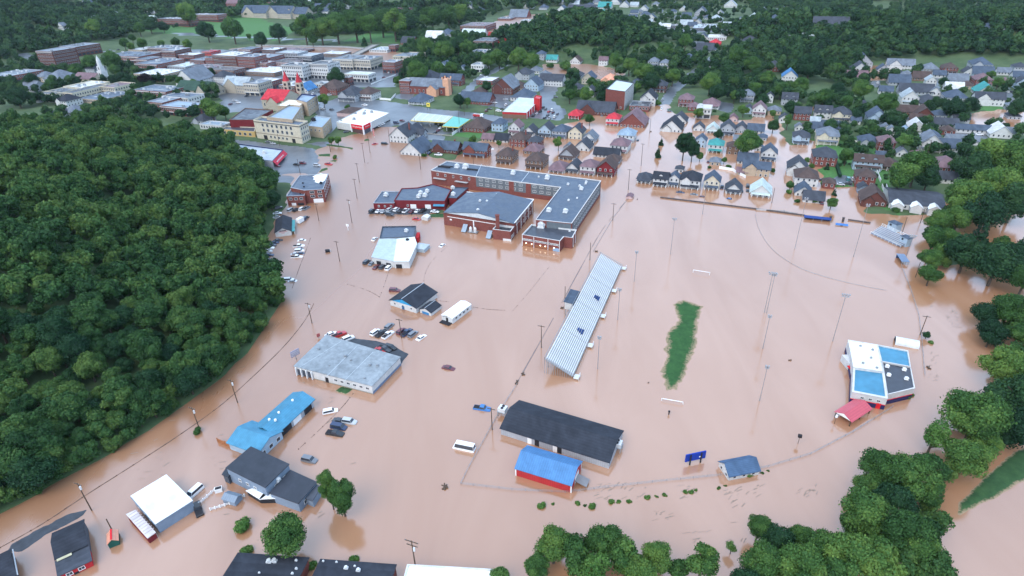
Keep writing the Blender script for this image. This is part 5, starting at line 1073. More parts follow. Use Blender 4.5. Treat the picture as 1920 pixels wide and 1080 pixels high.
# clubhouse with coloured roofs beside the ball field
t = thing('clubhouse', 'clubhouse with patchwork roof of white, sky-blue and dark grey squares', 'clubhouse', loc_of((1650, 700)))
NB = paint((.03, .03, .10), .5)
parts_ = [([(1600, 689), (1656, 697), (1645, 647), (1590, 638)], 4.6, paint((.86, .88, .87), .5, 'flat', .03)), ([(1653, 678), (1707, 688), (1702, 658), (1645, 647)], 4.2, roofm('sky_blue', 'seam')), ([(1598, 735), (1664, 748), (1656.5, 697), (1600, 689)], 4.2, roofm('sky_blue', 'seam')), ([(1664, 740), (1715, 728), (1707, 688), (1654, 678)], 4.0, roofm('dark', 'flat'))]
for k, (p, z, r) in enumerate(parts_):
    b = Block(t, p, z, 'white', r, para=.25 if k else .15, coping='white', pw=.9 if k == 2 else .3)
    b.band(0, -1, 1.6, NB, 'navy_base', .06); b.band(3, -1, 1.6, NB, 'navy_base', .06); b.band(0, 1.6, 1.85, RED, 'red_stripe', .07)
    if k == 2: b.windows(0, 3, (2.8,), .8, .6, .2, .9); b.door(0, .82, -.6, 1.2, 2.6, RED)
    if k == 3: b.band(1, -1, 1.6, NB, 'navy_base', .06)
for q in ((1663, 688), (1695, 694), (1666, 704), (1699, 711)): unit(t, q, 4.0, 'skylight', .62, TRIM)
for q in ((1613, 649), (1636, 656), (1633, 671), (1618, 681), (1644, 690)): unit(t, q, 4.6, 'roof_vent', .4, STEEL)
o_ = np.array(t.location[:2]); p = at(1586, 672, 3)[:2]-o_; m = MB(); m.box(p[0]+.1, p[0]+2.0, p[1]-2.4, p[1]+2.6, -1, 2.6); m.build('entrance_lobby', wallm('white'), t); m = MB(); m.box(p[0]-.7, p[0]+1.2, p[1]-4.4, p[1]-2.8, 1.9, 2.2); m.build('red_canopy', RED, t)
loc, yw, w, d = rect3((1566, 772), (1596, 790), (1632, 763), 2.2)
t = thing('picnic_shelter', 'open picnic shelter with pinkish red gable roof', 'shelter', loc, yw)
m = MB(); m.slab((-w/2-.3, -d/2, 2.0), (0, -d/2, 3.4), (0, d/2, 3.4), (-w/2-.3, d/2, 2.0), .15); m.slab((0, -d/2, 3.4), (w/2+.3, -d/2, 2.0), (w/2+.3, d/2, 2.0), (0, d/2, 3.4), .15); m.build('roof', paint((.55, .10, .13), .45, 'seam', .06), t)
m = MB(); m.poly([(-w/2, -d/2+.05, 2.05), (w/2, -d/2+.05, 2.05), (0, -d/2+.05, 3.2)]); m.build('gable', TRIM, t)
for x in (-w/2+.2, w/2-.2):
    for y in (-d/2+.3, 0, d/2-.3): m = MB(); m.box(x-.12, x+.12, y-.12, y+.12, -1, 2.1); m.build('post', WOOD, t)
# storage dome
P = at(1699, 645); t = thing('storage_tunnel', 'white half-round storage tunnel behind the clubhouse', 'storage tunnel', (P[0], P[1], 0), math.radians(-25)); m = MB(); n = 10; R = 2.0; L = 3.6
for i in range(n):
    a0, a1 = math.pi*i/n, math.pi*(i+1)/n; m.poly([(-L, R*math.cos(a0), R*math.sin(a0)), (L, R*math.cos(a0), R*math.sin(a0)), (L, R*math.cos(a1), R*math.sin(a1)), (-L, R*math.cos(a1), R*math.sin(a1))][::-1])
m.poly([(L, R*math.cos(math.pi*i/n), R*math.sin(math.pi*i/n)) for i in range(n+1)]); m.build('cover', paint((.62, .66, .68), .5), t); m = MB(); m.poly([(-L+.05, .96*R*math.cos(math.pi*i/n), .96*R*math.sin(math.pi*i/n)) for i in range(n+1)][::-1]); m.build('opening', DARK, t)
# blue-gabled building and its annex, white trailer
loc, yw, w, d = rect3((731, 562), (780, 577), (812, 546), 2.6)
t = thing('clinic', 'white building with black gable roof and blue gable end', 'building', loc, yw); gable_shell(t, w, d, 2.6, 2.3, wallm('white'), roofm('black'), 'y', ov=.4, gablemat=paint((.04, .30, .55), .6)); m = MB(); m.box(-.12, .12, -d/2-.4, d/2+.4, 4.95, 5.1); m.build('ridge', paint((.4, .44, .48), .5), t); joined_windows(t, w, d, [1.5], 3, 3, .7, .7, 'f'); door_part(t, 0, -d/2-.02, -.6, 0, 1.2, 2.1, paint((.05, .12, .22), .4))
loc, yw, w, d = rect3((787, 579), (808, 586), (826, 572), 1.7)
t = thing('annex', 'small white annex with black gable roof and blue front', 'building', loc, yw); gable_shell(t, w, d, 1.7, 1.2, wallm('white'), roofm('black'), 'y', ov=.25); m = MB(); m.box(-.08, .08, -d/2-.25, d/2+.25, 2.98, 3.1); m.build('ridge', paint((.4, .44, .48), .5), t); m = MB(); m.box(-w*.3, w*.3, -d/2-.06, -d/2, -.5, 1.1); m.build('front_panel', paint((.05, .2, .4), .5), t)
loc, yw, w, d = rect3((828, 590), (848, 597), (876, 568), 2.5)
t = thing('white_trailer', 'long white mobile office with rounded roof and dark porch', 'trailer', loc, yw); gable_shell(t, w, d, 2.5, .6, paint(WALLC['white'], .4), paint((.84, .85, .86), .35), 'y', ov=.1); m = MB(); m.box(-w/2+.2, w/2-.3, -d/2-2.0, -d/2-.02, .1, .3); m.build('porch', DARK, t); m = MB(); m.slab((-w/2+.4, -d/2-.06, 1.9), (0, -d/2-.06, 2.6), (0, -d/2-.02, 2.6), (-w/2+.4, -d/2-.02, 1.9), .1); m.build('gable_vent', DARK, t); door_part(t, 0, -d/2-.02, .2, 0, 1.0, 1.8, DARK); m = MB()
for k in range(4): y = -d/2+d*(.2+.2*k); m.box(w/2, w/2+.05, y-.5, y+.5, 1.1, 1.8)
q = m.build('window', glassm(), t); q['kind'] = 'stuff'
# body shop: white sheet roofs
t = thing('body_shop', 'body shop with white sheet-metal roof joined to a slate roofed rear', 'building', loc_of((745, 460)))
b = Block(t, [(712, 447), (777, 444), (780, 424), (717, 425)], 3.6, 'grey', 'slate', para=.3, coping='dark'); b1 = Block(t, [(697, 482), (738, 490), (744, 449), (712, 447.5)], 3.2, 'white', paint((.42, .50, .54), .5, 'seam', .1)); b2 = Block(t, [(738.5, 490), (767, 490), (781, 458), (777, 445), (744.5, 449)], 3.5, 'white', paint((.70, .76, .76), .5, 'seam', .05))
unit(t, (762, 434), 3.4, s=1.0); unit(t, (764, 451), 3.5, 'hatch', .8, DARK); b2.door(0, .3, -.6, 2.6, 2.6, DARK, 'bay_door'); b1.door(0, .3, -.6, 2.4, 2.4, DARK, 'bay_door'); b1.door(0, .75, -.6, 2.4, 2.4, DARK, 'bay_door'); m = MB(); p = at(783, 440, 2.5)[:2]-np.array(t.location[:2]); m.box(p[0]-.8, p[0]+.8, p[1]-3, p[1]+3, -1, 2.4); m.build('red_lean_to', wallm('red'), t)
t = thing('lean_to_shed', 'small pale grey shed beside the body shop', 'shed', loc_of((791, 468)), YAW); gable_shell(t, 5.6, 5.6, 1.9, .7, paint((.36, .42, .46), .5), paint((.42, .48, .52), .5, 'seam', .08), 'x', hip=True, ov=.2)
t = thing('shed', 'tiny white gable shed on the grass end of the car row', 'shed', loc_of((799, 411)), YAW); gable_shell(t, 3.6, 3.4, 1.6, .7, wallm('white'), paint((.7, .7, .7), .5), 'y', ov=.1)
t = thing('brick_shed', 'brown-roofed shed standing in the flooded street corner', 'shed', loc_of((1181, 370)), YAW); gable_shell(t, 3.4, 5.2, 1.2, .6, wallm('pink'), roofm('mauve'), 'y', ov=.15)
# apartment row with three white gabled entries
loc, yw, w, d = rect3((1668, 381), (1772, 392), (1778, 364), 3.2)
t = thing('apartment_row', 'long white apartment row with dark roof and three white gabled entries', 'apartments', (loc[0], loc[1], .6), yw); gable_shell(t, w, d, 3.2, 2.6, wallm('white'), roofm('dark'), 'x', ov=.4, base=-1)
for k, x in enumerate((-w*.36, -w*.02, w*.30)):
    m = MB(); m.box(x-2.6, x+2.6, -d/2-3.4, -d/2-.02, -.5, 3.0); m.poly([(x-2.6, -d/2-3.4, 3.0), (x+2.6, -d/2-3.4, 3.0), (x, -d/2-3.4, 4.6)]); m.build('entry', wallm('white'), t); r = MB(); y0, y1 = -d/2-3.7, -d/2+2; r.slab((x-2.9, y0, 2.95), (x, y0, 4.75), (x, y1, 4.75), (x-2.9, y1, 2.95), .15); r.slab((x, y0, 4.75), (x+2.9, y0, 2.95), (x+2.9, y1, 2.95), (x, y1, 4.75), .15); r.build('entry_roof', paint((.7, .72, .72), .5), t); door_part(t, x+2.62, -d/2-1.8, -.2, math.pi/2, 2.4, 2.6, DARK)
joined_windows(t, w, d, [1.6], 9, 2, 1.3, 1.2, 'f')
# ------------------------------------------------------------------ neighbourhoods: cx, cy, width px, storeys, wall, roof, roof type, extras
cluster('in flooded rows behind the school', 'houses behind the brick school', [
 (894, 280, 42, 2, 'brick', 'slate', 'e', 'xp'), (951, 290, 34, 2, 'brown', 'brown', 'h', 'pc'), (1007, 299, 36, 2, 'brown', 'brown', 'h', 'p'), (1049, 311, 33, 1, 'white', 'mauve', 'h', 'p'), (1077, 312, 30, 1, 'white', 'dark', 'g', 'p'), (1106, 311, 31, 2, 'white', 'mauve', 'h', 'p'), (1139, 313, 34, 2, 'maroon', 'brown', 'g', 'p'),
 (1001, 278, 32, 1, 'brown', 'mauve', 'h'), (1067, 287, 33, 1, 'grey', 'brown', 'g', 'p'), (976, 260, 33, 2, 'brick', 'brown', 'h', 'c'), (1004, 265, 25, 2, 'brick', 'dark', 'h'), (1095, 272, 30, 1, 'white', 'dark', 'g'), (1107, 256, 27, 1, 'white', 'grey', 'g', 'p'), (1139, 286, 42, 1, 'white', 'black', 'e'), (1164, 271, 34, 2, 'white', 'mauve', 'h', 'p'), (1176, 252, 32, 2, 'white', 'pale_blue', 'h', 'p'), (1150, 297, 28, 1, 'grey', 'brown', 'h'),
 (1082, 247, 28, 2, 'cream', 'dark', 'g', 'c'), (1053, 245, 30, 2, 'grey', 'slate', 'h', 'p'), (1025, 243, 27, 2, 'light_blue', 'dark', 'g', 'p'), (995, 246, 25, 1, 'white', 'dark', 'g', 'p'), (968, 240, 24, 2, 'white', 'mauve', 'g', 'p'), (943, 258, 26, 1, 'white', 'black', 'e'), (917, 257, 22, 1, 'tan', 'mauve', 'e'), (937, 234, 24, 2, 'light_blue', 'slate', 'h'), (897, 236, 46, 1, 'brick', 'brown', 'h'), (1066, 274, 16, 1, 'grey', 'grey', 'g')])
cluster('beside the gas station forecourt', None, [(757, 252, 40, 2, 'white', 'dark', 'g', 'ce'), (782, 278, 46, 1, 'white', 'slate', 'g'), (838, 277, 48, 1, 'dark_brick', 'slate', 'e', 'xc'), (788, 250, 20, 1, 'grey', 'dark', 'e')])
cluster('along the main street by the church', None, [(662, 178, 40, 2, 'grey', 'dark', 'h', 'xp'), (692, 177, 32, 2, 'white', 'brown', 'h', 'p'), (628, 166, 40, 2, 'brick', 'brown', 'h', 'x'), (575, 167, 28, 1, 'white', 'blue', 'g'), (790, 187, 36, 1, 'white', 'slate', 'h', 'p'), (806, 148, 40, 2, 'dark_brick', 'dark', 'h', 'x'), (848, 151, 38, 2, 'brick', 'slate', 'e', 'xp'), (900, 172, 24, 1, 'brick', 'brown', 'h'), (915, 151, 32, 1, 'brick', 'white', 'f'), (950, 164, 44, 2, 'dark_brick', 'grey', 'g', 'x'), (895, 187, 54, 1, 'brick', 'slate', 'e'), (982, 180, 40, 1, 'white', 'slate', 'h'), (1036, 152, 40, 2, 'white', 'dark', 'e'), (1022, 140, 20, 1, 'white', 'grey', 'h'), (984, 140, 30, 2, 'grey', 'dark', 'h', 'x'), (1005, 132, 22, 1, 'white', 'grey', 'h'), (975, 163, 28, 1, 'tan', 'brown', 'h'), (1001, 160, 30, 2, 'light_blue', 'slate', 'g')])
cluster('around the tall brick hall', None, [(1119, 206, 62, 1, 'dark_brick', 'dark', 'e', 'x'), (1080, 214, 24, 1, 'red', 'red', 'h', 'p'), (1151, 222, 26, 2, 'white', 'red', 'h', 'p'), (1189, 226, 50, 1, 'brick', 'mauve', 'g'), (1201, 198, 36, 1, 'brick', 'black', 'f'), (1217, 185, 30, 2, 'white', 'black', 'g', 'x'), (1237, 162, 28, 2, 'dark_brick', 'dark', 'h', 'p'), (1105, 148, 24, 2, 'stone', 'slate', 'g'), (1144, 149, 30, 1, 'orange', 'orange', 'h', 'x'), (1081, 141, 26, 1, 'grey', 'dark', 'h'), (1082, 164, 22, 1, 'grey', 'dark', 'h'), (1107, 172, 18, 2, 'white', 'dark', 'g'), (1196, 155, 22, 1, 'grey', 'slate', 'h'), (1287, 188, 28, 2, 'brick', 'mauve', 'h', 'p'), (1302, 200, 22, 1, 'brick', 'mauve', 'h'), (1320, 209, 27, 2, 'white', 'white', 'f'), (1334, 195, 32, 1, 'white', 'mauve', 'h', 'p')])
cluster('on the flooded blocks across the street', 'houses on the flooded blocks', [
 (1210, 331, 28, 1, 'white', 'dark', 'h', 'p'), (1240, 334, 26, 2, 'white', 'black', 'e', 'dp'), (1265, 334, 20, 2, 'white', 'slate', 'g', 'p'), (1275, 314, 15, 1, 'white', 'dark', 'h'), (1296, 335, 38, 2, 'white', 'black', 'h', 'xp'), (1336, 338, 29, 2, 'cream', 'slate', 'g', 'p'), (1376, 350, 30, 1, 'white', 'dark', 'g', 'p'), (1427, 354, 38, 1, 'white', 'mint', 'g', 'p'), (1343, 271, 28, 2, 'white', 'teal', 'h', 'p'), (1315, 263, 20, 2, 'light_blue', 'slate', 'g'), (1342, 300, 20, 1, 'tan', 'grey', 'h'), (1418, 315, 42, 2, 'tan', 'slate', 'e', 'x'), (1402, 297, 34, 1, 'white', 'slate', 'e'), (1442, 286, 29, 2, 'white', 'slate', 'g', 'p'), (1392, 319, 18, 1, 'tan', 'mauve', 'e'), (1375, 275, 24, 2, 'brown', 'brown', 'h'),
 (1261, 236, 40, 1, 'white', 'black', 'g', 'x'), (1275, 222, 28, 1, 'white', 'dark', 'g'), (1311, 237, 20, 1, 'white', 'dark', 'g'), (1337, 240, 23, 1, 'white', 'mint', 'g', 'p'), (1365, 240, 27, 2, 'grey', 'dark', 'g', 'p'), (1390, 240, 26, 1, 'grey', 'dark', 'g'), (1417, 241, 28, 1, 'white', 'slate', 'e'), (1375, 220, 17, 1, 'pink', 'mauve', 'g'), (1401, 180, 26, 2, 'grey', 'grey', 'h', 'p'), (1404, 206, 20, 1, 'light_blue', 'dark', 'g'), (1424, 206, 25, 2, 'white', 'mauve', 'g', 'p'), (1350, 252, 14, 1, 'white', 'grey', 'h')])
cluster('on the right-hand flooded street', 'houses on the right-hand street', [
 (1502, 256, 30, 2, 'light_blue', 'dark', 'h', 'xp'), (1551, 255, 40, 2, 'cream', 'grey', 'h', 'xp'), (1545, 294, 42, 2, 'brick', 'dark', 'h'), (1495, 313, 36, 2, 'white', 'dark', 'g', 'x'), (1511, 330, 42, 2, 'white', 'brown', 'h'), (1506, 355, 30, 1, 'white', 'slate', 'g'), (1525, 368, 34, 1, 'white', 'dark', 'e'), (1554, 342, 22, 1, 'brick', 'brown', 'h'), (1626, 305, 42, 2, 'light_blue', 'brown', 'e', 'dp'), (1621, 332, 34, 2, 'brick', 'brown', 'h'), (1618, 352, 18, 1, 'blue_grey', 'dark', 'g'), (1636, 371, 44, 1, 'dark_brick', 'brown', 'g', 'x'), (1627, 264, 34, 1, 'grey', 'slate', 'h', 'x'), (1660, 268, 30, 2, 'brick', 'mauve', 'h', 'p'), (1665, 307, 30, 1, 'brown', 'brown', 'h', 'p'), (1697, 248, 22, 1, 'white', 'pale_blue', 'g'), (1670, 246, 13, 2, 'white', 'grey', 'g'), (1717, 236, 28, 1, 'white', 'white', 'g'), (1742, 268, 38, 2, 'white', 'grey', 'g', 'xp'), (1775, 274, 36, 1, 'white', 'slate', 'e', 'x'), (1769, 309, 46, 1, 'brick', 'mauve', 'h'), (1771, 333, 44, 1, 'white', 'dark', 'e'), (1802, 262, 44, 1, 'white', 'grey', 'e', '', .35), (1747, 254, 26, 1, 'white', 'slate', 'h'), (1642, 221, 34, 2, 'light_blue', 'slate', 'g', 'dx'), (1577, 215, 34, 2, 'cream', 'dark', 'h', 'xp'), (1542, 212, 28, 2, 'white', 'dark', 'e', 'd'), (1504, 214, 27, 2, 'brick', 'dark', 'e'), (1480, 187, 26, 2, 'grey', 'dark', 'e', 'd'), (1452, 207, 24, 1, 'tan', 'grey', 'h'), (1443, 183, 14, 2, 'white', 'dark', 'g'), (1536, 240, 26, 1, 'white', 'slate', 'e'), (1512, 235, 14, 1, 'brick', 'brown', 'h'), (1526, 234, 16, 1, 'grey', 'grey', 'h')])
cluster('below the long wooded ridge', 'houses below the wooded ridge', [
 (1700, 208, 40, 1, 'brown', 'brown', 'e'), (1730, 213, 32, 1, 'dark_brick', 'brown', 'g', 'p'), (1767, 232, 40, 1, 'white', 'dark', 'e'), (1776, 244, 22, 1, 'brick', 'brown', 'h'), (1822, 242, 46, 1, 'white', 'slate', 'e', '', .3), (1872, 248, 36, 1, 'white', 'white', 'g'), (1895, 248, 22, 1, 'grey', 'grey', 'e'), (1616, 116, 34, 2, 'grey', 'slate', 'g', 'x'), (1610, 132, 30, 2, 'white', 'dark', 'g'), (1603, 146, 36, 1, 'pink', 'mauve', 'e', 'p'), (1687, 122, 40, 2, 'white', 'grey', 'e', 'x'), (1684, 138, 26, 1, 'brown', 'dark', 'h'), (1684, 153, 34, 1, 'grey', 'slate', 'e'), (1726, 145, 28, 1, 'brown', 'brown', 'e'), (1744, 153, 18, 2, 'white', 'pale', 'g'), (1743, 128, 28, 1, 'grey', 'grey', 'h'), (1779, 129, 25, 2, 'brick', 'brown', 'h', 'p'), (1837, 122, 34, 2, 'grey', 'slate', 'h', 'x'), (1840, 137, 32, 1, 'light_blue', 'slate', 'e'), (1840, 151, 30, 2, 'brick', 'mauve', 'h', 'p'), (1794, 150, 30, 1, 'grey', 'grey', 'e'), (1787, 165, 28, 1, 'white', 'white', 'e'), (1845, 171, 34, 1, 'white', 'teal', 'g'), (1852, 187, 42, 2, 'white', 'dark', 'e', 'x'), (1715, 170, 50, 1, 'grey', 'dark', 'e'), (1704, 184, 30, 2, 'white', 'pale', 'g', 'p'), (1737, 190, 36, 1, 'white', 'dark', 'h', 'p'), (1790, 181, 38, 1, 'grey', 'slate', 'h'), (1910, 128, 22, 2, 'grey', 'dark', 'h'), (1912, 144, 26, 1, 'white', 'slate', 'e'), (1914, 157, 20, 2, 'light_blue', 'dark', 'g'), (1480, 145, 28, 2, 'white', 'blue', 'g'), (1451, 125, 24, 2, 'brick', 'dark', 'h'), (1900, 215, 22, 1, 'grey', 'dark', 'h')])
cluster('between knoll and far slope', 'houses between knoll and far slope', [
 (1247, 120, 18, 2, 'white', 'grey', 'h', 'p'), (1226, 117, 20, 2, 'grey', 'grey', 'h', 'p'), (1291, 110, 20, 2, 'white', 'slate', 'h'), (1333, 122, 20, 2, 'white', 'dark', 'h'), (1081, 114, 20, 1, 'white', 'brown', 'g'), (1132, 115, 16, 2, 'white', 'mauve', 'e'), (1036, 111, 20, 1, 'white', 'teal', 'e'), (1015, 103, 17, 2, 'grey', 'slate', 'h'), (1092, 23, 48, 2, 'white', 'dark', 'e', 'x'), (1122, 26, 22, 1, 'white', 'teal', 'e'), (1055, 19, 20, 1, 'white', 'slate', 'g'), (1135, 13, 24, 1, 'white', 'teal', 'e'), (1195, 41, 32, 1, 'white', 'mint', 'f'), (1236, 50, 16, 1, 'white', 'white', 'g'), (1250, 50, 14, 1, 'white', 'white', 'e'), (1265, 49, 18, 1, 'charcoal', 'dark', 'f'), (1287, 46, 22, 1, 'grey', 'pale', 'e'), (1332, 51, 60, 1, 'charcoal', 'pale', 'f'), (1345, 70, 34, 1, 'white', 'white', 'f'), (1318, 70, 18, 1, 'white', 'slate', 'g'), (1341, 81, 22, 1, 'red', 'red', 'h'), (1322, 92, 30, 1, 'grey', 'dark', 'e', 'p'), (1407, 76, 28, 1, 'grey', 'dark', 'h'), (1370, 10, 24, 1, 'white', 'pale', 'g'), (1315, 25, 24, 2, 'grey', 'slate', 'g'), (1342, 37, 26, 1, 'white', 'pale', 'h'), (1222, 33, 16, 1, 'white', 'slate', 'g'), (1210, 27, 18, 1, 'grey', 'slate', 'h'), (1235, 21, 16, 1, 'white', 'grey', 'h'), (1372, 54, 32, 1, 'pale' if False else 'grey', 'pale', 'e'), (1413, 32, 16, 1, 'white', 'mint', 'g'), (1208, 17, 16, 1, 'white', 'grey', 'g'), (1248, 30, 14, 1, 'white', 'pale', 'g'), (1262, 22, 14, 1, 'grey', 'slate', 'h'), (1190, 24, 14, 1, 'white', 'slate', 'e'), (1172, 10, 18, 1, 'white', 'grey', 'g'), (1288, 30, 16, 1, 'white', 'slate', 'e'), (1303, 36, 14, 1, 'tan', 'grey', 'h'), (1452, 37, 26, 1, 'white', 'slate', 'h'), (1467, 18, 16, 1, 'white', 'slate', 'g'), (1494, 52, 16, 1, 'white', 'grey', 'h'), (1556, 46, 54, 1, 'white', 'dark', 'e'), (1501, 66, 44, 1, 'grey', 'mint', 'f'), (1860, 52, 34, 1, 'grey', 'slate', 'h'), (1905, 73, 40, 1, 'white', 'white', 'f'), (1440, 62, 16, 1, 'white', 'grey', 'g'), (1105, 8, 16, 1, 'grey', 'slate', 'h'), (1078, 8, 18, 1, 'white', 'pale', 'e'), (1155, 4, 20, 1, 'white', 'slate', 'g'), (1040, 34, 18, 1, 'white', 'pale', 'g')])
cluster('on the far valley floor', 'small far houses on the valley floor', [
 (993, 12, 18, 1, 'white', 'slate', 'g'), (1049, 4, 18, 1, 'white', 'pale', 'e'), (1118, 4, 16, 1, 'white', 'grey', 'h'), (1187, 33, 15, 1, 'white', 'slate', 'e'), (1199, 22, 14, 1, 'grey', 'grey', 'h'), (1228, 38, 14, 1, 'white', 'slate', 'g'), (1218, 41, 12, 1, 'grey', 'pale', 'e'), (1179, 44, 20, 1, 'white', 'pale', 'f'), (1298, 48, 16, 1, 'grey', 'slate', 'e'), (1309, 42, 14, 1, 'white', 'grey', 'g'), (1327, 33, 14, 1, 'grey', 'slate', 'h'), (1350, 25, 14, 1, 'white', 'grey', 'g'), (1395, 49, 14, 1, 'white', 'pale', 'e'), (1388, 38, 13, 1, 'grey', 'slate', 'g'), (1309, 86, 18, 1, 'white', 'grey', 'e'), (1335, 93, 16, 1, 'white', 'slate', 'h'), (1385, 70, 14, 1, 'grey', 'grey', 'h'), (1360, 62, 14, 1, 'white', 'grey', 'e'), (1300, 60, 14, 1, 'white', 'slate', 'g'), (1272, 35, 13, 1, 'white', 'grey', 'e'), (1281, 18, 14, 1, 'white', 'pale', 'g'), (1320, 12, 14, 1, 'grey', 'slate', 'e'), (1230, 8, 14, 1, 'white', 'grey', 'h'), (1265, 10, 14, 1, 'white', 'slate', 'g'), (1020, 14, 16, 1, 'grey', 'slate', 'h'), (1190, 10, 15, 1, 'white', 'pale', 'e'), (1425, 45, 14, 1, 'white', 'slate', 'e'), (1432, 20, 14, 1, 'white', 'grey', 'g'), (1480, 40, 15, 1, 'white', 'slate', 'h'), (1520, 40, 14, 1, 'grey', 'grey', 'e')])
cluster('among the back gardens', 'outbuildings among the gardens', [
 (1556, 238, 30, 1, 'grey', 'slate', 'e'), (1498, 238, 14, 1, 'white', 'grey', 'g'), (1528, 226, 16, 1, 'white', 'pale', 'e'), (1620, 199, 20, 1, 'grey', 'dark', 'g'), (1692, 222, 18, 1, 'grey', 'dark', 'h'), (1715, 221, 18, 1, 'brown', 'brown', 'e'), (1660, 240, 16, 1, 'white', 'grey', 'g'), (1604, 226, 16, 1, 'white', 'slate', 'e'), (1690, 285, 18, 1, 'white', 'grey', 'g'), (1650, 290, 14, 1, 'grey', 'slate', 'e'), (1720, 290, 22, 1, 'brick', 'mauve', 'h'), (1760, 215, 24, 1, 'grey', 'slate', 'h'), (1800, 222, 26, 1, 'white', 'dark', 'e'), (1750, 172, 22, 1, 'white', 'grey', 'g'), (1812, 160, 22, 1, 'tan', 'brown', 'h'), (1760, 140, 20, 1, 'white', 'slate', 'e'), (1660, 170, 22, 1, 'white', 'slate', 'e'), (1815, 135, 20, 1, 'white', 'dark', 'g'), (1700, 140, 20, 1, 'white', 'grey', 'h'), (1655, 128, 20, 1, 'grey', 'slate', 'g'), (1880, 135, 20, 1, 'white', 'grey', 'e'), (1882, 152, 18, 1, 'brick', 'mauve', 'h'), (1470, 222, 18, 1, 'white', 'dark', 'g'), (1430, 255, 16, 1, 'grey', 'slate', 'h'), (1385, 258, 16, 1, 'white', 'grey', 'e'), (1425, 275, 14, 1, 'white', 'slate', 'g')])
cluster('by the river bridge beyond the church', 'buildings by the river bridge', [
 (720, 92, 38, 1, 'white', 'pale', 'f'), (739, 90, 14, 2, 'brick', 'mauve', 'f'), (768, 79, 26, 1, 'brick', 'dark', 'e'), (768, 108, 44, 2, 'cream', 'grey', 'f'), (737, 125, 27, 3, 'brick', 'grey', 'f'), (901, 126, 26, 2, 'white', 'grey', 'f'), (902, 101, 28, 2, 'white', 'slate', 'f'), (915, 80, 40, 2, 'dark_brick', 'dark', 'f'), (890, 65, 40, 1, 'white', 'mint', 'e'), (897, 50, 50, 2, 'brick', 'mauve', 'f'), (817, 72, 32, 2, 'white', 'white', 'e'), (840, 65, 26, 2, 'grey', 'slate', 'h'), (945, 78, 16, 1, 'red', 'red', 'h'), (950, 88, 14, 1, 'white', 'pale', 'e'), (765, 17, 30, 2, 'brick', 'mauve', 'f'), (782, 28, 26, 2, 'tan', 'slate', 'f'), (853, 83, 10, 2, 'white', 'grey', 'g'), (835, 126, 20, 2, 'light_blue', 'slate', 'g'), (868, 128, 12, 1, 'light_blue', 'slate', 'g'), (975, 30, 34, 1, 'brick', 'grey', 'e'), (990, 38, 22, 1, 'white', 'pale', 'f'), (950, 34, 26, 1, 'brick', 'slate', 'f'), (925, 66, 16, 1, 'pink', 'red', 'e'), (968, 74, 20, 1, 'orange', 'orange', 'h'), (880, 12, 20, 1, 'white', 'grey', 'g'), (898, 20, 20, 1, 'grey', 'slate', 'h')])
cluster('in old town blocks', 'blocks of the old town', [
 (112, 113, 42, 6, 'dark_brick', 'grey', 'f'), (152, 93, 44, 3, 'dark_brick', 'grey', 'f'), (30, 143, 60, 2, 'brick', 'grey', 'f'), (117, 148, 42, 2, 'white', 'grey', 'h'), (88, 145, 24, 2, 'tan', 'grey', 'h'), (150, 172, 70, 2, 'cream', 'dark', 'f'), (165, 165, 50, 2, 'cream', 'white', 'f'), (112, 178, 46, 2, 'cream', 'dark', 'f'), (222, 166, 40, 2, 'cream', 'mauve', 'f'), (200, 182, 60, 1, 'tan', 'slate', 'f'), (130, 190, 30, 2, 'white', 'black', 'h', 'x'), (65, 165, 36, 1, 'grey', 'grey', 'e'), (78, 185, 24, 1, 'grey', 'slate', 'h'), (302, 141, 64, 2, 'tan', 'white', 'f', '', .8), (302, 173, 70, 2, 'brick', 'slate', 'f', '', .6), (452, 162, 50, 3, 'stone', 'cream' if False else 'pale', 'e', 'x'), (485, 165, 34, 3, 'stone', 'grey', 'f'), (345, 186, 56, 2, 'white', 'slate', 'f', '', .6), (345, 204, 60, 2, 'brick', 'pale_blue', 'f', '', .6), (310, 195, 40, 2, 'brick', 'grey', 'f'), (252, 107, 72, 2, 'brick', 'slate', 'f', '', .6), (280, 115, 30, 2, 'brick', 'slate', 'f'), (270, 93, 34, 1, 'tan', 'white', 'f'), (315, 93, 52, 2, 'dark_brick', 'slate', 'f', '', .6), (332, 101, 34, 3, 'dark_brick', 'grey', 'f'), (301, 121, 56, 2, 'brick', 'slate', 'f'), (350, 123, 44, 1, 'grey', 'mint', 'f'), (360, 107, 34, 2, 'brick', 'white', 'f', '', .7), (397, 101, 22, 2, 'red', 'red', 'f'), (385, 116, 34, 2, 'brick', 'grey', 'f'), (412, 116, 32, 3, 'brick', 'dark', 'f'), (439, 114, 52, 4, 'dark_brick', 'white', 'f', '', .8), (474, 118, 38, 4, 'brick', 'slate', 'f', '', .8), (392, 130, 42, 2, 'brick', 'mauve', 'f', '', .6), (425, 135, 54, 2, 'dark_brick', 'brown', 'f', '', .5), (378, 134, 26, 2, 'maroon', 'grey', 'f'), (367, 150, 48, 2, 'white', 'grey', 'g', 'x'), (421, 145, 28, 2, 'white', 'dark', 'h'), (240, 197, 30, 1, 'white', 'dark', 'h', 'x'), (115, 212, 26, 1, 'grey', 'dark', 'h'), (142, 208, 30, 1, 'grey', 'grey', 'h'), (383, 224, 28, 1, 'grey', 'dark', 'h', 'x'), (405, 235, 44, 1, 'white', 'pale_blue', 'f', '', .5), (262, 137, 16, 2, 'brick', 'brown', 'h'), (180, 130, 24, 2, 'grey', 'dark', 'h'), (415, 262, 28, 1, 'charcoal', 'dark', 'f')])
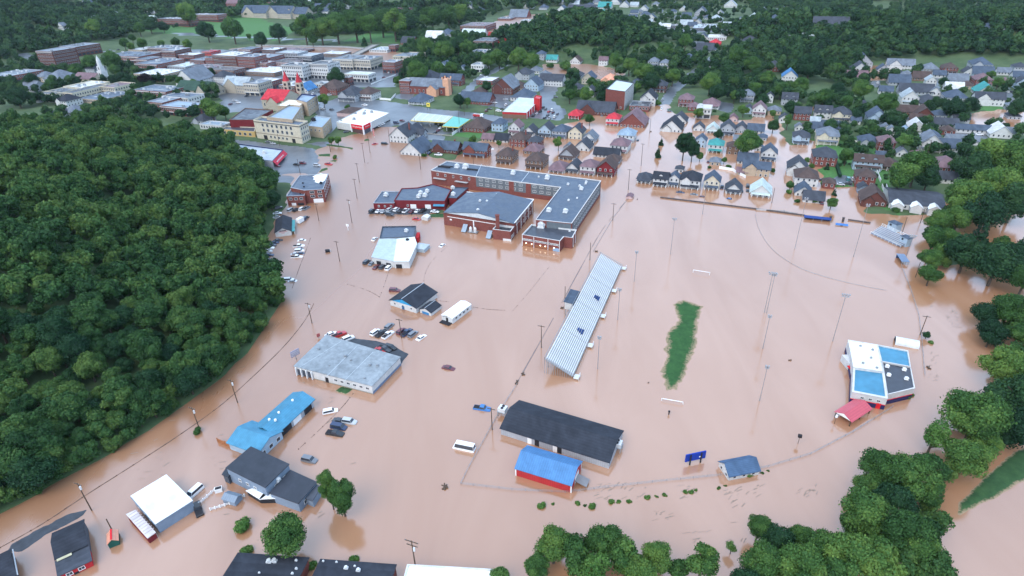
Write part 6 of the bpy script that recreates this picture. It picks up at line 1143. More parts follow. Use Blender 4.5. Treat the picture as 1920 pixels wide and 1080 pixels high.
cluster('in downtown rows by the river', 'downtown rows before the river', [
 (505, 133, 66, 1, 'brown', 'white', 'f', '', .8), (560, 135, 42, 4, 'white', 'black', 'f', '', .8), (610, 132, 40, 4, 'white', 'black', 'f', '', .9), (657, 117, 44, 3, 'stone', 'grey', 'f'), (690, 118, 40, 3, 'stone', 'slate', 'f'), (676, 144, 44, 2, 'white', 'mint', 'f', '', .5), (654, 152, 12, 2, 'brick', 'brown', 'f'), (492, 110, 60, 2, 'brick', 'grey', 'f', '', .6), (548, 103, 44, 2, 'grey', 'pale', 'f', '', .6), (556, 93, 50, 1, 'dark_brick', 'mauve', 'f', '', .5), (515, 97, 30, 2, 'dark_brick', 'white', 'f'), (583, 108, 32, 2, 'charcoal', 'pale', 'f'), (630, 101, 42, 1, 'brown', 'white', 'f', '', .7), (540, 116, 40, 1, 'pink', 'brown', 'f'), (500, 158, 40, 2, 'brick', 'white', 'f'), (552, 164, 36, 2, 'dark_brick', 'white', 'f'), (605, 158, 22, 1, 'white', 'pale', 'f'), (470, 96, 28, 2, 'brick', 'slate', 'f'), (445, 97, 34, 1, 'grey', 'dark', 'f'), (500, 123, 24, 2, 'brick', 'mauve', 'f')])
cluster('on the campus across the river', 'campus buildings across the river', [
 (335, 41, 60, 3, 'brick', 'slate', 'f', '', .35), (390, 33, 56, 3, 'brick', 'slate', 'f', '', .35), (485, 26, 50, 3, 'stone', 'slate', 'e', 'x', .5), (530, 27, 50, 3, 'stone', 'slate', 'e', 'x', .5), (560, 28, 44, 3, 'stone', 'slate', 'e', 'x', .5), (500, 8, 80, 3, 'brick', 'mauve', 'f', '', .4), (640, 12, 40, 1, 'white', 'pale', 'f', '', .5), (608, 20, 34, 1, 'white', 'slate', 'e'), (445, 8, 30, 3, 'brick', 'mauve', 'e'), (178, 38, 24, 1, 'white', 'pale', 'h'), (213, 17, 28, 1, 'grey', 'slate', 'h', 'x'), (218, 32, 28, 1, 'grey', 'pale', 'h'), (267, 15, 16, 1, 'white', 'white', 'e'), (290, 23, 20, 1, 'white', 'white', 'e'), (284, 38, 22, 1, 'white', 'mint', 'e'), (240, 33, 16, 1, 'white', 'grey', 'g'), (202, 55, 20, 1, 'grey', 'dark', 'h'), (118, 24, 14, 1, 'white', 'pale', 'h'), (120, 50, 14, 2, 'white', 'grey', 'g'), (325, 12, 26, 1, 'white', 'slate', 'h'), (350, 8, 20, 1, 'white', 'grey', 'h'), (372, 14, 22, 1, 'brick', 'slate', 'h'), (270, 46, 18, 1, 'light_blue', 'slate', 'h'), (165, 8, 16, 1, 'white', 'slate', 'g'), (300, 4, 20, 1, 'grey', 'slate', 'h')])
t = thing('white_cupola_church', 'white chapel with small cupola on the far campus', 'church', (*hit(586, 14)[:2], float(gz(*hit(586, 14)[:2]))), YAW); gable_shell(t, 14, 20, 8, 4, wallm('white'), roofm('grey'), 'y', base=-1); m = MB(); m.box(-2.5, 2.5, -9, -4, 8, 16); m.cyl((0, -6.5, 16), (0, -6.5, 21), 2, .2, 8); m.build('cupola', wallm('white'), t); joined_windows(t, 14, 20, [3, 6], 3, 4)
P = hit(675, 147, 0); wallP = P
# mural wall and yard walls
wall_line('garden_wall', 'white garden wall around the corner lot by the brick church', 'wall', [(712, 188), (733, 190), (742, 180)], 1.8, TRIM)
wall_line('garden_wall', 'white board fence beside the downtown mural lot', 'wall', [(696, 160), (742, 142)], 1.2, TRIM)
wall_line('board_fence', 'long white board fence behind the cream dormered house', 'fence', [(1580, 235), (1602, 238)], 2.0, TRIM)
wall_line('board_fence', 'white board fence across the lawn below the cream house', 'fence', [(1582, 268), (1609, 271)], 1.8, TRIM)
wall_line('board_fence', 'white vinyl fence slanting past the brick house lawn', 'fence', [(1641, 322), (1650, 344)], 1.8, TRIM)
wall_line('board_fence', 'white vinyl fence beside the tudor gabled house', 'fence', [(1652, 352), (1661, 374)], 1.8, TRIM)
wall_line('board_fence', 'pale green-white fence left of the apartment row', 'fence', [(1660, 352), (1668, 376)], 1.8, TRIM)
wall_line('board_fence', 'white fence around the flooded pool terrace', 'fence', [(1348, 316), (1372, 320), (1398, 334)], 1.6, TRIM)
wall_line('hedge_row', 'trimmed dark hedge between two lawns', 'hedge', [(1563, 300), (1574, 335)], 1.8, LEAFD, 1.6)
wall_line('embankment_wall', 'long pale river wall along the campus bank', 'wall', [(480, 86), (560, 88), (640, 89), (690, 93)], 2.0, paint((.3, .32, .33), .8), 1.0)
# bridge over the river
A, B = hit(668, 104)[:2], hit(705, 84)[:2]; t = thing('bridge', 'grey road bridge crossing the flooded river to the campus', 'bridge', (A[0], A[1], 0)); d_ = (B-A); L = np.linalg.norm(d_); t.rotation_euler = (0, 0, math.atan2(d_[1], d_[0])); m = MB(); m.box(0, L, -5, 5, 1.0, 1.6); m.build('deck', CONC, t); m = MB(); m.box(0, L, -5.2, -4.9, 1.6, 2.5); m.box(0, L, 4.9, 5.2, 1.6, 2.5); m.build('parapet', CONC, t)
for k in range(3): m = MB(); m.box(L*(.2+.3*k)-.6, L*(.2+.3*k)+.6, -4, 4, -1.3, 1.0); m.build('pier', CONC, t)
# ------------------------------------------------------------------ trees that run together: gardens, river bank, park edges
FPA = np.array(FOOT_PRINTS)
P3 = [crown_arrays(seed=90+k, nl=12, R=5, zc=6.0+.8*(k % 3), hz=4.6+.7*(k % 3), n=420, ls=1.05) for k in range(5)]
PF = [crown_arrays(seed=95+k, nl=16, R=5, zc=5.6+.6*(k % 2), hz=4.6, n=1500, ls=.66, lr=.4) for k in range(4)]
PB = [crown_arrays(seed=99+k, nl=7, R=5, zc=2.6, hz=3.0, n=160, ls=1.5) for k in range(3)]
def infill(name, polys, step, s0, protos, seed, dens=.6, nsc=30, clear=1.0, wet=False, sub=0.0, roads=True):
    X_, Y_, Z_, S_ = [], [], [], []
    for k, p in enumerate(polys):
        W = wp(p); xs = [q[0] for q in W]; ys = [q[1] for q in W]
        x, y, r = scatter(min(xs), max(xs), min(ys), max(ys), step, lambda a, b: inpoly(a, b, W) & (vnoise(a, b, nsc, seed) > 1-dens), seed+k)
        if not len(x): continue
        z = gz(x, y); ok = np.ones(len(x), bool)
        if not wet: ok &= z > .2
        if roads:
            i = np.clip(np.searchsorted(GX, x)-1, 0, len(GX)-2); j = np.clip(np.searchsorted(GY, y)-1, 0, len(GY)-2); ok &= pave[j, i] < .4
        s = s0*(.65+.7*r.random(len(x)))
        d = np.sqrt((x[:, None]-FPA[None, :, 0])**2+(y[:, None]-FPA[None, :, 1])**2); ok &= (d > FPA[None, :, 2]*clear+s[:, None]*2.6).all(1)
        X_.append(x[ok]); Y_.append(y[ok]); Z_.append(np.maximum(z[ok], -.2)-.5-sub); S_.append(s[ok])
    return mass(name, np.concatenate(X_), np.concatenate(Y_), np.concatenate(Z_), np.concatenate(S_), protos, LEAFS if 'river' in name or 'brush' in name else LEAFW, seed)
infill('garden_trees', [[(1215, 118), (1420, 100), (1700, 120), (1720, 150), (1600, 165), (1640, 200), (1440, 215), (1320, 190), (1240, 160)]], 8.5, .95, P3, 201, .55)
infill('garden_trees', [[(1440, 210), (1920, 150), (1920, 330), (1780, 350), (1690, 330), (1520, 270)]], 9, .7, P3, 202, .55)
infill('garden_trees', [[(1060, 150), (1240, 120), (1250, 160), (1110, 215), (1060, 190)], [(740, 60), (880, 70), (960, 100), (950, 150), (860, 150), (760, 130)], [(940, 90), (1010, 100), (1005, 130), (945, 128)]], 8, .85, P3, 203, .6)
infill('garden_trees', [[(0, 120), (420, 150), (440, 240), (300, 228), (0, 225)]], 9, .85, P3, 204, .5)
infill('garden_trees', [[(120, 0), (420, 0), (330, 70), (200, 70), (130, 60)], [(600, 5), (980, 5), (880, 60), (740, 50)], [(1400, 0), (1920, 0), (1500, 60), (1420, 50)]], 11, .9, P3, 205, .5)
infill('garden_trees', [[(1215, 100), (1200, 30), (1000, 0), (1430, 0), (1450, 50), (1420, 105)]], 10, .8, P3, 215, .38, 24)
infill('garden_trees', [[(985, 96), (1215, 100), (1330, 104), (1320, 128), (1180, 128), (1010, 112)]], 8, .8, P3, 216, .6, 16)
infill('ridge_foot_trees', [[(1420, 88), (1920, 84), (1990, 90), (1990, 120), (1700, 118), (1440, 126)]], 8.5, 1.05, P3, 217, .85, 20)
infill('park_trees', [[(550, 72), (780, 64), (790, 30), (590, 40)]], 10, 1.25, P3, 206, .75, roads=False)
infill('riverside_trees', [[(1588, 1100), (1596, 980), (1650, 890), (1740, 830), (1830, 770), (1872, 700), (1850, 640), (1920, 600), (1990, 640), (1990, 780), (1890, 800), (1820, 860), (1760, 920), (1755, 1060), (1760, 1100)], [(1010, 1100), (1020, 1040), (1160, 1045), (1190, 1075), (1190, 1110)], [(1400, 1075), (1440, 1050), (1600, 1055), (1600, 1110), (1400, 1110)]], 4.4, .6, PF, 207, .55, 12, wet=True)
infill('riverside_trees', [[(1740, 515), (1750, 440), (1765, 400), (1785, 400), (1775, 450), (1768, 510)], [(1800, 330), (1830, 300), (1920, 285), (1990, 300), (1990, 370), (1860, 385)], [(1820, 490), (1850, 470), (1990, 480), (1990, 530), (1890, 510)]], 5, .7, PF, 208, .6, 14, wet=True)
infill('garden_shrubs', [[(880, 300), (960, 230), (1150, 230), (1160, 330), (1000, 320)], [(1200, 340), (1230, 210), (1440, 210), (1460, 380), (1220, 350)], [(1460, 380), (1480, 260), (1680, 220), (1680, 390), (1560, 390)]], 6, .30, PB, 209, .30, 12, clear=.9)
infill('slope_brush', [[(-120, 1010), (0, 962), (110, 904), (200, 853), (300, 793), (400, 720), (445, 683), (500, 614), (528, 570), (520, 552), (430, 652), (385, 690), (285, 760), (185, 818), (96, 868), (0, 926), (-120, 985)]], 3.4, .62, PF, 210, .8, 9, wet=True, roads=False, sub=1.2)
# ------------------------------------------------------------------ vehicles
CARC = dict(white=(.78, .78, .78), silver=(.45, .47, .49), grey=(.16, .17, .19), dark=(.04, .045, .055), black=(.014, .015, .018), red=(.42, .02, .025), maroon=(.12, .018, .028), blue=(.03, .16, .42), navy=(.02, .035, .09), teal=(.05, .22, .22))
def carpaint(c):
    k = ('car', c)
    if k not in _M:
        m, t, b = nodes('car_paint'); b.inputs['Base Color'].default_value = (*CARC[c], 1); b.inputs['Roughness'].default_value = .32; b.inputs['Coat Weight'].default_value = .6; b.inputs['Coat Roughness'].default_value = .06
        no = nn(t, 'ShaderNodeTexNoise'); no.inputs['Scale'].default_value = 2; tc = nn(t, 'ShaderNodeTexCoord'); t.links.new(tc.outputs['Object'], no.inputs['Vector']); r = nn(t, 'ShaderNodeMapRange'); r.inputs[3].default_value = .24; r.inputs[4].default_value = .5; t.links.new(no.outputs['Fac'], r.inputs[0]); t.links.new(r.outputs[0], b.inputs['Roughness'])
        _M[k] = m
    return _M[k]
def loft(b, secs):
    """secs: list of (x, [(y,z)...]) rings of equal length"""
    n = len(b.v); k = len(secs[0][1])
    for x, ring in secs: b.v += [(x, y, z) for y, z in ring]
    for i in range(len(secs)-1):
        for j in range(k): b.f.append((n+i*k+j, n+i*k+(j+1) % k, n+(i+1)*k+(j+1) % k, n+(i+1)*k+j))
    b.f.append(tuple(n+j for j in reversed(range(k)))); b.f.append(tuple(n+(len(secs)-1)*k+j for j in range(k)))
def ring(w, z0, z1): return [(-w, z0), (w, z0), (w+.04, (z0+z1)/2), (w-.06, z1), (-w+.06, z1), (-w-.04, (z0+z1)/2)]
SHAPES = dict(  # length, hood height, belt, roof, windscreen base/top, rear top/base, width
 sedan=(4.7, .78, .92, 1.42, 1.0, .35, -.95, -1.55, .88, None), suv=(4.7, .95, 1.05, 1.72, 1.15, .6, -2.0, -2.2, .93, None), pickup=(5.6, 1.0, 1.1, 1.8, 1.2, .65, -.55, -.75, .96, 'bed'), van=(5.1, .98, 1.1, 1.85, 1.65, 1.0, -2.3, -2.45, .96, None), bus=(6.6, 1.15, 1.3, 2.6, 2.7, 2.3, -3.1, -3.2, 1.05, None))
_CM = {}
def car_meshes(kd):
    if kd in _CM: return _CM[kd]
    L, hh, belt, rf, wb, wt, rt, rb, hw, bed = SHAPES[kd]; F, R = L/2, -L/2
    b = MB(); loft(b, [(R, ring(hw*.9, .42, belt*.86)), (R+.18, ring(hw, .28, belt*.97)), (R+.9, ring(hw, .26, belt)), (wb, ring(hw, .26, belt*.99)), (F-.55, ring(hw*.97, .27, hh*.95)), (F-.12, ring(hw*.88, .32, hh*.84)), (F, ring(hw*.78, .42, hh*.66))])
    tw = hw*.78; b.slab((rt-.05, -tw, rf), (wt+.05, -tw, rf), (wt+.05, tw, rf), (rt-.05, tw, rf), .07)      # roof skin
    for x0, x1 in ((wb-.02, wt+.02), (rb+.02, rt-.02)):                                  # pillars
        for s in (-1, 1): b.cyl((x0, s*(hw-.07), belt-.03), (x1, s*(tw-.02), rf-.03), .05, .05, 4)
    g = MB(); e = .985; 
    ws = MB().poly([(wb, -hw+.1, belt), (wb, hw-.1, belt), (wt, tw*e, rf-.05), (wt, -tw*e, rf-.05)]); rw = MB().poly([(rb, hw-.1, belt), (rb, -hw+.1, belt), (rt, -tw*e, rf-.05), (rt, tw*e, rf-.05)])
    sw = [MB().poly([(rb, s*(hw-.08), belt), (wb, s*(hw-.08), belt), (wt, s*tw, rf-.05), (rt, s*tw, rf-.05)][::s]) for s in (-1, 1)]
    bd = None
    if bed: bd = MB(); bd.box(R+.15, rb-.08, -hw+.14, hw-.14, belt-.25, belt+.012); bd = bd.mesh('cargo_bed', DARK)
    wl = MB(); wl.cyl((0, -.11, 0), (0, .11, 0), .33, .33, 12); wl.cyl((0, -.12, 0), (0, .12, 0), .18, .18, 8)
    _CM[kd] = (b, [('windscreen', ws.mesh('windscreen', glassm())), ('rear_window', rw.mesh('rear_window', glassm())), ('side_window', sw[0].mesh('side_window', glassm())), ('side_window', sw[1].mesh('side_window', glassm()))], bd, wl.mesh('wheel', DARK), {}, L, hw)
    return _CM[kd]
KN = dict(sedan='car', suv='SUV', pickup='pickup truck', van='van', bus='minibus')
NAMES = dict(sedan='parked_car', suv='suv', pickup='pickup_truck', van='van', bus='minibus')
def car_at(P, z, rz, kd, col, label, group, sink, tilt=0.0, wheels=True):
    b, gl, bd, wl, bodies, L, hw = car_meshes(kd)
    if col not in bodies: bodies[col] = b.mesh('body', carpaint(col))
    t = thing(NAMES[kd], label, KN[kd].split()[0].lower() if kd != 'suv' else 'SUV', (P[0], P[1], z-sink), rz, group); t.rotation_euler = (tilt, tilt*.6, rz)
    link('body', bodies[col], t)
    for n, g in gl: link(n, g, t)
    if bd: link('cargo_bed', bd, t)
    if wheels:
        for x in (-L*.3, L*.31):
            for s in (-1, 1): o = link('wheel', wl, t); o.location = (x, s*(hw-.06), .33)
    return t
U_, V_ = math.radians(69), math.radians(-21)
def cars(where, group, rows, sink=.5, ht=None):
    labs = rank([f"{c} {KN[k]}" for _, _, k, c, *_ in rows], [r[0] for r in rows], where)
    for (x, y, k, c, *r), lab in zip(rows, labs):
        h = r[0] if r else 'u'; h = U_ if h == 'u' else V_ if h == 'v' else math.radians(h)
        P = hit(x, y, .5); g = float(gz(P[0], P[1])); dry = g > .1 if ht is None else True
        z = max(g, 0.) if ht is None else ht
        s = (r[1] if len(r) > 1 else sink) if not dry else (r[1] if len(r) > 1 else 0)
        car_at(P, z, h+(random.random()-.5)*.12, k, c, lab, group, s, (random.random()-.5)*.05 if not dry else 0, dry)
cars('under trees at the edge of the flooded lot', None, [(521, 450, 'sedan', 'dark', 20), (514, 454.5, 'sedan', 'navy', 20), (509, 459.5, 'suv', 'dark', 10), (503, 464.5, 'pickup', 'white', 5), (501, 470.5, 'suv', 'silver', 5), (504, 477, 'sedan', 'navy', 0), (504, 487.5, 'sedan', 'grey', 0), (500, 497, 'pickup', 'teal', 0)], .35)
cars('in the submerged row of six', 'cars in the submerged row', [(566.5, 449, 'sedan', 'white', 5), (560, 459.5, 'pickup', 'white', 5), (562.5, 464.5, 'sedan', 'grey', 5), (561, 468.5, 'suv', 'white', 5), (564, 473.5, 'sedan', 'navy', 5), (553.5, 474.5, 'sedan', 'silver', 5), (556, 480, 'pickup', 'white', 5), (531, 522, 'sedan', 'silver', 5), (541, 522.5, 'suv', 'white', 5), (549, 525, 'sedan', 'white', 5)], .75)
cars('before the red brick two-level building', None, [(545.5, 393, 'van', 'silver', 'u'), (555.5, 393, 'suv', 'black', 'u'), (566, 391, 'suv', 'white', 'u'), (574.7, 389.5, 'pickup', 'grey', 'u'), (573, 408, 'suv', 'dark', 'u')], .35)
cars('behind the white gable shop', None, [(522, 390, 'suv', 'black', 40), (520, 400, 'sedan', 'white', 10), (520, 407, 'sedan', 'silver', 10)], .2)
cars('on the wet lot beside the brick building', None, [(520, 311, 'sedan', 'maroon', 'v'), (556, 308, 'sedan', 'black', 'v'), (568, 306, 'suv', 'maroon', 'v'), (594.5, 310, 'suv', 'silver', 'v'), (616, 307, 'pickup', 'red', 'v', .4)], .3)
cars('on the street below the cream building', None, [(512, 269, 'sedan', 'silver', 'v'), (475, 252, 'sedan', 'white', 'v'), (503, 266, 'sedan', 'grey', 'v')])
cars('around the white pharmacy', None, [(649, 247.5, 'sedan', 'dark', 30), (703, 269, 'sedan', 'red', 30), (721, 269, 'van', 'black', 'v'), (743, 230, 'van', 'navy', 'v'), (754, 226, 'sedan', 'maroon', 'v'), (712, 236, 'sedan', 'silver', 'u'), (719, 232, 'sedan', 'white', 'u'), (684, 197, 'pickup', 'white', 'v'), (605, 204, 'van', 'white', 'v')], .4)
cars('on the gas station forecourt', None, [(816, 249, 'sedan', 'black', 'u'), (822, 244.5, 'sedan', 'maroon', 'u'), (826, 240, 'sedan', 'white', 'u'), (822, 290, 'pickup', 'white', 'v'), (805, 287, 'sedan', 'navy', 'u'), (829, 266, 'suv', 'silver', 'v'), (920, 278, 'sedan', 'white', 'v', .5)])
cars('on the dark lot left of the red-sided shop', None, [(912, 208, 'suv', 'maroon', 'u'), (918, 204, 'sedan', 'black', 'v'), (935, 208, 'van', 'white', 'v'), (942, 203.5, 'sedan', 'black', 'v'), (949, 196.5, 'suv', 'white', 'u'), (928, 192.5, 'sedan', 'white', 'v'), (948, 186, 'sedan', 'silver', 'v')])
cars('on the lot right of the red-sided shop', 'cars beside the red-sided shop', [(1000, 217, 'pickup', 'black', 'u'), (1007, 213, 'sedan', 'silver', 'u'), (1013, 209, 'suv', 'black', 'u'), (1019, 201, 'sedan', 'dark', 'u'), (1021, 221, 'sedan', 'black', 'u'), (1030, 222, 'pickup', 'silver', 'u'), (1040, 219, 'suv', 'white', 'u'), (1027, 216, 'sedan', 'dark', 'u'), (1037, 210.5, 'sedan', 'maroon', 'u'), (1035, 206, 'suv', 'white', 'u'), (1045, 213, 'sedan', 'grey', 'u'), (1042, 182, 'sedan', 'black', 'v'), (1125, 212, 'sedan', 'dark', 'u'), (1129, 216, 'sedan', 'grey', 'u'), (1023, 204, 'sedan', 'grey', 'u'), (1029, 209, 'sedan', 'red', 'u')])
cars('in the row before the maroon annex', 'cars in the row before the maroon annex', [(697.5, 397, 'suv', 'black'), (710, 397, 'sedan', 'white'), (719, 397.5, 'sedan', 'silver'), (730.5, 395, 'suv', 'silver'), (743.5, 394.5, 'suv', 'white'), (750.5, 397, 'sedan', 'black'), (761, 396.5, 'pickup', 'white'), (772.5, 397.5, 'sedan', 'maroon'), (783, 396.5, 'sedan', 'white'), (793.5, 396, 'pickup', 'black'), (815.5, 398, 'sedan', 'white', 'v'), (731, 403.5, 'suv', 'dark', 'v')], ht=.42)
cars('in the water near the body shop', 'cars around the body shop', [(781, 410, 'sedan', 'red', 'v', .35), (702.5, 447.5, 'sedan', 'white', 75, .3), (687.5, 490.5, 'suv', 'dark', 'u', .3), (697.5, 493, 'sedan', 'grey', 'u', .35), (706, 499.5, 'sedan', 'maroon', 'u', .35), (717.5, 499.5, 'suv', 'dark', 'u', .35), (729, 501.5, 'suv', 'white', 'u', .3), (757.5, 494.5, 'suv', 'silver', 15, .35), (830, 458, 'sedan', 'white', 60, .75)])
cars('in flood water below the black gabled building', 'cars in the middle of the flood', [(740, 543.5, 'suv', 'maroon', -12, .4), (704, 622, 'suv', 'white', 55, .4), (715, 624, 'pickup', 'black', 60, .35), (730, 611, 'suv', 'grey', 60, .4), (727.5, 627, 'pickup', 'white', 55, .35), (752.5, 620, 'suv', 'maroon', 58, .45), (762.5, 622.5, 'pickup', 'navy', 58, .4), (774, 625.5, 'suv', 'grey', 58, .4), (790, 631, 'sedan', 'white', 55, .6), (841, 688.5, 'sedan', 'maroon', -20, .5)])
cars('parked behind the pale grey store roof', 'cars behind the pale grey store', [(621, 626, 'sedan', 'white', 35, .2), (636, 627, 'pickup', 'red', 40, .2), (653, 635, 'suv', 'white', 40, 0), (721, 655, 'pickup', 'dark', -30, 0), (713, 657, 'sedan', 'red', -30, 0), (732.5, 652, 'suv', 'black', -30, 0)], .2)
cars('between the sky-blue roof and the field', 'cars floating near the sky-blue roof', [(655, 789.5, 'suv', 'silver', -18, .4), (637, 787.5, 'sedan', 'dark', -15, .5), (635, 799.5, 'van', 'navy', -18, .4), (628, 811.5, 'pickup', 'black', -14, .4), (619, 769, 'suv', 'white', 15, .75), (580, 861, 'suv', 'grey', -16, .4), (904, 764, 'pickup', 'blue', -12, .6)])
cars('tilted in the flood left of the long shed', None, [(870, 838, 'bus', 'white', 160, .65)])
cars('nosed against the white-roofed warehouse', None, [(364, 923, 'van', 'white', 245, .2)])
cars('behind the picket fence', None, [(371, 953, 'pickup', 'black', 125, .35)])
cars('in the water before the flooded front row', 'cars before the flooded front row', [(1276, 359.5, 'sedan', 'navy', 'v', .55), (1302, 363.5, 'sedan', 'grey', 'v', .65), (1318, 367.5, 'sedan', 'maroon', 'v', .85), (1369, 371.5, 'sedan', 'blue', 'v', .9), (1354, 350, 'pickup', 'navy', 'u', .4), (1402, 348, 'van', 'black', 'u', .4), (1402, 356, 'sedan', 'black', 'u', .6), (1391, 357, 'sedan', 'dark', 'u', .6), (1541, 380, 'suv', 'maroon', 'u', .5), (1328, 302, 'sedan', 'maroon', 'u', .5)])
cars('on drives of the right-hand blocks', 'cars on drives of the right-hand blocks', [(1590, 336, 'van', 'teal', 'u'), (1599, 336, 'suv', 'white', 'u'), (1589, 343.5, 'sedan', 'black', 'v'), (1576, 345.5, 'sedan', 'silver', 'v'), (1540, 336.5, 'sedan', 'dark', 'v'), (1618, 288, 'suv', 'white', 'v'), (1889, 172, 'sedan', 'white', 'u'), (1897, 172, 'sedan', 'dark', 'u'), (1886, 166, 'sedan', 'black', 'u'), (1889, 199, 'sedan', 'silver', 'u'), (1900, 198, 'suv', 'black', 'u'), (1898, 185, 'sedan', 'white', 'u'), (1822, 265, 'suv', 'maroon', 'v'), (1826, 252, 'sedan', 'silver', 'v'), (1837, 252, 'sedan', 'white', 'v'), (1725, 250, 'sedan', 'white', 'u'), (1792, 234, 'van', 'white', 'v'), (1636, 158, 'sedan', 'silver', 'u'), (1645, 155, 'van', 'white', 'u')])
cars('on the flooded street by the brick hall', None, [(1222, 171, 'sedan', 'white', 'u'), (1240, 203, 'sedan', 'white', 'u', .4), (1256, 208, 'sedan', 'dark', 'v', .4), (1242, 187, 'sedan', 'silver', 'u'), (890, 150, 'sedan', 'silver', 'u'), (870, 143, 'sedan', 'maroon', 'u'), (902, 142, 'van', 'white', 'u'), (1196, 262, 'sedan', 'black', 'u', .7), (1198, 227, 'sedan', 'white', 'u', .5)])
cars('parked in the old town lots', 'cars parked in the old town', [(470, 172, 'sedan', 'white', 'u'), (440, 188, 'sedan', 'silver', 'v'), (432, 195, 'sedan', 'maroon', 'u'), (447, 192, 'suv', 'white', 'v'), (462, 180, 'sedan', 'black', 'u'), (246, 131, 'sedan', 'white', 'v'), (256, 134, 'suv', 'silver', 'v'), (236, 128, 'sedan', 'dark', 'v'), (196, 97, 'sedan', 'white', 'u'), (206, 94, 'sedan', 'silver', 'u'), (214, 96, 'suv', 'white', 'u'), (222, 93, 'sedan', 'black', 'u'), (230, 97, 'sedan', 'white', 'v'), (600, 172, 'sedan', 'black', 'v'), (618, 178, 'suv', 'silver', 'v'), (720, 145, 'sedan', 'maroon', 'v'), (730, 136, 'sedan', 'white', 'u'), (360, 97, 'sedan', 'silver', 'v'), (372, 98, 'sedan', 'white', 'v'), (595, 196, 'sedan', 'silver', 'u'), (622, 205, 'sedan', 'dark', 'v'), (588, 176, 'van', 'white', 'u')])
# fire engine on the street
P = hit(897, 217, 1); t = thing('fire_engine', 'red and white fire engine on the street by the gas station', 'fire engine', (P[0], P[1], max(float(gz(P[0], P[1])), 0)), V_)
m = MB(); m.box(-4.5, 1.8, -1.2, 1.2, .5, 2.2); m.build('body', carpaint('red'), t); m = MB(); m.box(1.9, 4.4, -1.2, 1.2, .5, 2.7); m.build('cab', carpaint('white'), t); m = MB(); m.box(4.38, 4.45, -1.05, 1.05, 1.5, 2.4); m.build('windscreen', glassm(), t); m = MB(); m.box(-4.2, 2, -.3, .3, 2.2, 2.6); m.build('ladder', ALU, t)
wm_ = MB(); wm_.cyl((0, -.2, 0), (0, .2, 0), .5, .5, 12); wm_ = wm_.mesh('wheel', DARK)
for x in (-2.8, 3.0):
    for s in (-1.1, 1.1): o = link('wheel', wm_, t); o.location = (x, s, .5)
# box van and delivery items
P = at(565, 416); t = thing('box_truck', 'white box truck half sunk beside the white gable shop', 'truck', (P[0], P[1], -.4), U_); m = MB(); m.box(-2.6, 1.2, -1.1, 1.1, .6, 2.9); m.build('cargo_box', TRIM, t); m = MB(); m.box(1.25, 2.9, -1.0, 1.0, .4, 2.0); m.build('cab', carpaint('navy'), t); m = MB(); m.box(2.88, 2.93, -.85, .85, 1.2, 1.85); m.build('windscreen', glassm(), t)
P = at(614.6, 472); t = thing('dumpster', 'dark dumpster with white end floating in the flooded street', 'dumpster', (P[0], P[1], -.3), .3); m = MB(); m.box(-1.1, 1.1, -.8, .8, 0, 1.2); m.build('bin', DARK, t); m = MB(); m.box(1.1, 1.2, -.8, .8, .1, 1.25); m.build('end_panel', TRIM, t); m = MB(); m.slab((-1.1, -.85, 1.3), (.2, -.85, 1.3), (.2, .85, 1.3), (-1.1, .85, 1.3), .08); m.build('lid', DARK, t)
# ------------------------------------------------------------------ grandstand
A, B, D = at(1072, 706, .9)[:2], at(1164, 500, .9)[:2], at(1019, 680, 5.6)[:2]
dv = (B-A); LEN = np.linalg.norm(dv); dv /= LEN; nv = np.array([-dv[1], dv[0]]); DEP = float((D-A) @ nv)
t = thing('grandstand', 'long aluminium grandstand with bench rows and four stair landings', 'grandstand', (A[0], A[1], 0), math.atan2(dv[1], dv[0]))
NR = 15; secs = [(0, .238), (.240, .488), (.490, .738), (.740, 1.0)]
seat = {}
for i in range(NR):
    f = i/(NR-1); y = DEP*f*.96; z = .9+4.6*f
    for k, (s0, s1) in enumerate(secs):
        if k not in seat:
            m = MB(); L_ = LEN*(s1-s0); m.box(0, L_, -.21, .21, .38, .44); seat[k] = m.mesh('bench', ALU); m = MB(); m.box(0, L_, -DEP/NR*.46, DEP/NR*.40, -.05, .0); m.box(0, L_, DEP/NR*.40, DEP/NR*.46, -.05, .3); seat[k, 'f'] = m.mesh('footboard', paint((.38, .41, .44), .5, 'plain', .1, 1, .1))
        for key, nm_ in ((k, 'bench'), ((k, 'f'), 'footboard')): o = link(nm_, seat[key], t); o.location = (LEN*s0, y, z)
st = MB().box(-.35, .35, -.2, .2, 0, .16).mesh('aisle_step', paint((.12, .14, .16), .6))
for x in (.24, .49, .74):
    for i in range(NR): o = link('aisle_step', st, t); o.location = (LEN*x, DEP*i/(NR-1)*.96+.1, .92+4.6*i/(NR-1))
m = MB()
for y, z in ((-.6, 1.0), (DEP+.2, 5.7)):
    for h in (.5, 1.0): m.box(0, LEN, y-.04, y+.04, z+h-.04, z+h+.04)
    for k in range(40): x = LEN*k/39; m.box(x-.05, x+.05, y-.05, y+.05, z-2.5 if y > 0 else -1, z+1.05)
for x in (0, LEN):
    n = 14
    for i in range(n): f = i/(n-1); y = -.6+(DEP+.8)*f; z = 1+4.7*f; m.box(x-.05, x+.05, y-.05, y+.05, -1, z+1.05)
    m.slab((x-.05, -.6, 2.05), (x+.05, -.6, 2.05), (x+.05, DEP+.2, 6.75), (x-.05, DEP+.2, 6.75), .1)
    m.slab((x-.05, -.6, 1.55), (x+.05, -.6, 1.55), (x+.05, DEP+.2, 6.25), (x-.05, DEP+.2, 6.25), .1)
m.build('railing', STEEL, t)
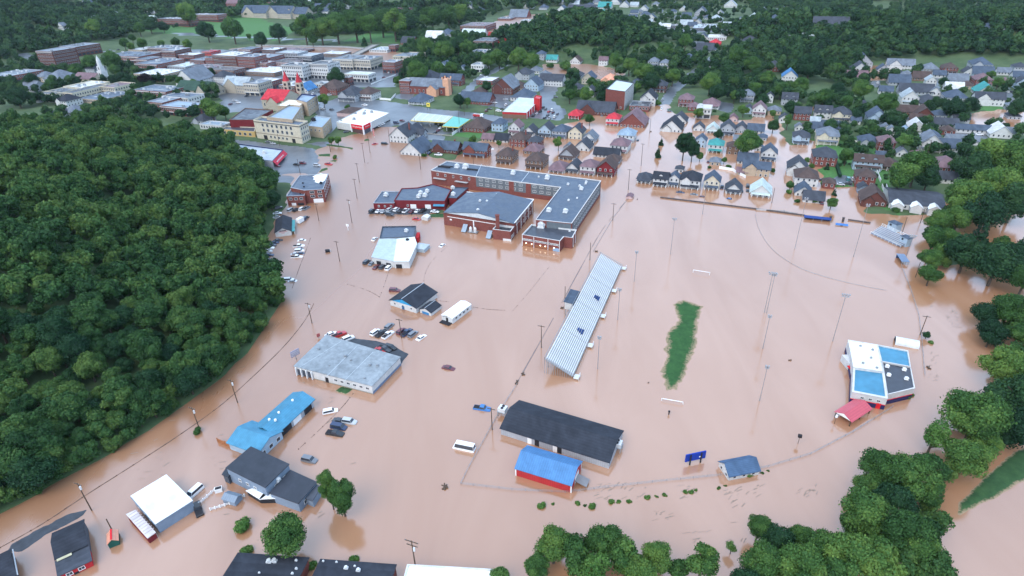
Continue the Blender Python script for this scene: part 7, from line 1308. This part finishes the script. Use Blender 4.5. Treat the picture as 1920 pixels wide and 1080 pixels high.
for x in (.008, .24, .49, .74, .992):
    m = MB(); m.box(-1.1, 1.1, -2.4, -.65, .55, .85); 
    for q in ((-1.1, -2.4), (1.1, -2.4)): m.box(q[0]-.05, q[0]+.05, q[1]-.05, q[1]+.05, -1, 1.9)
    m.box(-1.1, 1.1, -2.44, -2.36, 1.8, 1.9); m.box(-1.14, -1.06, -2.4, -.7, 1.8, 1.9); o = m.build('stair_landing', ALU, t); o.location = (LEN*x, 0, 0)
for x, y in ((.295, 2.6), (.60, 2.4)):
    m = MB()
    for j in range(3): m.box(-1.6+.3*j, 1.2-.2*j, y+j*.75-.3, y+j*.75+.3, .9+4.6*(y+j*.75)/DEP+.45, .9+4.6*(y+j*.75)/DEP+.8)
    o = m.build('reserved_seats', paint((.02, .05, .16), .6), t); o.location = (LEN*x, 0, 0)
m = MB()
for k in range(12):
    x = LEN*(k+.5)/12
    for f in (.35, .7, 1.0): m.box(x-.12, x+.12, DEP*f-.12, DEP*f+.12, -1.2, .8+4.6*f)
m.build('support', STEEL, t)
loc, yw, w, d = rect3((1062, 570), (1073, 572), (1087, 537), 6.6)
P = at(1073, 556, 6.4); t = thing('press_box', 'white press box with blue-grey roof behind the grandstand', 'press box', (P[0], P[1], 0), math.atan2(dv[1], dv[0]))
m = MB(); m.box(-4.6, 4.6, -1.5, 1.7, 3.2, 6.2); m.build('wall', wallm('white'), t); m = MB(); m.slab((-5, -1.9, 6.3), (5, -1.9, 6.3), (5, 2.1, 6.7), (-5, 2.1, 6.7), .2); m.build('roof', roofm('slate'), t); m = MB(); m.box(-4.2, 4.2, -1.56, -1.5, 4.6, 5.7); m.build('window', glassm(), t); m = MB()
for x in (-4.3, 0, 4.3):
    for y in (-1.3, 1.5): m.box(x-.12, x+.12, y-.12, y+.12, -1, 3.2)
m.build('support', STEEL, t)
# goals
def goal(label, A_, B_, h, low, mat):
    a, b = at(*A_, h)[:2], at(*B_, h)[:2]; L = np.linalg.norm(b-a); t = thing('goal_frame', label, 'goal', (a[0], a[1], 0), math.atan2(b[1]-a[1], b[0]-a[0])); m = MB(); m.box(0, L, -.09, .09, h-.09, h+.09); m.build('crossbar', mat, t)
    for x in (0, L): m = MB(); m.box(x-.09, x+.09, -.09, .09, -1, h+.09); m.build('post', mat, t)
    if low: m = MB(); m.cyl((0, 0, h), (-.3, 1.8, 0), .05, .05); m.cyl((L, 0, h), (L-.3, 1.8, 0), .05, .05); m.build('brace', mat, t)
    return t
goal('white goal frame at the far end of the flooded field', (1300, 506), (1331, 511), 1.3, True, TRIM); g1 = goal('white goal crossbar at the near end of the flooded field', (1241, 747), (1281, 754), .9, False, TRIM)
P = at(1254, 777); t = thing('marker_post', 'short dark post standing in the water before the near goal', 'post', (P[0], P[1], 0)); m = MB(); m.cyl((0, 0, -1), (0, 0, 1.2), .18, .18); m.build('post', DARK, t); m = MB(); m.box(-.25, .25, -.2, .2, .9, 1.4); m.build('pad', DARK, t)
# poles
def pole(name, label, cat, b, top, r=.15, arms=(), mat=WOOD, group=None):
    P = at(*b); h = max(pole_height(b[0], b[1], top), 2); t = thing(name, label, cat, (P[0], P[1], 0), YAW+math.pi/2 if False else YAW, group); m = MB(); m.cyl((0, 0, -1.5), (0, 0, h), r, r*.7, 7); m.build('pole', mat, t)
    for dz, L, kind_ in arms:
        m = MB()
        if kind_ == 'arm': m.box(-L/2, L/2, -.08, .08, h-dz-.08, h-dz+.08); m.build('crossarm', mat, t); i = MB(); [i.cyl((x, 0, h-dz+.08), (x, 0, h-dz+.32), .06, .05, 5) for x in (-L*.45, -L*.15, L*.15, L*.45)]; i.build('insulator', STEEL, t)
        elif kind_ == 'can': m.cyl((.38, 0, h-dz-.5), (.38, 0, h-dz+.5), .26, .26, 8); m.build('transformer', ALU, t)
        elif kind_ == 'lamps':
            m.box(-L/2, L/2, -.06, .06, h-dz-.06, h-dz+.06); m.build('lamp_bar', STEEL, t); n = max(2, int(L/.7)); q = MB().box(-.24, .24, -.35, .1, -.2, .25).mesh('floodlight', paint((.3, .31, .33), .4))
            for k in range(n): o = link('floodlight', q, t); o.location = (-L/2+L*(k+.5)/n, 0, h-dz+.28)
        elif kind_ == 'street': m.cyl((0, 0, h-dz), (L, 0, h-dz+.3), .05, .05, 5); m.box(L-.1, L+.6, -.15, .15, h-dz+.22, h-dz+.38); m.build('lamp_arm', STEEL, t)
    return t
UP_ = [((172, 957), 906, 'beside the warehouse', 1), ((445.5, 755), 712, 'left of the sky-blue roof', 1), ((374, 804), 764, 'with bush at its foot by the slope', 1), ((585, 606), 568, 'left of the pale grey store', 1), ((753, 634), 598, 'among cars behind the grey store', 0), ((923, 806), 765, 'before the long shed', 0), ((779, 1062), 1014, 'at the bottom edge before the white roof', 2), ((216, 1005), 973, 'beside the small orange-roofed shed', 3), ((660, 418), 374, 'left of the maroon annex', 1), ((669.5, 372), 335, 'in the flooded street before the annex', 0), ((674, 342), 306, 'in the flooded street, middle of three', 0), ((684, 305), 268, 'in the flooded street below the pharmacy', 0), ((637, 490), 452, 'left of the body shop', 0), ((598, 414), 382, 'before the red brick building', 0), ((1178, 356), 317, 'by the brown shed at the school corner', 0), ((1149, 414), 381, 'between school and flooded field', 0), ((1202, 311), 269, 'in the flooded street by the small pine', 0), ((1106, 488), 455, 'behind the far end of the grandstand', 3), ((1059, 572), 537, 'beside the press box', 3), ((1015, 652), 610, 'behind the near end of the grandstand', 0), ((1691, 438), 407, 'behind the small blue bleachers', 3), ((1725, 419), 390, 'before the apartment row', 3), ((1725, 628), 592, 'by the river fence and storage tunnel', 0), ((1447, 381), 352, 'at the end of the right-hand street', 3), ((1036, 395), 360, 'x', 9), ((1160, 232), 200, 'beside the brick hall with mauve roof', 3), ((1218, 250), 222, 'in the flooded street below the brick hall', 3), ((694, 287), 255, 'beside the red letter sign', 3), ((731, 268), 240, 'before the white chimney house', 3), ((780, 252), 222, 'on the gas station forecourt', 3), ((862, 245), 205, 'beside the turquoise canopy', 3), ((928, 218), 190, 'on the lot left of the red-sided shop', 3), ((871, 218), 190, 'at the church street corner', 3), ((789, 318), 284, 'before the white slate-roofed garage', 3), ((888, 313), 282, 'behind the school wing', 3), ((563, 326), 298, 'on the wet lot beside the brick building', 3), ((1716, 520), 492, 'in the water below the blue dugout', 3), ((1735, 300), 262, 'among the trees right of the street', 3), ((525, 275), 250, 'on the street below the cream building', 3), ((620, 285), 258, 'beside the two trees at the flooded kerb', 3)]
for b, top, w_, k in UP_:
    if k == 9: continue
    lab = {0: 'wooden utility pole with one crossarm ', 1: 'wooden utility pole with crossarm and transformer ', 2: 'wooden utility pole with stacked crossarms ', 3: 'plain slim wooden pole '}[k]+w_
    pole('utility_pole', lab, 'pole', b, top, .17, {0: [(.4, 2.6, 'arm')], 1: [(.4, 2.6, 'arm'), (1.6, 1, 'can')], 2: [(.3, 3.4, 'arm'), (1.6, 2.8, 'arm'), (2.8, 1, 'can')], 3: []}[k], WOOD, 'utility poles')
LP = [((1257, 477), 410, 'rising behind the far goal', 2.2), ((1433, 586), 512, 'right of the grass patch with the widest lamp head', 3.2), ((1437, 588), 514, 'twin beside the widest lamp head', 2.2), ((1561, 640), 553, 'left of the clubhouse', 3.0), ((1189, 528), 472, 'beyond the far end of the grandstand', 1.6), ((1158, 600), 542, 'before the far half of the grandstand', 1.6), ((1120.5, 692), 632, 'before the near half of the grandstand', 1.6), ((1430, 654), 592, 'right of the grass patch, farther of two', 1.6), ((1424, 752), 687, 'right of the grass patch, nearer of two', 1.6), ((1490, 467), 372, 'behind the outfield line', 2.0), ((1600, 482), 384, 'behind the small bleachers', 2.0), ((1697, 487), 442, 'with big lamp head beside the blue dugout', 3.0), ((1317, 402), 345, 'beside the dark field wall', 1.6)]
for b, top, w_, L in LP: pole('floodlight_pole', 'tall slim floodlight pole '+w_, 'light pole', b, top, .13, [(.1, L, 'lamps'), (.8, L*.8, 'lamps')], paint((.26, .24, .24), .6), 'floodlight poles around the field')
P = at(1495, 831); t = pole('loudspeaker_post', 'leaning post with black loudspeaker head in the water', 'post', (1496, 832), 818, .08); m = MB(); m.box(-.5, .5, -.4, .4, pole_height(1496, 832, 818)-.3, pole_height(1496, 832, 818)+.5); m.build('head', DARK, t)
t = pole('lamp_post', 'short post with round white lamp before the red shelter', 'lamp post', (1564, 795), 781, .08); h_ = pole_height(1564, 795, 781); m = MB(); m.cyl((0, 0, h_-.2), (0, 0, h_+.5), .4, .3, 8); m.build('globe', TRIM, t)
# signs
P = at(556, 674); t = thing('roadside_sign', 'grey roadside sign board on one post left of the grey store', 'sign', (P[0], P[1], 0), math.radians(50)); m = MB(); m.box(-1.7, 1.7, -.12, .12, 1.6, 4.0); m.build('panel', paint((.33, .3, .36), .5), t); m = MB(); [m.box(-1.4, 1.4, -.16, -.12, 2.0+.6*k, 2.2+.6*k) for k in range(3)]; m.build('lettering', paint((.5, .48, .5), .5), t); m = MB(); m.box(-.12, .12, -.1, .1, -1, 1.6); m.build('post', STEEL, t)
P = at(598, 634); t = thing('small_sign', 'small red and grey sign at the corner of the grey store', 'sign', (P[0], P[1], 0), math.radians(40)); m = MB(); m.box(-.6, .6, -.1, .1, .6, 2.0); m.build('panel', paint((.35, .1, .1), .5), t); m = MB(); m.box(-.08, .08, -.06, .06, -1, .6); m.build('post', STEEL, t)
P = at(653, 432); t = thing('pylon_sign', 'tall white pole sign in the water left of the body shop', 'sign', (P[0], P[1], 0), YAW); m = MB(); m.box(-.7, .7, -.15, .15, 2.2, 3.4); m.build('panel', TRIM, t); m = MB(); m.box(-.1, .1, -.1, .1, -1, 2.2); m.build('post', TRIM, t)
# field wall with blue dugouts
DK = paint((.10, .085, .085), .8, 'plain', .3, .6)
wall_line('field_wall', 'long low dark wall along the far side of the flooded field', 'wall', [(1238, 371), (1330, 382), (1420, 393), (1509, 405)], .75, DK, .35)
wall_line('field_wall', 'short low dark wall between blue dugout and small bleachers', 'wall', [(1590, 413), (1632, 419)], .75, DK, .35)
wall_line('chain_link_fence', 'faint wire fence beyond the dark field wall', 'fence', [(1418, 394), (1470, 398), (1492, 402)], .9, paint((.4, .38, .38), .5), .06, posts=5, pm=STEEL)
def dug(label, px, w, d, h, col, rz):
    P = at(*px); t = thing('dugout', label, 'dugout', (P[0], P[1], 0), rz); m = MB(); m.slab((-w/2, -d/2, h*.8), (w/2, -d/2, h*.8), (w/2, d/2, h), (-w/2, d/2, h), .15); m.build('roof', paint(col, .45), t); m = MB(); m.box(-w/2+.2, w/2-.2, d/2-.3, d/2-.1, -1, h*.9); m.build('back_wall', paint((.04, .07, .16), .6), t); m = MB()
    for k in range(4): x = -w/2+.3+(w-.6)*k/3; m.box(x-.08, x+.08, -d/2+.1, -d/2+.25, -1, h*.8)
    m.build('post', STEEL, t); return t
dug('dark blue team dugout at the far field edge', (1532, 413), 12.5, 2.4, 1.7, (.02, .05, .20), YAW); dug('small blue dugout roof near the shore fence', (1691, 490), 3.2, 7.0, 2.0, (.16, .22, .33), math.radians(-12))
P = at(1578, 423); t = thing('awning_frame', 'flat bright blue tarp floating between dugout and wall', 'tarp', (P[0], P[1], 0), YAW); m = MB(); m.slab((-2.8, -.9, .5), (2.8, -.9, .5), (2.8, .9, .8), (-2.8, .9, .8), .1); m.build('sheet', paint((.06, .17, .42), .5), t); m = MB(); m.box(-2.7, -2.6, -.8, -.7, -1, .5); m.box(2.6, 2.7, -.8, -.7, -1, .5); m.build('post', STEEL, t)
for q, lab in (((1556, 414), 'dark post at the end of the blue dugout'), ((1580, 416), 'dark post at the start of the short wall')): P = at(*q); t = thing('post', lab, 'post', (P[0], P[1], 0)); m = MB(); m.box(-.4, .4, -.4, .4, -1, 2.2); m.build('shaft', DK, t); m = MB(); m.box(-.5, .5, -.5, .5, 2.2, 2.4); m.build('cap', DK, t)
# small bleachers in the ball field corner
A, B = at(1634, 436, .6)[:2], at(1690, 462, .6)[:2]; dv2 = (B-A); L2 = np.linalg.norm(dv2); dv2 /= L2
t = thing('bleachers', 'small blue-grey bleachers in the ball field corner', 'bleachers', (A[0], A[1], 0), math.atan2(dv2[1], dv2[0])); bm = MB(); bm.box(0, L2, -.18, .18, .36, .44); bm = bm.mesh('bench', ALU); fm = MB(); fm.box(0, L2, -.4, .32, 0, .05); fm = fm.mesh('footboard', paint((.2, .26, .36), .5))
for i in range(7):
    for me, nm_ in ((bm, 'bench'), (fm, 'footboard')): o = link(nm_, me, t); o.location = (0, .82*i, .4+.42*i)
m = MB()
for k in range(9): x = L2*k/8; m.box(x-.05, x+.05, 5.4, 5.5, -1, 4.4); m.box(x-.05, x+.05, -.6, -.5, -1, 1.4)
m.box(0, L2, 5.4, 5.5, 4.3, 4.4); m.box(0, L2, 5.4, 5.5, 3.7, 3.8); m.box(0, L2, -.6, -.5, 1.3, 1.4); m.build('railing', TRIM, t)
for q, lab, w_ in (((1677, 425), 'slate-roofed announcer booth behind the small bleachers', 4.6), ((1698, 452), 'pale blue booth with grey roof at the end of small bleachers', 3.8)):
    P = at(*q, 2); t = thing('booth', lab, 'booth', (P[0], P[1], 0), math.atan2(dv2[1], dv2[0])); gable_shell(t, w_, w_*.8, 4.2, .9, wallm('light_blue'), roofm('slate'), 'x', hip=True); m = MB(); m.box(-w_*.3, -w_*.05, -w_*.4-.05, -w_*.4, 2.6, 3.6); m.build('window', glassm(), t)
# chain link fences standing in the flood
def link_fence(label, pts, gap=3.2, h=.85):
    W = [at(a, c)[:2] for a, c in pts]; o = W[0]; t = thing('chain_link_fence', label, 'fence', (o[0], o[1], 0)); pm = MB().cyl((0, 0, -1), (0, 0, h), .045, .045, 5).mesh('post', STEEL); r = MB(); wr = MB()
    for A, B in zip(W[:-1], W[1:]):
        L = np.linalg.norm(B-A); d_ = (B-A)/L; k = max(1, int(L/gap)); a_, b_ = A-o, B-o
        for i in range(k): q = a_+(b_-a_)*i/k; p = link('post', pm, t); p.location = (q[0], q[1], 0)
        r.cyl((*a_, h-.05), (*b_, h-.05), .022, .022, 4)
        for z in np.linspace(.2, h-.3, 3): wr.cyl((*a_, z), (*b_, z), .012, .012, 3)
        n = int(L/1.5)
        for i in range(n): q = a_+(b_-a_)*i/n; q2 = a_+(b_-a_)*min(1, (i+2)/n); wr.cyl((*q, 0), (*q2, h-.06), .01, .01, 3); wr.cyl((*q2, 0), (*q, h-.06), .01, .01, 3)
    r.build('top_rail', STEEL, t); q = wr.build('wire_mesh', STEEL, t); q['kind'] = 'stuff'
def smooth(pts, n=6):
    out = []
    for i in range(len(pts)-1):
        p0, p1, p2, p3 = pts[max(i-1, 0)], pts[i], pts[i+1], pts[min(i+2, len(pts)-1)]
        for k in range(n):
            u = k/n; out.append(tuple(.5*((2*p1[j])+(-p0[j]+p2[j])*u+(2*p0[j]-5*p1[j]+4*p2[j]-p3[j])*u*u+(-p0[j]+3*p1[j]-3*p2[j]+p3[j])*u**3) for j in (0, 1)))
    return out+[pts[-1]]
link_fence('chain link fence sweeping along the bottom of the flooded field', [(864, 908), (960, 919), (1060, 924), (1140, 914), (1250, 902), (1350, 892), (1440, 876), (1520, 852), (1600, 810), (1675, 763)])
link_fence('chain link fence from the long shed down to its corner', [(969, 722), (935, 775), (905, 830), (880, 875), (864, 908)])
link_fence('chain link fence along the river side of the ball field', [(1690, 500), (1706, 540), (1722, 590), (1728, 640), (1732, 690), (1734, 706)])
link_fence('chain link fence curving round the outfield', smooth([(1416, 402), (1424, 432), (1450, 470), (1500, 503), (1560, 523), (1620, 537), (1662, 545)], 4), 4, .3)
link_fence('low chain link fence on the school side of the field', [(1178, 372), (1150, 408), (1112, 472)], 4, .4)
# long guard rail barely above the water, with drift caught on it
RUST = paint((.10, .07, .055), .8, 'plain', .4, 1.5)
def rail(label, pts, h, w_=.3, mat=RUST, nm='guard_rail', cat='guard rail', rag=0.0):
    P = [at(a, c)[:2] for a, c in smooth(pts, 8)]; o = P[0]; t = thing(nm, label, cat, (o[0], o[1], 0)); m = MB(); r = random.Random(3)
    for A, B in zip(P[:-1], P[1:]):
        if rag and r.random() < rag: continue
        d_ = (B-A)/np.linalg.norm(B-A); n_ = np.array([-d_[1], d_[0]])*w_*(.3+.7*r.random()); a_, b_ = A-o, B-o; m.prism([a_-n_, b_-n_, b_+n_, a_+n_], -.3, h)
    q = m.build('beam', mat, t)
    if rag: q['kind'] = 'stuff'
    pm = MB().box(-.12, .12, -.12, .12, -1, h+.12).mesh('post', mat)
    for q in P[::3]: p = link('post', pm, t); p.location = (q[0]-o[0], q[1]-o[1], 0)
rail('rusty guard rail barely above water along the hillside road', [(0, 1027), (80, 982), (165, 926), (250, 872), (330, 820), (410, 763), (470, 710), (530, 652), (570, 603), (588, 570)], .06, .14)
rail('thin line of drift caught between store and dark house', [(560, 842), (600, 805), (640, 765), (662, 738)], .03, .10, rag=.3, nm='drift_line', cat='drift line')
rail('drift line across the field edge behind the grandstand', [(1176, 374), (1130, 430), (1090, 500), (1030, 610), (968, 720)], .03, .22, paint((.2, .16, .15), .9), 'drift_line', 'drift line', .25)
rail('faint drift line on the open water by the body shop', [(652, 533), (690, 545), (712, 557)], .03, .1, nm='drift_line', cat='drift line', rag=.3); rail('faint drift line closing the corner by the body shop', [(712, 557), (722, 530), (730, 505)], .03, .06, nm='drift_line', cat='drift line', rag=.3)
rail('submerged kerb line beside the submerged car row', [(582, 447), (570, 480), (562, 500), (548, 540)], .03, .12, nm='drift_line', cat='drift line', rag=.2); rail('drift line trailing right of the white trailer', [(888, 576), (915, 580), (948, 582)], .04, .12, nm='drift_line', cat='drift line', rag=.35); rail('long arc of drift on the old ball diamond', [(838, 462), (806, 495), (795, 530), (815, 560), (842, 566)], .02, .06, nm='drift_line', cat='drift line', rag=.25); rail('straight faint drift line across the practice field', [(962, 582), (990, 550), (1030, 500)], .02, .05, nm='drift_line', cat='drift line', rag=.3)
# small things showing above the water
bits = [((1481, 676), 'small dark stump in the middle of the ball field', .5), ((834, 914), 'dark snag of debris near the fence corner', .9), ((969, 718), 'dark tree stump behind the grandstand end', .8), ((981, 702), 'dark floating drum behind the grandstand', .7), ((1118, 472), 'dark floating drum beside the grandstand top', .7), ((1054, 578), 'black bundle on the pole beside the press box', .7), ((1195, 374), 'brown box bobbing by the school corner', .5), ((1220, 247), 'dark barrel in the flooded street', .7), ((1216, 718), 'pair of thin stakes left of the grass patch', .3), ((690, 306), 'short stub showing in flooded street', .3), ((1741, 690), 'floating log pile by the river fence', .8)]
for q, lab, s in bits:
    P = at(*q); t = thing('debris', lab, 'debris', (P[0], P[1], -.1)); r = random.Random(q[0])
    for k in range(3): m = MB(); a = r.random()*3; m.cyl((-s*math.cos(a), -s*math.sin(a), .1+.1*k), (s*math.cos(a), s*math.sin(a), .35+.5*s*r.random()), s*.3, s*.18, 6); m.build('log', WOOD, t)
# floating drift on the river: foam flecks and twigs, uncountable
r = np.random.default_rng(5); V = []; F = []
for k in range(900):
    u = r.random()
    if u < .5: px, py = 1100+560*r.random(), 905+110*r.random()
    elif u < .75: px, py = 250+420*r.random(), 620+360*r.random()
    else: px, py = 1740+60*r.random(), 560+220*r.random()
    if vnoise(px, py, 46, 31) < .56: continue
    P = at(px, py); a = math.radians(28)+(r.random()-.5)*.9; L_, w_ = .25+.9*r.random(), .05+.12*r.random(); c, s = math.cos(a), math.sin(a); n = len(V)
    for x, y in ((-L_, -w_), (L_, -w_*.5), (L_*.8, w_), (-L_*.9, w_*.7)): V.append((P[0]+x*c-y*s, P[1]+x*s+y*c, .012+.02*r.random()))
    F.append((n, n+1, n+2, n+3))
o = link('drift', np_mesh('drift', np.array(V), np.array(F), paint((.25, .19, .15), .9))); o['kind'] = 'stuff'
hz = MB(); hz.box(-3350, 3400, -260, 4450, -3.5, 190); hm = bpy.data.materials.new('haze_air'); hm.use_nodes = True; ht = hm.node_tree; ht.nodes.clear()
pv = ht.nodes.new('ShaderNodeVolumePrincipled'); pv.inputs['Color'].default_value = (.80, .88, 1, 1); pv.inputs['Density'].default_value = .000028; pv.inputs['Anisotropy'].default_value = .2
oo = ht.nodes.new('ShaderNodeOutputMaterial'); ht.links.new(pv.outputs[0], oo.inputs['Volume'])
ho = hz.build('haze', hm); ho['kind'] = 'stuff'
_seen = {}
for l, g in LABELS:
    n = len(l.replace(',', ' ').split())
    if n > 16 or n < 4: print('LABEL LENGTH', n, l)
    if l in _seen and not g: print('DUP LABEL', l)
    _seen[l] = 1
print('TREES', TREECOUNT, 'OBJECTS', len(S.objects))
print('TRIS', sum(len(m.polygons)*2 for m in bpy.data.meshes if m.users == 1 and len(m.polygons) > 20000))
